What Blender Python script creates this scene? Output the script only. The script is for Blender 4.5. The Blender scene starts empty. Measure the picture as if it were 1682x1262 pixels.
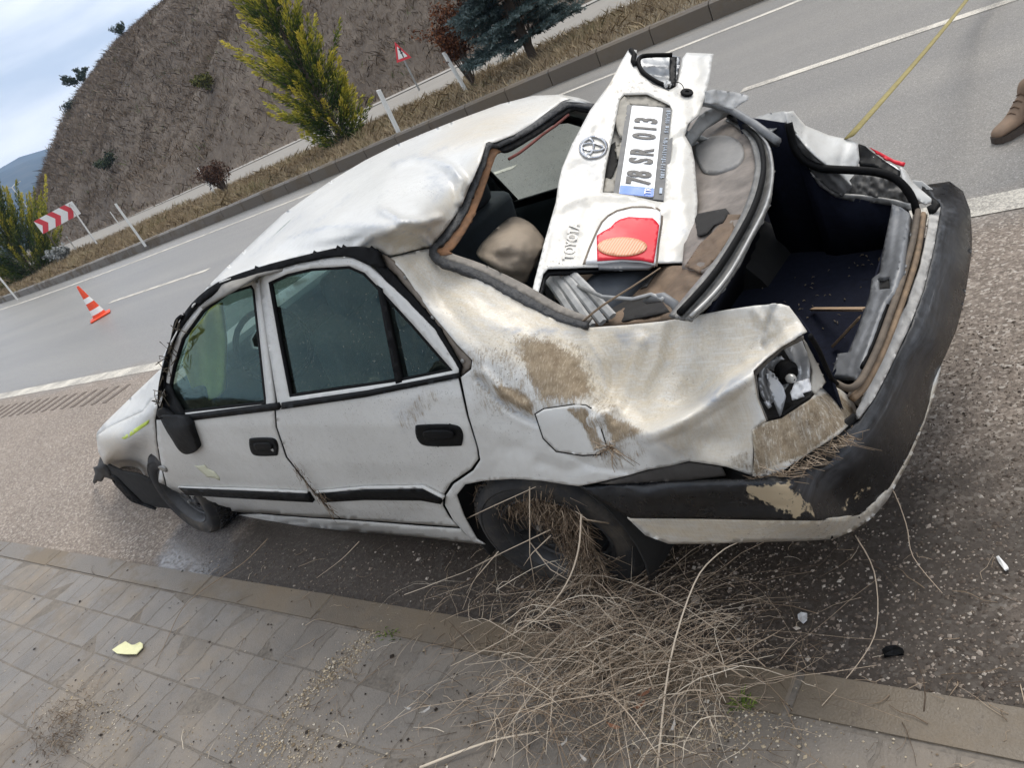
import bpy, bmesh, math, random
import numpy as np
from mathutils import Vector, Matrix, noise
from mathutils.geometry import delaunay_2d_cdt

random.seed(7); RNG = np.random.default_rng(7)
SC = bpy.context.scene; COL = SC.collection
PI = math.pi

# ------------------------------------------------------------------ camera
F_PX, CAM_H = 1300.0, 1.744
R_WC = np.array([[-0.75395, -0.49420, -0.43287],      # rows: camera right, up, back in world axes
                 [-0.07515, -0.59035, 0.80364],
                 [-0.65270, 0.63811, 0.40840]])
def _fix(R):
    u, s, v = np.linalg.svd(R); return u @ v
R_WC = _fix(R_WC)
CAM = np.array([0.0, 0.0, CAM_H])
cd = bpy.data.cameras.new('camera'); co = bpy.data.objects.new('camera', cd); COL.objects.link(co)
cd.sensor_width = 36.0; cd.lens = F_PX / 1682 * 36; cd.clip_start = 0.05; cd.clip_end = 9000
M = Matrix.Identity(4)
for i in range(3):
    for j in range(3): M[j][i] = R_WC[i][j]
M.translation = Vector(CAM); co.matrix_world = M
SC.camera = co

# ------------------------------------------------------------------ sky, sun, exposure
SUN_EL, SUN_AZ = math.radians(54), math.radians(266)   # azimuth in the xy plane from +x
w = bpy.data.worlds.new('World'); SC.world = w; w.use_nodes = True
nt = w.node_tree; N = nt.nodes; L = nt.links; N.clear()
out = N.new('ShaderNodeOutputWorld'); bg = N.new('ShaderNodeBackground'); bg.inputs['Strength'].default_value = 0.106
sky = N.new('ShaderNodeTexSky'); sky.sky_type = 'NISHITA'; sky.sun_disc = False
sky.sun_elevation = SUN_EL; sky.sun_rotation = PI / 2 - SUN_AZ; sky.air_density = 1.0; sky.dust_density = 2.0
tc = N.new('ShaderNodeTexCoord'); mp = N.new('ShaderNodeMapping'); mp.inputs['Scale'].default_value = (1, 1, 2.6)
no = N.new('ShaderNodeTexNoise'); no.inputs['Scale'].default_value = 2.3; no.inputs['Detail'].default_value = 7; no.inputs['Roughness'].default_value = .52
no.inputs['Distortion'].default_value = .35
rp = N.new('ShaderNodeValToRGB')
rp.color_ramp.elements[0].position = .39; rp.color_ramp.elements[0].color = (5.2, 6.0, 7.4, 1)
rp.color_ramp.elements[1].position = .62; rp.color_ramp.elements[1].color = (12.4, 12.2, 12.0, 1)
mixf = N.new('ShaderNodeMapRange'); mixf.inputs[1].default_value = .25; mixf.inputs[2].default_value = .55; mixf.inputs[3].default_value = .72; mixf.inputs[4].default_value = .97
mx = N.new('ShaderNodeMix'); mx.data_type = 'RGBA'
L.new(tc.outputs['Generated'], mp.inputs['Vector']); L.new(mp.outputs['Vector'], no.inputs['Vector'])
L.new(no.outputs['Fac'], rp.inputs['Fac']); L.new(no.outputs['Fac'], mixf.inputs[0]); L.new(mixf.outputs[0], mx.inputs[0])
L.new(sky.outputs['Color'], mx.inputs[6]); L.new(rp.outputs['Color'], mx.inputs[7]); L.new(mx.outputs[2], bg.inputs['Color'])
L.new(bg.outputs['Background'], out.inputs['Surface'])
sl = bpy.data.lights.new('sun', 'SUN'); sl.energy = 1.75; sl.angle = math.radians(30); sl.color = (1, .945, .86)
so = bpy.data.objects.new('sun', sl); COL.objects.link(so)
sd = Vector((math.cos(SUN_AZ) * math.cos(SUN_EL), math.sin(SUN_AZ) * math.cos(SUN_EL), math.sin(SUN_EL)))
so.rotation_euler = sd.to_track_quat('Z', 'Y').to_euler(); so.location = (0, -20, 40)
SC.view_settings.view_transform = 'Standard'; SC.view_settings.look = 'None'
SC.view_settings.exposure = 0.42; SC.view_settings.gamma = 1.0; SC.view_settings.use_curve_mapping = False
SC.render.engine = 'CYCLES'
SC.cycles.use_denoising = True; SC.cycles.max_bounces = 8; SC.cycles.transparent_max_bounces = 16; SC.cycles.caustics_reflective = False; SC.cycles.caustics_refractive = False
SC.render.resolution_x = 1024; SC.render.resolution_y = 769

# ------------------------------------------------------------------ places: photo pixel -> point on a surface of the place
CAR_T = np.array([1.518, -2.116, 0.0]); CAR_YAW = -0.070
_c, _s = math.cos(CAR_YAW), math.sin(CAR_YAW)
RZ = np.array([[_c, -_s, 0], [_s, _c, 0], [0, 0, 1]])
def rays(uv):
    uv = np.atleast_2d(np.asarray(uv, float))
    d = np.stack([uv[:, 0] - 841, -(uv[:, 1] - 631), -F_PX * np.ones(len(uv))], 1)
    return d @ R_WC
def gp(u, v, z=0.0):
    d = rays((u, v))[0]; p = CAM + d * (z - CAM_H) / d[2]; return Vector(p)
def at_dist(u, v, dist):
    d = rays((u, v))[0]; d = d / np.linalg.norm(d); return Vector(CAM + d * dist)
O_C = RZ.T @ (CAM - CAR_T)                      # camera in the car's own frame
def crays(uv): return rays(uv) @ RZ              # = RZ.T applied to each
def cp(u, v, ax, val):
    d = crays((u, v))[0]; i = 'xyz'.index(ax); t = (val - O_C[i]) / d[i]; return O_C + d * t
_ZS = [.05, .14, .22, .35, .48, .62, .78, .87, .93, 1.30, 1.60]
_YS = [.66, .725, .765, .80, .815, .82, .812, .79, .765, .60, .465]
def s_fun(x, z):
    y = np.interp(z, _ZS, _YS)
    return y - .10 * np.clip((x - 2.3) / 1.4, 0, 2) ** 2
def SIDE(off=0.0):
    def f(uv):
        uv = np.atleast_2d(np.asarray(uv, float)); d = crays(uv)
        lo = (1.3 - O_C[1]) / d[:, 1]; hi = (-.4 - O_C[1]) / d[:, 1]
        for _ in range(40):
            mid = (lo + hi) / 2; p = O_C + d * mid[:, None]
            g = p[:, 1] - s_fun(p[:, 0], p[:, 2]) - off
            lo = np.where(g > 0, mid, lo); hi = np.where(g > 0, hi, mid)
        return O_C + d * ((lo + hi) / 2)[:, None]
    return f
def _tpsk(r2): return np.where(r2 > 1e-12, r2 * np.log(np.maximum(r2, 1e-12)), 0)
def TPS(ctrl, lam=1e-3):
    uv = []; t = []
    for c in ctrl:
        uv.append(c[:2]); d = crays(c[:2])[0]
        if c[2] == 'side': p = SIDE(c[3])(c[:2])[0]; t.append((p - O_C) @ d / (d @ d))
        elif c[2] == 't': t.append(c[3])
        elif c[2] == 'pl':
            c0, n = c[3]; t.append(n @ (c0 - O_C) / (n @ d))
        else:
            i = 'xyz'.index(c[2]); t.append((c[3] - O_C[i]) / d[i])
    X = np.array(uv, float) / 100; q = 1 / np.array(t); n = len(X)
    K = _tpsk(((X[:, None] - X[None]) ** 2).sum(-1)) + lam * np.eye(n)
    Pm = np.c_[np.ones(n), X]; A = np.block([[K, Pm], [Pm.T, np.zeros((3, 3))]])
    sol = np.linalg.solve(A, np.r_[q, np.zeros(3)])
    def f(uv):
        Y = np.atleast_2d(np.asarray(uv, float)); Z = Y / 100
        k = _tpsk(((Z[:, None] - X[None]) ** 2).sum(-1)) @ sol[:n] + np.c_[np.ones(len(Z)), Z] @ sol[n:]
        return O_C + crays(Y) / k[:, None]
    return f
def shift(f, m):                                 # the same surface moved m metres towards the camera side
    def g(uv):
        p = f(uv); d = p - O_C; l = np.linalg.norm(d, axis=1, keepdims=True); return p - d / l * m
    return g
def seg_d(P, poly):
    best = np.full(len(P), 1e9)
    for a, b in zip(poly[:-1], poly[1:]):
        a = np.array(a, float); b = np.array(b, float); ab = b - a
        t = np.clip(((P - a) @ ab) / (ab @ ab + 1e-9), 0, 1)
        best = np.minimum(best, np.linalg.norm(P - a - t[:, None] * ab, axis=1))
    return best
def in_poly(P, poly):
    poly = np.asarray(poly, float); x, y = P[:, 0], P[:, 1]; ins = np.zeros(len(P), bool); j = len(poly) - 1
    for i in range(len(poly)):
        xi, yi = poly[i]; xj, yj = poly[j]
        c = ((yi > y) != (yj > y)) & (x < (xj - xi) * (y - yi) / (yj - yi + 1e-12) + xi); ins ^= c; j = i
    return ins
def dense(poly, step, closed=True):
    poly = [np.array(p, float) for p in poly]; o = []
    n = len(poly)
    for i in range(n if closed else n - 1):
        a, b = poly[i], poly[(i + 1) % n]; k = max(1, int(np.linalg.norm(b - a) / step + .5))
        for q in range(k): o.append(a + (b - a) * q / k)
    if not closed: o.append(poly[-1])
    return o
def smooth(poly, closed=True, k=4):              # Catmull-Rom through the points
    P = [np.array(p, float) for p in poly]; n = len(P); o = []
    for i in range(n if closed else n - 1):
        g = lambda j: P[j % n] if closed else P[min(max(j, 0), n - 1)]
        p0, p1, p2, p3 = g(i - 1), g(i), g(i + 1), g(i + 2)
        for q in range(k):
            t = q / k
            o.append(.5 * (2 * p1 + (p2 - p0) * t + (2 * p0 - 5 * p1 + 4 * p2 - p3) * t * t + (3 * p1 - p0 - 3 * p2 + p3) * t ** 3))
    if not closed: o.append(P[-1])
    return o

# ------------------------------------------------------------------ objects
def tag(o, label=None, cat=None, group=None, kind=None):
    if label: o['label'] = label
    if cat: o['category'] = cat
    if group: o['group'] = group
    if kind: o['kind'] = kind
    return o
def empty(name, loc=(0, 0, 0), rz=0, parent=None):
    o = bpy.data.objects.new(name, None); COL.objects.link(o); o.location = loc; o.rotation_euler = (0, 0, rz); o.empty_display_size = .1
    if parent: o.parent = parent
    return o
def link(name, me, mat, parent=None):
    o = bpy.data.objects.new(name, me); COL.objects.link(o)
    if mat is not None:
        for m_ in (mat if isinstance(mat, (list, tuple)) else [mat]): me.materials.append(m_)
    if parent: o.parent = parent
    return o
def mesh(name, V_, F_, mat, parent=None, sm=True, auto=None):
    me = bpy.data.meshes.new(name); me.from_pydata([tuple(map(float, v)) for v in V_], [], [tuple(map(int, f)) for f in F_]); me.update()
    if sm: me.polygons.foreach_set('use_smooth', [True] * len(me.polygons))
    if auto is not None: me.set_sharp_from_angle(angle=math.radians(auto))
    return link(name, me, mat, parent)
def attr(o, name, vals):
    a = o.data.attributes.new(name, 'FLOAT', 'POINT'); a.data.foreach_set('value', np.asarray(vals, np.float32))
def solid(o, th, off=-1.0):
    m_ = o.modifiers.new('thickness', 'SOLIDIFY'); m_.thickness = th; m_.offset = off; m_.use_even_offset = False; return o

def tri_fill(outline, holes, step):
    pts = []; edges = []
    def addloop(lp):
        b = len(pts); d = dense(lp, step); pts.extend(d)
        for i in range(len(d)): edges.append((b + i, b + (i + 1) % len(d)))
        return np.array(d)
    ol = addloop(outline); hl = [addloop(h) for h in holes]
    mn, mxx = ol.min(0), ol.max(0)
    gx = np.arange(mn[0], mxx[0], step); gy = np.arange(mn[1], mxx[1], step * .87)
    G = np.array([(x + (step / 2 if r % 2 else 0), y) for r, y in enumerate(gy) for x in gx]).reshape(-1, 2)
    G = G + RNG.uniform(-.18, .18, G.shape) * step
    if len(G):
        k = in_poly(G, ol)
        for h in hl: k &= ~in_poly(G, h)
        G = G[k]
        if len(G):
            lo = [np.vstack([o_, o_[:1]]) for o_ in [ol] + hl]
            dd = np.min([seg_d(G, list(o_)) for o_ in lo], axis=0); G = G[dd > step * .5]
    allp = [Vector(p) for p in pts] + [Vector(g) for g in G]
    vv, ee, ff, *_ = delaunay_2d_cdt(allp, edges, [], 0, 1e-4)
    A = np.array([tuple(v) for v in vv]); T = np.array([tuple(f) for f in ff if len(f) == 3])
    C = A[T].mean(1); k = in_poly(C, ol)
    for h in hl: k &= ~in_poly(C, h)
    return A, T[k]

def apply_dents(uv, P, dents, key):
    off = np.zeros(len(uv))
    for d in dents:
        if d[0] == 'r': off += d[3] * np.exp(-(seg_d(uv, d[1]) / d[2]) ** 2)
        elif d[0] == 'v': off += d[3] * np.maximum(0, 1 - seg_d(uv, d[1]) / (1.7 * d[2]))
        elif d[0] == 'c':
            off += np.array([d[1] * (.35 - abs(noise.noise(Vector((u / d[2] + key * 3, v / d[2], key)))) - .5 * abs(noise.noise(Vector((v / d[2] * 1.9, u / d[2] * 1.9 + key, 4))))) for u, v in uv])
        elif d[0] == 'b': off += d[4] * np.exp(-(((uv[:, 0] - d[1][0]) / d[2]) ** 2 + ((uv[:, 1] - d[1][1]) / d[3]) ** 2))
        elif d[0] == 's':
            a, b = np.array(d[1][0], float), np.array(d[1][1], float); t = (b - a) / np.linalg.norm(b - a); n = np.array([-t[1], t[0]])
            al = (uv - a) @ t; ln = np.linalg.norm(b - a)
            fade = np.clip(al / 25 + .5, 0, 1) * np.clip((ln - al) / 25 + .5, 0, 1)
            sd_ = (uv - a) @ n; off += d[3] * np.tanh(sd_ / d[2]) * np.exp(-(sd_ / (d[2] * 7)) ** 2) * fade
        elif d[0] == 'n':
            off += np.array([d[1] * noise.fractal(Vector((u / d[2] + key, v / d[2], key)), 1.0, 2.0, 4) for u, v in uv])
    dr = P - O_C; l = np.linalg.norm(dr, axis=1, keepdims=True)
    return P - dr / l * off[:, None]

def panel(name, outline, surf, mat, parent, holes=(), step=7, th=.002, dents=(), marks=None, sm_out=False, auto=None):
    """a sheet-metal piece: its outline cut on a surface in the car's frame, dented, with real thickness"""
    if sm_out: outline = smooth(outline)
    A, T = tri_fill(outline, list(holes), step)
    P = surf(A)
    key = (sum(map(ord, name)) % 97) * .37
    P = apply_dents(A, P, dents, key)
    a, b, c = P[T[:, 0]], P[T[:, 1]], P[T[:, 2]]
    n = np.cross(b - a, c - a); fl = ((O_C - a) * n).sum(1) < 0; T = T.copy(); T[fl] = T[fl][:, ::-1]
    o = mesh(name, P, T, mat, parent, True, auto)
    if marks is not None:
        for an, polys in marks.items():
            val = np.zeros(len(A))
            for poly, soft, amp in polys:
                if poly[0] == 'line': val = np.maximum(val, amp * np.exp(-(seg_d(A, poly[1]) / soft) ** 2)); continue
                pl = list(poly) + [poly[0]]; d = seg_d(A, pl); ins = in_poly(A, poly)
                val = np.maximum(val, amp * np.clip(.5 + np.where(ins, d, -d) / soft, 0, 1))
            attr(o, an, val)
    if th: solid(o, th)
    return o

def tube(name, pts, r, mat, parent=None, seg=8, caps=True, flat=1.0, closed=False, radii=None):
    V_, F_ = tube_geo(pts, r, seg, radii, flat)
    return mesh(name, V_, F_, mat, parent)
def tube_geo(pts, r, seg=8, radii=None, flat=1.0, base=0):
    P = [Vector(p) for p in pts]; n = len(P); V_ = []; F_ = []
    up = Vector((.13, .21, 1)).normalized()
    for i in range(n):
        t = (P[min(i + 1, n - 1)] - P[max(i - 1, 0)]).normalized()
        x = t.cross(up);
        if x.length < 1e-3: x = t.cross(Vector((1, 0, 0)))
        x.normalize(); y = x.cross(t).normalized(); rr = radii[i] if radii is not None else r
        for k in range(seg):
            a = 2 * PI * k / seg; V_.append(P[i] + x * (rr * math.cos(a)) + y * (rr * flat * math.sin(a)))
    for i in range(n - 1):
        for k in range(seg):
            a = base + i * seg + k; b = base + i * seg + (k + 1) % seg; F_.append((a, b, b + seg, a + seg))
    F_.append(tuple(base + k for k in range(seg))[::-1]); F_.append(tuple(base + (n - 1) * seg + k for k in range(seg)))
    return V_, F_
class MB:
    def __init__(s): s.V = []; s.F = []; s.mi = []
    def add(s, V_, F_, mi=0):
        b = len(s.V); s.V += [tuple(v) for v in V_]; s.F += [tuple(b + i for i in f) for f in F_]; s.mi += [mi] * len(F_); return s
    def box(s, c, d, rot=None, mi=0, bev=0):
        c = Vector(c); hx, hy, hz = d[0] / 2, d[1] / 2, d[2] / 2
        vs = [Vector((x * hx, y * hy, z * hz)) for x in (-1, 1) for y in (-1, 1) for z in (-1, 1)]
        if rot is not None: vs = [rot @ v for v in vs]
        return s.add([c + v for v in vs], [(0, 1, 3, 2), (4, 6, 7, 5), (0, 4, 5, 1), (2, 3, 7, 6), (0, 2, 6, 4), (1, 5, 7, 3)], mi)
    def tube(s, pts, r, seg=6, radii=None, mi=0, flat=1.0):
        V_, F_ = tube_geo(pts, r, seg, radii, flat); return s.add(V_, F_, mi)
    def lathe(s, prof, M4=None, seg=32, mi=0):     # prof: (radius, height) about local z
        V_ = []; n = len(prof)
        for k in range(seg):
            a = 2 * PI * k / seg
            for r, h in prof: V_.append(Vector((r * math.cos(a), r * math.sin(a), h)))
        F_ = []
        for k in range(seg):
            for i in range(n - 1):
                a = k * n + i; b = ((k + 1) % seg) * n + i; F_.append((a, b, b + 1, a + 1))
        if M4 is not None: V_ = [M4 @ v for v in V_]
        return s.add(V_, F_, mi)
    def build(s, name, mat, parent=None, sm=True, auto=35, bevel=0):
        o = mesh(name, s.V, s.F, mat, parent, sm, auto)
        if len(o.data.materials) > 1: o.data.polygons.foreach_set('material_index', s.mi)
        if bevel:
            m_ = o.modifiers.new('bevel', 'BEVEL'); m_.width = bevel; m_.segments = 2; m_.limit_method = 'ANGLE'
        return o

# ------------------------------------------------------------------ materials
class NT:
    def __init__(s, name):
        s.m = bpy.data.materials.new(name); s.m.use_nodes = True; s.t = s.m.node_tree; s.t.nodes.clear()
        s.out = s.n('ShaderNodeOutputMaterial')
    def n(s, typ, **kw):
        nd = s.t.nodes.new(typ)
        for k, v in kw.items():
            if k in nd.inputs: s.set(nd.inputs[k], v)
            else: setattr(nd, k, v)
        return nd
    def set(s, inp, v):
        if isinstance(v, bpy.types.NodeSocket): s.t.links.new(v, inp)
        elif isinstance(v, bpy.types.Node): s.t.links.new(v.outputs[0], inp)
        else:
            if hasattr(inp.default_value, '__len__') and not isinstance(v, (int, float)) and len(v) == 3 and len(inp.default_value) == 4: v = (*v, 1)
            inp.default_value = v
    def mix(s, f, a, b, blend='MIX'):
        nd = s.t.nodes.new('ShaderNodeMix'); nd.data_type = 'RGBA'; nd.blend_type = blend
        s.set(nd.inputs[0], f); s.set(nd.inputs[6], a); s.set(nd.inputs[7], b); return nd.outputs[2]
    def math(s, op, a, b=0.0, clamp=False):
        nd = s.t.nodes.new('ShaderNodeMath'); nd.operation = op; nd.use_clamp = clamp
        s.set(nd.inputs[0], a); s.set(nd.inputs[1], b); return nd.outputs[0]
    def rng(s, v, a, b, c=0.0, d=1.0):
        nd = s.t.nodes.new('ShaderNodeMapRange'); s.set(nd.inputs[0], v)
        for i, x in enumerate((a, b, c, d)): nd.inputs[i + 1].default_value = x
        return nd.outputs[0]
    def ramp(s, v, stops):
        nd = s.t.nodes.new('ShaderNodeValToRGB'); s.set(nd.inputs[0], v); el = nd.color_ramp.elements
        while len(el) < len(stops): el.new(.5)
        for e, (p, c) in zip(el, stops): e.position = p; e.color = (*c, 1)
        return nd.outputs[0]
    def noise(s, scale, detail=4, rough=.55, vec=None, dist=0.0):
        nd = s.t.nodes.new('ShaderNodeTexNoise'); nd.inputs['Scale'].default_value = scale; nd.inputs['Detail'].default_value = detail
        nd.inputs['Roughness'].default_value = rough; nd.inputs['Distortion'].default_value = dist
        if vec is not None: s.t.links.new(vec, nd.inputs['Vector'])
        return nd.outputs['Fac']
    def voro(s, scale, vec=None, feature='F1'):
        nd = s.t.nodes.new('ShaderNodeTexVoronoi'); nd.feature = feature; nd.inputs['Scale'].default_value = scale
        if vec is not None: s.t.links.new(vec, nd.inputs['Vector'])
        return nd
    def obj(s): return s.n('ShaderNodeTexCoord').outputs['Object']
    def pos(s): return s.n('ShaderNodeNewGeometry').outputs['Position']
    def scaled(s, vec, sc, rot=(0, 0, 0)):
        nd = s.t.nodes.new('ShaderNodeMapping'); nd.inputs['Scale'].default_value = sc; nd.inputs['Rotation'].default_value = rot
        s.t.links.new(vec, nd.inputs['Vector']); return nd.outputs[0]
    def at(s, name): return s.n('ShaderNodeAttribute', attribute_name=name).outputs['Fac']
    def bump(s, h, st=.3, d=.01):
        nd = s.t.nodes.new('ShaderNodeBump'); nd.inputs['Strength'].default_value = st; nd.inputs['Distance'].default_value = d
        s.t.links.new(h, nd.inputs['Height']); return nd.outputs[0]
    def bsdf(s, color, rough=.6, metal=0.0, normal=None, coat=0.0, spec=.5, emis=None, trans=0.0, alpha=None):
        b = s.n('ShaderNodeBsdfPrincipled'); s.set(b.inputs['Base Color'], color); s.set(b.inputs['Roughness'], rough); s.set(b.inputs['Metallic'], metal)
        s.set(b.inputs['Specular IOR Level'], spec)
        if coat: b.inputs['Coat Weight'].default_value = coat; b.inputs['Coat Roughness'].default_value = .08
        if normal is not None: s.t.links.new(normal, b.inputs['Normal'])
        if trans: b.inputs['Transmission Weight'].default_value = trans
        s.t.links.new(b.outputs[0], s.out.inputs['Surface']); return b
def simple(name, col, rough=.6, var=.25, scale=20, metal=0.0, bump=.15, bd=.004, coat=0.0, spec=.5):
    s = NT(name); f = s.noise(scale, 5, .6, s.obj()); f2 = s.noise(scale * .17, 3, .5, s.obj())
    v = s.math('ADD', s.math('MULTIPLY', f, .6), s.math('MULTIPLY', f2, .4))
    c = s.ramp(v, [(.3, tuple(x * (1 - var) for x in col)), (.7, tuple(min(1, x * (1 + var)) for x in col))])
    s.bsdf(c, s.rng(f, .3, .7, max(.02, rough - .08), min(1, rough + .08)), metal, s.bump(f, bump, bd) if bump else None, coat, spec); return s.m

def car_paint():
    s = NT('white_paint_dirty'); p = s.obj()
    big = s.noise(2.2, 4, .6, p); fine = s.noise(38, 6, .65, p); sp = s.noise(160, 3, .6, p)
    base = s.mix(s.rng(big, .35, .7), (.54, .537, .513), (.63, .627, .60))
    cream = s.at('cream'); mud = s.at('mud'); scf = s.at('scuff_shade')
    brush = s.noise(1.0, 5, .65, s.scaled(p, (14, 90, 14), (0, .5, .9)))
    cm = s.math('MULTIPLY', cream, s.rng(s.math('ADD', s.math('MULTIPLY', brush, .6), s.math('MULTIPLY', big, .4)), .30, .58), True)
    base = s.mix(cm, base, (.60, .52, .385))
    dust_or_sheen = s.math('MULTIPLY', s.rng(fine, .42, .72), .22); base = s.mix(dust_or_sheen, base, (.42, .40, .36))
    rub = s.noise(1.0, 4, .7, s.scaled(p, (240, 200, 7), (.2, .9, .3))); base = s.mix(s.math('MULTIPLY', s.math('MULTIPLY', cream, s.rng(rub, .45, .66)), .55), base, (.44, .36, .25))
    rub2 = s.noise(1.0, 3, .6, s.scaled(p, (9, 200, 240), (.5, .2, .1))); base = s.mix(s.math('MULTIPLY', s.math('MULTIPLY', cream, s.rng(rub2, .50, .64)), .3), base, (.74, .74, .73))
    # dark flecks and scratches
    fl = s.rng(sp, .62, .66); fl = s.math('MULTIPLY', fl, s.math('ADD', s.math('MULTIPLY', s.rng(s.noise(5, 3, .6, p), .48, .66), .7), s.math('MULTIPLY', mud, .5)), True); base = s.mix(fl, base, (.06, .05, .04))
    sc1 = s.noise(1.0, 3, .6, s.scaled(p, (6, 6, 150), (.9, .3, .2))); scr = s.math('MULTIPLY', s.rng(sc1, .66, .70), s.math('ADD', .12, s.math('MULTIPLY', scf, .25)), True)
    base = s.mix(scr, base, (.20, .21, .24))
    sfill = s.math('MULTIPLY', s.math('POWER', scf, .8), s.rng(s.noise(9, 5, .7, s.scaled(p, (1, 2, 7), (0.3, 0, .5))), .36, .68)); base = s.mix(sfill, base, (.30, .33, .38))  # scuffed paint, and crease shade darkened in along folds
    streak = s.noise(1.0, 6, .75, s.scaled(p, (230, 60, 16), (0, .75, 0))); patch = s.noise(24, 9, .85, p)
    mm = s.math('ADD', s.math('MULTIPLY', streak, .5), s.math('MULTIPLY', patch, .5))
    th = s.math('SUBTRACT', mud, s.math('SUBTRACT', 2.0, s.math('MULTIPLY', mm, 2.5))); mfac = s.math('MULTIPLY', s.rng(th, -.17, .13), s.rng(mud, .0, .2))
    mcol = s.mix(s.rng(fine, .3, .7), (.15, .108, .066), (.28, .22, .145)); mcol = s.mix(s.math('MULTIPLY', s.rng(streak, .50, .66), .55), mcol, (.47, .40, .30))
    col = s.mix(mfac, base, mcol)
    rough = s.mix(mfac, s.math('ADD', .26, s.math('MULTIPLY', fine, .22)), (.92, .92, .92))
    h = s.math('ADD', s.math('MULTIPLY', mfac, .8), s.math('MULTIPLY', fine, .10))
    s.bsdf(col, rough, 0, s.bump(h, .35, .004), .06); return s.m

def glass(name, tint, dirt=.25, rough=.03):
    s = NT(name); p = s.obj()
    tr = s.n('ShaderNodeBsdfTransparent'); tr.inputs[0].default_value = (*tint, 1)
    gl = s.n('ShaderNodeBsdfGlossy'); gl.inputs['Color'].default_value = (.56, .78, .73, 1); gl.inputs['Roughness'].default_value = rough
    lw = s.n('ShaderNodeLayerWeight'); lw.inputs['Blend'].default_value = .5; fr = s.n('ShaderNodeMath', operation='POWER'); s.t.links.new(lw.outputs['Facing'], fr.inputs[0]); fr.inputs[1].default_value = 4.0; fa = s.n('ShaderNodeMath', operation='MULTIPLY_ADD'); s.t.links.new(fr.outputs[0], fa.inputs[0]); fa.inputs[1].default_value = .9; fa.inputs[2].default_value = .04; fr = fa
    a = s.n('ShaderNodeMixShader'); s.t.links.new(s.math('MINIMUM', s.math('MULTIPLY', fr.outputs[0], 1.0), 1.0), a.inputs[0]); s.t.links.new(tr.outputs[0], a.inputs[1]); s.t.links.new(gl.outputs[0], a.inputs[2])
    df = s.n('ShaderNodeBsdfDiffuse'); df.inputs['Color'].default_value = (.22, .24, .21, 1)
    b = s.n('ShaderNodeMixShader')
    st = s.noise(1.0, 5, .6, s.scaled(p, (40, 40, 3))); sp = s.rng(s.noise(140, 2, .5, p), .66, .72); cl = s.noise(4, 4, .6, p)
    d = s.math('ADD', s.math('MULTIPLY', s.rng(st, .45, .75), dirt), s.math('MULTIPLY', sp, .55)); d = s.math('ADD', d, s.math('MULTIPLY', s.rng(cl, .4, .8), dirt * .8), True)
    s.t.links.new(d, b.inputs[0]); s.t.links.new(a.outputs[0], b.inputs[1]); s.t.links.new(df.outputs[0], b.inputs[2]); s.t.links.new(b.outputs[0], s.out.inputs['Surface'])
    return s.m
PAINT = car_paint()
BLACK = simple('black_plastic', (.005, .0053, .0057), .50, .4, 30, 0, .15, .004, 0, .10)
RUBBER = simple('black_rubber', (.006, .006, .0064), .65, .35, 40, 0, .15, .004, 0, .08)
GREYPL = simple('grey_plastic', (.16, .165, .17), .5, .25, 25)
DGREY = simple('dark_interior', (.028, .033, .036), .7, .3, 20)
METAL = simple('bare_metal', (.34, .34, .33), .42, .3, 25, .55)
RUST = simple('rusty_adhesive', (.17, .085, .04), .85, .5, 35, 0, .5, .006)
GLASS = glass('tinted_glass', (.36, .52, .47), .06)
GLASSF = glass('clear_glass', (.74, .80, .76), .05)
CHROME = simple('chrome', (.62, .63, .65), .22, .15, 20, 1.0, .05)
# ================================================================== SETTING
def bend(X): return -0.0028 * np.maximum(np.asarray(X, float) - 15, 0) ** 2
def strip(name, y0, y1, z0, z1, xs, mat, curve=True, ny=1, kind='structure', parent=None):
    xs = np.asarray(xs, float); V_ = []; F_ = []; m = ny + 1
    for x in xs:
        b = float(bend(x)) if curve else 0
        for j in range(m):
            t = j / ny; V_.append((x, y0 + (y1 - y0) * t + b, z0 + (z1 - z0) * t))
    for i in range(len(xs) - 1):
        for j in range(ny):
            a = i * m + j; F_.append((a, a + m, a + m + 1, a + 1))
    o = mesh(name, V_, F_, mat, parent, False)
    me = o.data
    if me.polygons[0].normal.z < 0: me.flip_normals()
    if kind: tag(o, kind=kind)
    return o

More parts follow.
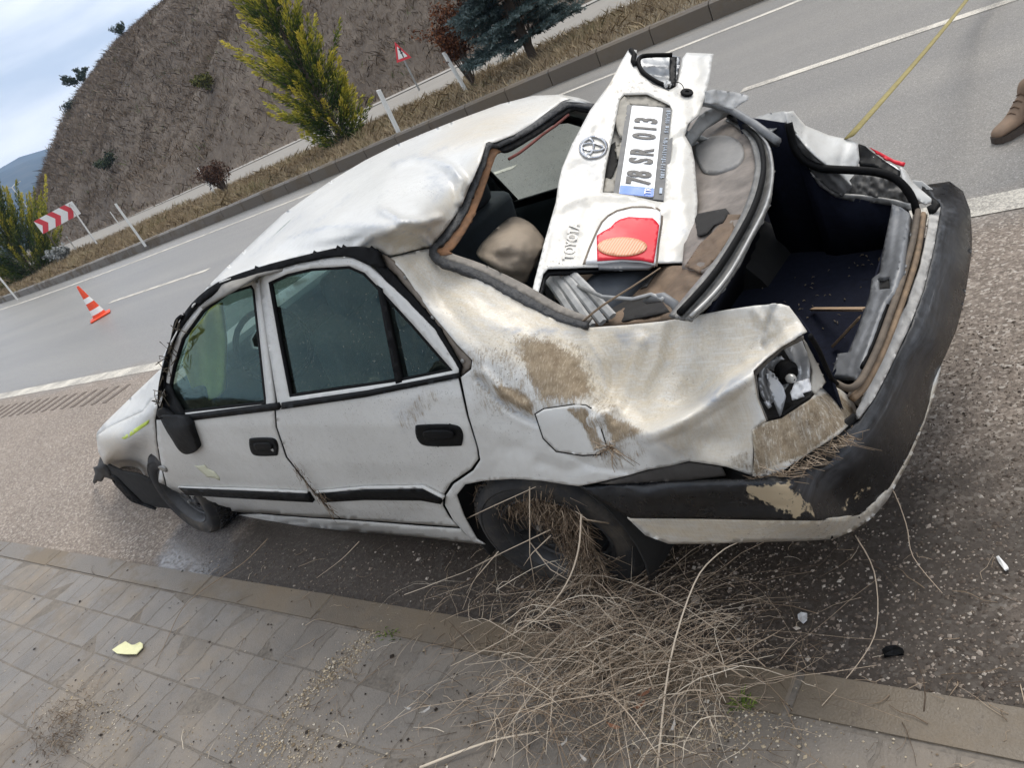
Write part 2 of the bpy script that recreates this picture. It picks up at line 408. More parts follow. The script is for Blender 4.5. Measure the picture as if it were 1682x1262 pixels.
def asphalt_mat():
    s = NT('asphalt_chip_seal'); p = s.pos()
    sx = s.n('ShaderNodeSeparateXYZ'); s.t.links.new(p, sx.inputs[0]); X, Y = sx.outputs[0], sx.outputs[1]
    wob = s.noise(.9, 4, .6, p)
    shoulder = s.rng(s.math('ADD', Y, s.math('MULTIPLY', wob, .5)), -3.75, -3.35)          # coarse chippings beyond the edge line
    v1 = s.voro(90, p); v2 = s.voro(190, p)
    stone = s.n('ShaderNodeSeparateColor'); s.t.links.new(v1.outputs['Color'], stone.inputs[0])
    st2 = s.n('ShaderNodeSeparateColor'); s.t.links.new(v2.outputs['Color'], st2.inputs[0])
    big = s.noise(.55, 5, .6, p); fine = s.noise(320, 2, .6, p)
    sh = s.ramp(stone.outputs[0], [(0, (.035, .026, .020)), (.25, (.115, .090, .071)), (.55, (.225, .182, .147)), (.80, (.36, .302, .25)), (.93, (.58, .52, .45)), (1, (.72, .67, .60))])
    sh2 = s.ramp(st2.outputs[0], [(0, (.09, .070, .056)), (.5, (.225, .184, .15)), (1, (.38, .325, .27))])
    shc = s.mix(.38, sh, sh2)
    shc = s.mix(s.rng(big, .3, .7), s.mix(.30, shc, (.12, .095, .075)), s.mix(.22, shc, (.34, .27, .21)))
    lane = s.ramp(st2.outputs[0], [(0, (.095, .089, .080)), (.5, (.185, .174, .158)), (.9, (.29, .274, .25)), (1, (.44, .42, .39))])
    track = s.noise(1.0, 4, .6, s.scaled(p, (.10, 1.1, 1)))
    lane = s.mix(s.rng(track, .3, .7), s.mix(.42, lane, (.115, .112, .108)), s.mix(.3, lane, (.27, .248, .215)))
    col = s.mix(shoulder, lane, shc)
    # wet, muddy ground between car and kerb, with the car's shade darkened in
    wet_shade = s.math('MULTIPLY', s.rng(Y, -2.55, -1.75), s.math('MULTIPLY', s.rng(X, -1.2, .9), s.rng(X, 4.6, 3.5)))
    wet = s.rng(s.math('ADD', wet_shade, s.math('MULTIPLY', s.math('SUBTRACT', s.noise(2.1, 5, .65, p), .5), 1.1)), .32, .72)
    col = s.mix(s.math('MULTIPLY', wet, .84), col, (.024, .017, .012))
    # standing water in front of the wheel; its pale glare is painted specks
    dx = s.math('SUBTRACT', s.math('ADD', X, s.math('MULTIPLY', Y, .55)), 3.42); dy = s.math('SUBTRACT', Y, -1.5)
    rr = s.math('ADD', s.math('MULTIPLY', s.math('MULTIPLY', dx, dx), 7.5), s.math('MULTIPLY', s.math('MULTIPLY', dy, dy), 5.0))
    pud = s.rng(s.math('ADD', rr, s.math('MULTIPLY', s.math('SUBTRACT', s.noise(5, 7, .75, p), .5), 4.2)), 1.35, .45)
    pud_glare = s.math('MULTIPLY', pud, s.rng(s.noise(48, 5, .75, p), .40, .52)); col = s.mix(s.math('MULTIPLY', pud, .7), col, (.035, .032, .031)); col = s.mix(s.math('MULTIPLY', pud_glare, .35), col, (.22, .215, .22))
    rough = s.mix(shoulder, (.42, .42, .42), (.80, .80, .80)); rough = s.mix(wet, rough, (.58, .58, .58)); rough = s.mix(pud_glare, rough, (.05, .05, .05))
    h = s.noise(150, 5, .75, p)
    bs = s.math('MULTIPLY', s.math('ADD', s.math('MULTIPLY', shoulder, .45), .2), s.math('SUBTRACT', 1.0, s.math('MULTIPLY', pud, .8)))
    b = s.n('ShaderNodeBump'); b.inputs['Distance'].default_value = .006; s.t.links.new(bs, b.inputs['Strength']); s.t.links.new(h, b.inputs['Height'])
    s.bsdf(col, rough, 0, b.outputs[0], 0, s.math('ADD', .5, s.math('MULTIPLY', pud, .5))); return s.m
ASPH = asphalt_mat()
def paintline():
    s = NT('road_paint'); p = s.pos(); f = s.noise(90, 4, .7, p); g = s.noise(3, 4, .6, p)
    wear = s.rng(s.math('ADD', s.math('MULTIPLY', f, .6), s.math('MULTIPLY', g, .4)), .43, .55)
    c = s.mix(wear, (.27, .25, .22), (.60, .56, .48)); s.bsdf(c, .7, 0, s.bump(f, .3, .003)); return s.m
LINE = paintline()
XS = list(np.r_[np.arange(-60, 15, 15), np.arange(15, 126, 3)])
gs = NT('dry_ground'); gf = gs.noise(.35, 6, .65, gs.pos()); gs.bsdf(gs.ramp(gf, [(.3, (.10, .085, .055)), (.55, (.17, .14, .09)), (.75, (.12, .12, .07))]), .95, 0, gs.bump(gs.noise(9, 6, .7, gs.pos()), .6, .06)); GROUND = gs.m
mesh('ground', [(-1400, -2900, -.06), (3100, -2900, -.06), (3100, 1400, -.06), (-1400, 1400, -.06)], [(0, 1, 2, 3)], GROUND, sm=False)['kind'] = 'structure'
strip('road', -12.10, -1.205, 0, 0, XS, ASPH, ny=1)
def marking(name, y, wd, x0, x1):
    n = max(2, int((x1 - x0) / 3) + 1); return strip(name, y - wd / 2, y + wd / 2, .004, .004, np.linspace(x0, x1, n), LINE)
marking('road_edge_line', -3.83, .20, -40, 110)
for a, b in ((-8.2, -4.0), (-1.2, 3.0), (5.8, 9.9), (12.9, 17.0), (27.5, 31.2), (34, 38), (41, 45), (48, 52)): marking('road_lane_dash', -7.40, .13, a, b)
marking('road_edge_line', -10.95, .15, -40, 110)
# grooves of the rumble strip by the edge line
RUMBLE = simple('rumble_groove', (.14, .112, .092), .9, .3, 60)
mb = MB()
for i in range(26):
    x = 8.9 + i * .30; mb.box((x, -3.32, .003), (.10, .34, .006))
tag(mb.build('rumble_strip', RUMBLE, auto=30), kind='structure')

# ---- kerb and sidewalk on this side
def concrete(name, c0, c1, stain, st_amt, rough=.85):
    s = NT(name); p = s.pos(); f = s.noise(160, 4, .65, p); g = s.noise(3.1, 5, .65, p); m_ = s.noise(21, 5, .7, p)
    rnd = s.n('ShaderNodeObjectInfo').outputs['Random']
    c = s.mix(s.rng(s.math('ADD', s.math('MULTIPLY', f, .45), s.math('MULTIPLY', g, .55)), .32, .68), c0, c1)
    c = s.mix(s.math('MULTIPLY', s.rng(rnd, 0, 1), .5), c, tuple(x * q for x, q in zip(c0, (.80, .74, .66))))
    c = s.mix(s.math('MULTIPLY', s.rng(g, .42, .68), st_amt), c, stain)
    c = s.mix(s.math('MULTIPLY', s.rng(m_, .60, .72), .45), c, (.075, .06, .05))
    # damp film lying over some of it
    wet = s.rng(s.math('ADD', s.noise(1.25, 4, .6, s.scaled(p, (1, 1.8, 1), (0, 0, .5))), s.math('MULTIPLY', m_,   .25)), .52, .64)
    c = s.mix(s.math('MULTIPLY', wet, .30), c, tuple(x * .55 for x in c0))
    s.bsdf(c, s.mix(wet, (rough, rough, rough), (.34, .34, .34)), 0, s.bump(s.math('ADD', f, s.math('MULTIPLY', m_, .5)), .5, .005)); return s.m
PAVER = concrete('paver_concrete', (.15, .131, .110), (.262, .234, .20), (.25, .205, .155), .7)
KERBM = concrete('kerb_concrete', (.135, .110, .080), (.225, .187, .142), (.165, .122, .075), .7)
JOINT = simple('sandy_joint_soil', (.155, .135, .112), .95, .45, 70, 0, .6, .006)
strip('sidewalk_bed', -1.205, 2.6, .0268, .0268, [-30, 30], JOINT, curve=False)
walk = tag(empty('sidewalk', (0, 0, 0)), kind='structure')
kerb = tag(empty('kerb', (0, 0, 0)), kind='structure')
def slab(outline, z0, z1, ch=.006):
    bm = bmesh.new(); b = [bm.verts.new((x, y, z0)) for x, y in outline]; cx = sum(p[0] for p in outline) / len(outline); cy = sum(p[1] for p in outline) / len(outline)
    m_ = [bm.verts.new((x, y, z1 - ch)) for x, y in outline]
    t = []
    for x, y in outline:
        d = math.hypot(x - cx, y - cy) or 1; t.append(bm.verts.new((x - (x - cx) / d * ch, y - (y - cy) / d * ch, z1)))
    n = len(outline)
    for A, B in ((b, m_), (m_, t)):
        for i in range(n): bm.faces.new((A[i], A[(i + 1) % n], B[(i + 1) % n], B[i]))
    bm.faces.new(t); bmesh.ops.recalc_face_normals(bm, faces=bm.faces)
    me = bpy.data.meshes.new('slab'); bm.to_mesh(me); bm.free(); return me
kx = -1.20
ks = []
for k in range(26):
    ln = .965; L2 = ln / 2 + .0005
    me = slab([(-L2, -.064), (L2 - .004 * (k % 3), -.064 + .002 * (k % 2)), (L2, .060), (-L2 + .006 * (k % 2), .063)], -.06, .032, .007) if k < 4 else ks[k % 4]
    ks.append(me)
    o = link('kerb_stone', me, KERBM if k < 4 else None, kerb); o.location = (-1.62 + k * .972, -1.138 + random.uniform(-.003, .003), 0); o.rotation_euler = (random.uniform(-.006, .006), 0, random.uniform(-.003, .003))
# soil washed into low places: thin mounds lying over the paving joints
# I-shaped interlocking pavers
PW, PD = .165, .20
def ipaver():
    a, b, nck = PD / 2 - .0015, PW / 2 - .0015, .009
    return [(-b - nck / 2, -a), (b + nck / 2, -a), (b + nck / 2, -a * .62), (b - nck / 2, -a * .38), (b - nck / 2, a * .38), (b + nck / 2, a * .62), (b + nck / 2, a), (-b - nck / 2, a), (-b - nck / 2, a * .62), (-b + nck / 2, a * .38), (-b + nck / 2, -a * .38), (-b - nck / 2, -a * .62)]
def ipaver2():   # the partner that fills between: wide waist
    a, b, nck = PD / 2 - .0015, PW / 2 - .0015, .009
    return [(-b + nck / 2, -a), (b - nck / 2, -a), (b - nck / 2, -a * .62), (b + nck / 2, -a * .38), (b + nck / 2, a * .38), (b - nck / 2, a * .62), (b - nck / 2, a), (-b + nck / 2, a), (-b + nck / 2, a * .62), (-b - nck / 2, a * .38), (-b - nck / 2, -a * .38), (-b + nck / 2, -a * .62)]
pm = [slab(ipaver(), -.05, .028, .005), slab(ipaver2(), -.05, .028, .005)]
for m_ in pm: m_.materials.append(PAVER)
cnt = 0; far = MB()
cells = []
for i in range(-14, 76):
    for j in range(0, 18):
        x = .02 + i * PW; y = -1.071 + PD / 2 + j * PD
        # how near the picture it is: keep those the photo shows first
        d = np.array([x, y, 0]) - CAM; c = R_WC @ d
        u, v = 841 + F_PX * c[0] / max(.05, -c[2]), 631 - F_PX * c[1] / max(.05, -c[2])
        vis = c[2] < -.1 and -60 < u < 1740 and 500 < v < 1340
        cells.append((0 if vis else 1, -c[2], i, j, x, y))
cells.sort()
for q, (nv, dd, i, j, x, y) in enumerate(cells):
    me = pm[(i + j) % 2]; rz = random.uniform(-.012, .012); dz = random.uniform(-.0012, .0012); tx, ty = random.uniform(-.006, .006), random.uniform(-.006, .006)
    if cnt < 290 and nv == 0:
        o = link('paver', me, None, walk); o.location = (x, y, dz); o.rotation_euler = (tx, ty, rz); cnt += 1
    else:
        far.add([(v.co.x + x, v.co.y + y, v.co.z + dz) for v in me.vertices], [tuple(p.vertices) for p in me.polygons])
fo = far.build('paver', PAVER, walk, sm=False, auto=None); fo['kind'] = 'stuff'

# ---- median with its kerb, second carriageway, hill
MKERB = concrete('median_kerb_concrete', (.10, .080, .058), (.155, .128, .095), (.09, .068, .048), .5)
mk = tag(empty('median_kerb', (0, 0, 0)), kind='structure')
kv = []
for k in range(98):
    x0 = -14 + k * 1.0; x1 = x0 + .985; y0, y1 = float(bend(x0)), float(bend(x1))
    P8 = [(x0, -12.34 + y0, -.02), (x1, -12.34 + y1, -.02), (x1, -12.10 + y1, -.02), (x0, -12.10 + y0, -.02), (x0, -12.34 + y0, .27), (x1, -12.34 + y1, .27), (x1, -12.17 + y1, .27), (x0, -12.17 + y0, .27), (x0, -12.115 + y0, .235), (x1, -12.115 + y1, .235)]
    F8 = [(3, 2, 9, 8), (8, 9, 6, 7), (7, 6, 5, 4), (0, 4, 5, 1), (0, 3, 8, 7, 4), (2, 1, 5, 6, 9)]
    mesh('kerb_stone', P8, F8, MKERB, mk, False)
strip('median_ground', -18.5, -12.33, .10, .25, XS, GROUND, ny=6)
BACKROAD = simple('back_road_asphalt', (.25, .232, .205), .85, .12, 4, 0, .2, .01)
strip('back_road', -24.4, -18.6, .10, .10, XS, BACKROAD, ny=1)
strip('back_road_edge_line', -19.15, -19.0, .105, .105, XS, LINE)
strip('drain_channel', -24.9, -24.4, .16, .13, XS, simple('drain_concrete', (.34, .32, .29), .9, .2, 3))

def hb(X):
    q = np.asarray(X, float); return -24.9 - .0028 * .92 * np.clip(q - 15, 0, 58) ** 2 - .10 * np.maximum(q - 73, 0)
def hill_z(X, Y):
    X = np.asarray(X, float); Y = np.asarray(Y, float)
    d = np.maximum(hb(X) - Y, 0)
    cut = d * (.85 + .12 * np.sin(X * .21) + .10 * np.sin(X * .07 + 2))
    az = np.degrees(np.arctan2(Y, np.maximum(X, .1))); r = np.hypot(X, Y)
    top = np.tan(np.radians(np.interp(az, [-90, -60, -45, -37.4, -33.2, -29.8, -27, -25, -23.5, -22.6], [17, 14, 10.2, 8.15, 7.35, 5.95, 4.2, 2.8, 1.5, -1.0]))) * np.minimum(r, 138) + 1.6 * (az < -22.7)
    k = 1.6; z = -k * np.log(np.exp(-np.minimum(cut, 60) / k) + np.exp(-np.clip(top, -5, 60) / k))
    return np.maximum(z, 0) * np.clip(d / 1.5, 0, 1)
xs = np.concatenate([np.arange(-30, 20, 1.0), np.arange(20, 136, .75)]); ds = np.concatenate([np.arange(0, 26, .7), np.arange(26, 120, 4)])
HV = []; HF = []; m = len(ds)
for x in xs:
    yb = float(hb(x))
    for d in ds:
        y = yb - d; z = float(hill_z(x, y))
        if z > .05: z += (.30 * noise.fractal(Vector((x * .45, y * .45, 0)), 1, 2, 5) + .7 * noise.noise(Vector((x * .13, y * .13, 3)))) * min(1, z / 1.5)
        HV.append((x, y, z + .12))
for i in range(len(xs) - 1):
    for j in range(m - 1):
        a = i * m + j; HF.append((a, a + 1, a + m + 1, a + m))
hs = NT('hill_soil_and_dry_brush'); hp = hs.pos(); hf = hs.noise(1.3, 7, .7, hp); hg = hs.noise(.16, 4, .6, hp)
hc = hs.ramp(hs.math('ADD', hs.math('MULTIPLY', hf, .65), hs.math('MULTIPLY', hg, .35)), [(.3, (.085, .064, .047)), (.48, (.15, .118, .09)), (.62, (.21, .17, .13)), (.75, (.135, .126, .08))])
hs.bsdf(hc, .95, 0, hs.bump(hs.noise(2.5, 8, .75, hp), .9, .25))
hill = mesh('hill', HV, HF, hs.m); hill['kind'] = 'structure'
if hill.data.polygons[0].normal.z < 0: hill.data.flip_normals()

def tufts(name, pts, hgt, wid, mat, blades=3, spread=.5, lean=.35, shade=None):
    """many small bunches of thin blades as one mesh"""
    n = len(pts); pts = np.asarray(pts); B = blades
    base = np.repeat(pts, B, 0) + np.c_[RNG.normal(0, spread, (n * B, 2)) * np.repeat(hgt, B)[:, None] * .5, np.zeros(n * B)]
    h = np.repeat(hgt, B) * RNG.uniform(.5, 1.2, n * B); a = RNG.uniform(0, 2 * PI, n * B); wv = np.repeat(wid, B) * RNG.uniform(.6, 1.3, n * B)
    dx = np.c_[np.cos(a), np.sin(a), 0 * a] * wv[:, None] / 2
    ld = RNG.normal(0, lean, (n * B, 2)) * h[:, None]
    tip = base + np.c_[ld, h]; mid = base + np.c_[ld * .35, h * .55]
    V_ = np.stack([base - dx, base + dx, mid + dx * .7, tip, mid - dx * .7], 1).reshape(-1, 3)
    me = bpy.data.meshes.new(name); N_ = n * B
    me.vertices.add(N_ * 5); me.vertices.foreach_set('co', V_.astype(np.float32).ravel())
    me.loops.add(N_ * 5); me.loops.foreach_set('vertex_index', np.arange(N_ * 5, dtype=np.int32))
    me.polygons.add(N_); me.polygons.foreach_set('loop_start', np.arange(0, N_ * 5, 5, dtype=np.int32)); me.polygons.foreach_set('loop_total', np.full(N_, 5, np.int32))
    me.update(calc_edges=True); o = link(name, me, mat)
    r = np.repeat(RNG.random(n), B * 5) if shade is None else np.repeat(shade, B * 5)
    attr(o, 'tone', r); return o
def tone_mat(name, stops, rough=.9, trans=0.0, spec=.15):
    s = NT(name); s.bsdf(s.ramp(s.at('tone'), stops), rough, 0, None, 0, spec); return s.m
BRUSH = tone_mat('dry_brush', [(0, (.105, .079, .058)), (.35, (.18, .14, .105)), (.7, (.25, .20, .153)), (.9, (.33, .275, .212)), (1, (.13, .15, .065))])
pts = []; hh = []; tn = []
for _ in range(75000):
    x = 5 + 128 * random.random() ** 1.35 if random.random() < .8 else random.uniform(-6, 30); d = random.random() ** .8 * 30; y = float(hb(x)) - d
    z = float(hill_z(x, y))
    if z < .15 and d > 1: continue
    f = .5 + .5 * noise.fractal(Vector((x * .22, y * .22, 1)), 1, 2, 4)
    z += (.30 * noise.fractal(Vector((x * .45, y * .45, 0)), 1, 2, 5) + .7 * noise.noise(Vector((x * .13, y * .13, 3)))) * min(1, z / 1.5)
    pts.append((x, y, z + .08)); hh.append(random.uniform(.10, .26) * (.5 + 1.0 * max(0, f)) * (1 + x / 70)); tn.append(min(.97, max(0, .05 + .5 * f + .3 * (noise.noise(Vector((x * .07, y * .07, 8))) + .4) + random.uniform(-.16, .16))) if random.random() > .015 else 1.0)
tag(tufts('dry_brush', pts, np.array(hh), np.array(hh) * .13, BRUSH, 5, 1.3, .7, np.array(tn)), kind='stuff')
MG = tone_mat('median_dry_grass', [(0, (.14, .10, .066)), (.4, (.27, .205, .13)), (.75, (.40, .32, .205)), (1, (.20, .18, .09))])
pts = []; hh = []; tn = []
for _ in range(30000):
    x = random.random() ** 1.3 * 66 - 2; y = random.uniform(-18.4, -12.36); y2 = y + float(bend(x)); f = .5 + .5 * noise.fractal(Vector((x * .5, y * .8, 9)), 1, 2, 4)
    pts.append((x, y2, .08 + (y + 18.5) / 6.2 * .15)); hh.append(random.uniform(.06, .20) * (.5 + f) * (1 + x / 90)); tn.append(min(1, max(0, f + random.uniform(-.25, .25))))
tag(tufts('dry_grass', pts, np.array(hh), np.array(hh) * .09, MG, 4, .9, .6, np.array(tn)), kind='stuff')

# ---- grassy bank on the near side, unseen; added to darken doors and glass reflections
bxs = np.arange(-26, 34, 1.0); bys = np.arange(2.5, 26, .8); BV = []; BF = []
for x in bxs:
    for y in bys: BV.append((x, y, .0 + 2.6 * (1 - math.exp(-max(0, y - 3.2) / 5.0)) + (.35 * noise.fractal(Vector((x * .4, y * .4, 5)), 1, 2, 4) if y > 3.3 else 0)))
mm_ = len(bys)
for i in range(len(bxs) - 1):
    for j in range(mm_ - 1): a = i * mm_ + j; BF.append((a, a + mm_, a + mm_ + 1, a + 1))
mesh('unseen_bank', BV, BF, GROUND)['kind'] = 'structure'
pts = []; hh = []
for _ in range(9000):
    x, y = random.uniform(-20, 28), random.uniform(3.3, 12); pts.append((x, y, 2.6 * (1 - math.exp(-max(0, y - 3.2) / 5.0)) + .35 * noise.fractal(Vector((x * .4, y * .4, 5)), 1, 2, 4))); hh.append(random.uniform(.2, .6))
tag(tufts('unseen_bank_grass', pts, np.array(hh), np.array(hh) * .08, BRUSH, 4, .8, .5), kind='stuff')

# ---- far mountains
fm = NT('forested_mountain'); fp = fm.pos(); f_ = fm.noise(.02, 7, .65, fp)
fm.bsdf(fm.ramp(f_, [(.35, (.035, .050, .060)), (.5, (.055, .068, .075)), (.66, (.09, .092, .09))]), 1.0, 0, None, 0, 0)
def ridge(name, D0, D1, prof, ang0, ang1, seed, base=-2):
    V_ = []; F_ = []; na, nd = 90, 26
    for i in range(na):
        t = i / (na - 1); a = math.radians(ang0 + (ang1 - ang0) * t)
        for j in range(nd):
            s_ = j / (nd - 1); D = D0 + (D1 - D0) * s_
            x, y = D * math.cos(a), D * math.sin(a)
            z = prof(math.degrees(a)) * math.sin(s_ * PI / 2 if s_ < 1 else PI / 2) ** 1.2
            z *= 1 + .12 * noise.fractal(Vector((x * .0035, y * .0035, seed)), 1, 2, 5); V_.append((x, y, z + base))
    for i in range(na - 1):
        for j in range(nd - 1): a = i * nd + j; F_.append((a, a + nd, a + nd + 1, a + 1))
    o = mesh(name, V_, F_, fm.m); o['kind'] = 'structure'; return o
# ================================================================== THE WRECKED CAR
car = tag(empty('wrecked_car', CAR_T, CAR_YAW), 'crushed white sedan with torn-off boot lid and mud-caked rear wing beside the kerb', 'car')
def sid(off=0.0): return SIDE(off)
def csurf(p): return shift(p, 0)

# ---- roof
ROOF_OUT = [(268, 600), (275, 578), (293, 538), (314, 501), (357, 465), (421, 441), (492, 422), (564, 407), (614, 411), (640, 422), (675, 412), (708, 405), (728, 381), (757, 341), (771, 306), (789, 263), (798, 235), (814, 232), (845, 220), (875, 202), (925, 165), (950, 167), (977, 171),
            (962, 164), (949, 160), (921, 155), (875, 157), (821, 171), (750, 197), (700, 217), (650, 238), (600, 263), (546, 295), (505, 323), (464, 352), (421, 392), (371, 440), (340, 472), (300, 525), (278, 566)]
roof_c = [(708, 405, 'y', .5), (798, 235, 'y', 0.0), (757, 341, 'y', .27), (875, 202, 'y', -.3), (925, 165, 'y', -.52), (977, 171, 'y', -.6),
          (921, 155, 'y', -.63), (821, 171, 'y', -.63), (750, 197, 'y', -.62), (650, 238, 'y', -.585), (546, 295, 'y', -.50), (464, 352, 'z', 1.285), (421, 392, 'z', 1.265), (371, 440, 'z', 1.245), (340, 472, 'z', 1.21), (300, 525, 'z', 1.12), (268, 600, 'side', 0),
          (275, 578, 'side', 0), (293, 538, 'side', 0), (314, 501, 'side', 0), (357, 465, 'side', 0), (421, 441, 'side', 0), (492, 422, 'side', 0), (564, 407, 'side', 0), (614, 411, 'side', 0), (640, 422, 'side', -.02),
          (600, 330, 'z', 1.365), (520, 370, 'z', 1.35), (690, 290, 'z', 1.36), (760, 235, 'z', 1.36), (640, 385, 'z', 1.335), (700, 350, 'z', 1.325)]
ROOF = TPS(roof_c)
roof_d = [('v', [(429, 432), (464, 396), (507, 380), (550, 371), (657, 370), (700, 372)], 6, .026), ('s', [(440, 415), (700, 371)], 7, -.034),
          ('b', (672, 318), 60, 46, -.085), ('v', [(627, 345), (657, 363), (690, 366), (722, 358)], 6, .055), ('v', [(650, 268), (682, 258), (712, 264), (742, 276), (758, 297), (760, 330)], 7, .06),
          ('v', [(640, 290), (628, 318), (627, 345)], 10, .012), ('b', (700, 300), 20, 22, .02),
          ('v', [(585, 405), (612, 388), (650, 380), (690, 388), (706, 403)], 6, .036), ('b', (655, 402), 40, 14, -.04), ('v', [(640, 420), (652, 395)], 5, .012),
          ('v', [(700, 217), (740, 240), (790, 235)], 8, .012), ('v', [(690, 262), (745, 240), (798, 205), (850, 175)], 7, .008), ('b', (840, 195), 34, 10, -.012),
          ('v', [(400, 420), (452, 370)], 4, .005), ('v', [(412, 424), (470, 372)], 4, -.004), ('v', [(428, 412), (520, 335), (575, 300)], 5, .016), ('v', [(470, 395), (560, 320), (610, 290)], 8, .016), ('v', [(560, 318), (600, 292)], 5, -.016),
          ('n', .003, 60), ('n', .0018, 16), ('c', .004, 75)]
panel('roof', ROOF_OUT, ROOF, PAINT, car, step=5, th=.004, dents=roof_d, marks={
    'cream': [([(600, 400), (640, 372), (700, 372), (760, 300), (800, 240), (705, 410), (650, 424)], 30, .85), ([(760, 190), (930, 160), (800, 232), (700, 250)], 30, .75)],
    'mud': [([(640, 412), (660, 405), (690, 412), (650, 424)], 8, .45)], 'scuff_shade': [([(700, 280), (742, 288), (736, 316), (715, 336), (700, 310)], 10, .5), (('line', [(470, 393), (507, 380), (550, 371), (657, 370), (700, 372)]), 2.6, .8), (('line', [(627, 345), (657, 363), (690, 366), (722, 358)]), 3, .9), (('line', [(645, 270), (682, 258), (712, 264), (742, 276), (757, 297)]), 3.2, .9), (('line', [(600, 400), (618, 386), (655, 380), (690, 388), (706, 402)]), 3, .8), (('line', [(703, 390), (706, 372)]), 2, .9), (('line', [(690, 262), (735, 240)]), 2, .6), (('line', [(410, 422), (470, 372)]), 1.6, .5), (('line', [(425, 410), (500, 350)]), 1.6, .45), (('line', [(520, 365), (575, 320)]), 2, .5)]})  # line marks paint crease shade and cracked paint along the roof folds
# headliner under the roof
HL = simple('headliner', (.22, .21, .19), .95, .2, 12)
panel('headliner', [(330, 505), (421, 452), (492, 433), (564, 418), (640, 428), (700, 412), (735, 378), (771, 312), (800, 245), (875, 206), (920, 172), (821, 177), (650, 246), (464, 362), (371, 448)], shift(ROOF, -.14), HL, car, step=16, th=.01)

# ---- rubber-lined edge of the empty rear window
def band(name, a, b, surf, mat, off=0.0, th=.012, step=6, dents=(), parent=None):
    return panel(name, list(a) + list(b)[::-1], shift(surf, off), mat, parent or car, step=step, th=th, dents=dents)
WINO = [(977, 170), (950, 166), (925, 165), (875, 202), (845, 220), (814, 232), (798, 235), (789, 263), (771, 306), (757, 341), (728, 381), (705, 406), (712, 424), (728, 435), (778, 453), (850, 492), (903, 520), (942, 534), (962, 536)]
WINM = [(975, 177), (952, 174), (931, 175), (884, 207), (852, 226), (822, 240), (806, 242), (797, 271), (779, 316), (763, 353), (736, 391), (717, 408), (722, 418), (734, 426), (784, 443), (857, 481), (910, 511), (950, 526), (966, 529)]
WINI = [(972, 184), (955, 182), (938, 182), (893, 214), (862, 234), (836, 249), (818, 251), (806, 280), (788, 330), (770, 370), (748, 404), (738, 412), (742, 415), (750, 419), (796, 435), (864, 468), (918, 500), (958, 517), (972, 521)]
wf_c = [(708, 405, 'y', .5), (798, 235, 'y', 0.0), (757, 341, 'y', .27), (875, 202, 'y', -.3), (925, 165, 'y', -.52), (977, 171, 'y', -.6), (778, 452, 'y', .53), (850, 492, 'y', .55), (942, 534, 'y', .57), (966, 529, 'y', .565)]
WFS = TPS(wf_c)
URETH = simple('window_urethane', (.030, .031, .033), .62, .7, 60, 0, .8, .01)
win = empty('rear_window_opening', (0, 0, 0), 0, car)
band('window_seal', smooth(WINO, False, 3), smooth(WINM, False, 3), WFS, URETH, .008, .014, 5, [('n', .006, 9)], win)
band('window_flange', smooth(WINM, False, 3)[:18], smooth(WINI, False, 3)[:18], WFS, RUBBER, -.012, .006, 5, [('n', .006, 10)], win)
band('rusty_flange', smooth(WINM, False, 3)[17:38], smooth(WINI, False, 3)[17:38], WFS, RUST, -.012, .006, 5, [('n', .005, 10)], win)
band('window_flange', smooth(WINM, False, 3)[37:], smooth(WINI, False, 3)[37:], WFS, simple('dirty_flange', (.20, .18, .155), .7, .5, 30), -.014, .006, 5, [('n', .005, 10)], win)
MAROON = simple('torn_red_sealant', (.16, .045, .035), .8, .4, 60, 0, .6, .005)
tube('torn_sealant', [WFS(p)[0] + np.array([0, 0, -.02]) for p in [(930, 180), (910, 197), (888, 212), (868, 228), (848, 243), (832, 252)]], .006, MAROON, win, 6)

# ---- left flank
SD0 = sid(0)
FLANK_MARK = {'mud': [([(270, 690), (450, 680), (750, 630), (785, 750), (740, 860), (380, 850), (280, 800)], 20, .43), ([(470, 745), (500, 760), (560, 840), (540, 850), (500, 800)], 12, .55), ([(690, 636), (716, 634), (722, 668), (690, 690), (680, 712), (655, 704), (650, 676), (676, 660)], 10, .62), ([(560, 830), (740, 800), (738, 850), (600, 860)], 16, .5), ([(455, 690), (475, 690), (490, 760), (470, 760)], 10, .5)], 'scuff_shade': [([(640, 675), (690, 650), (700, 700), (660, 710)], 10, .3)]}
flank_d = [('n', .002, 90), ('r', [(470, 770), (600, 762), (760, 745)], 40, .004)]
fend_c = [(159, 716, 'y', .62), (161, 742, 'y', .66), (171, 762, 'y', .70), (200, 776, 'side', 0), (226, 778, 'side', 0), (259, 793, 'side', .005), (256, 720, 'side', 0), (254, 692, 'side', 0), (254, 652, 'side', -.02), (233, 678, 'side', -.02), (176, 704, 'y', .64), (210, 735, 'side', -.01), (275, 800, 'side', 0)]
hood_c = [(159, 713, 'y', .60), (176, 702, 'side', -.03), (233, 676, 'side', -.02), (254, 650, 'side', -.02), (264, 610, 'y', .60), (218, 651, 'y', .40), (171, 697, 'y', .5)]
FEND = TPS(fend_c + [c_ for c_ in hood_c if c_[:2] in ((264, 610), (218, 651), (171, 697))])
panel('hood', [(158, 716), (160, 709), (171, 696), (218, 650), (262, 608), (270, 604), (270, 640), (262, 668), (255, 652), (234, 676.5), (178, 703)], FEND, PAINT, car, step=6, th=.003, dents=[('n', .004, 30)])
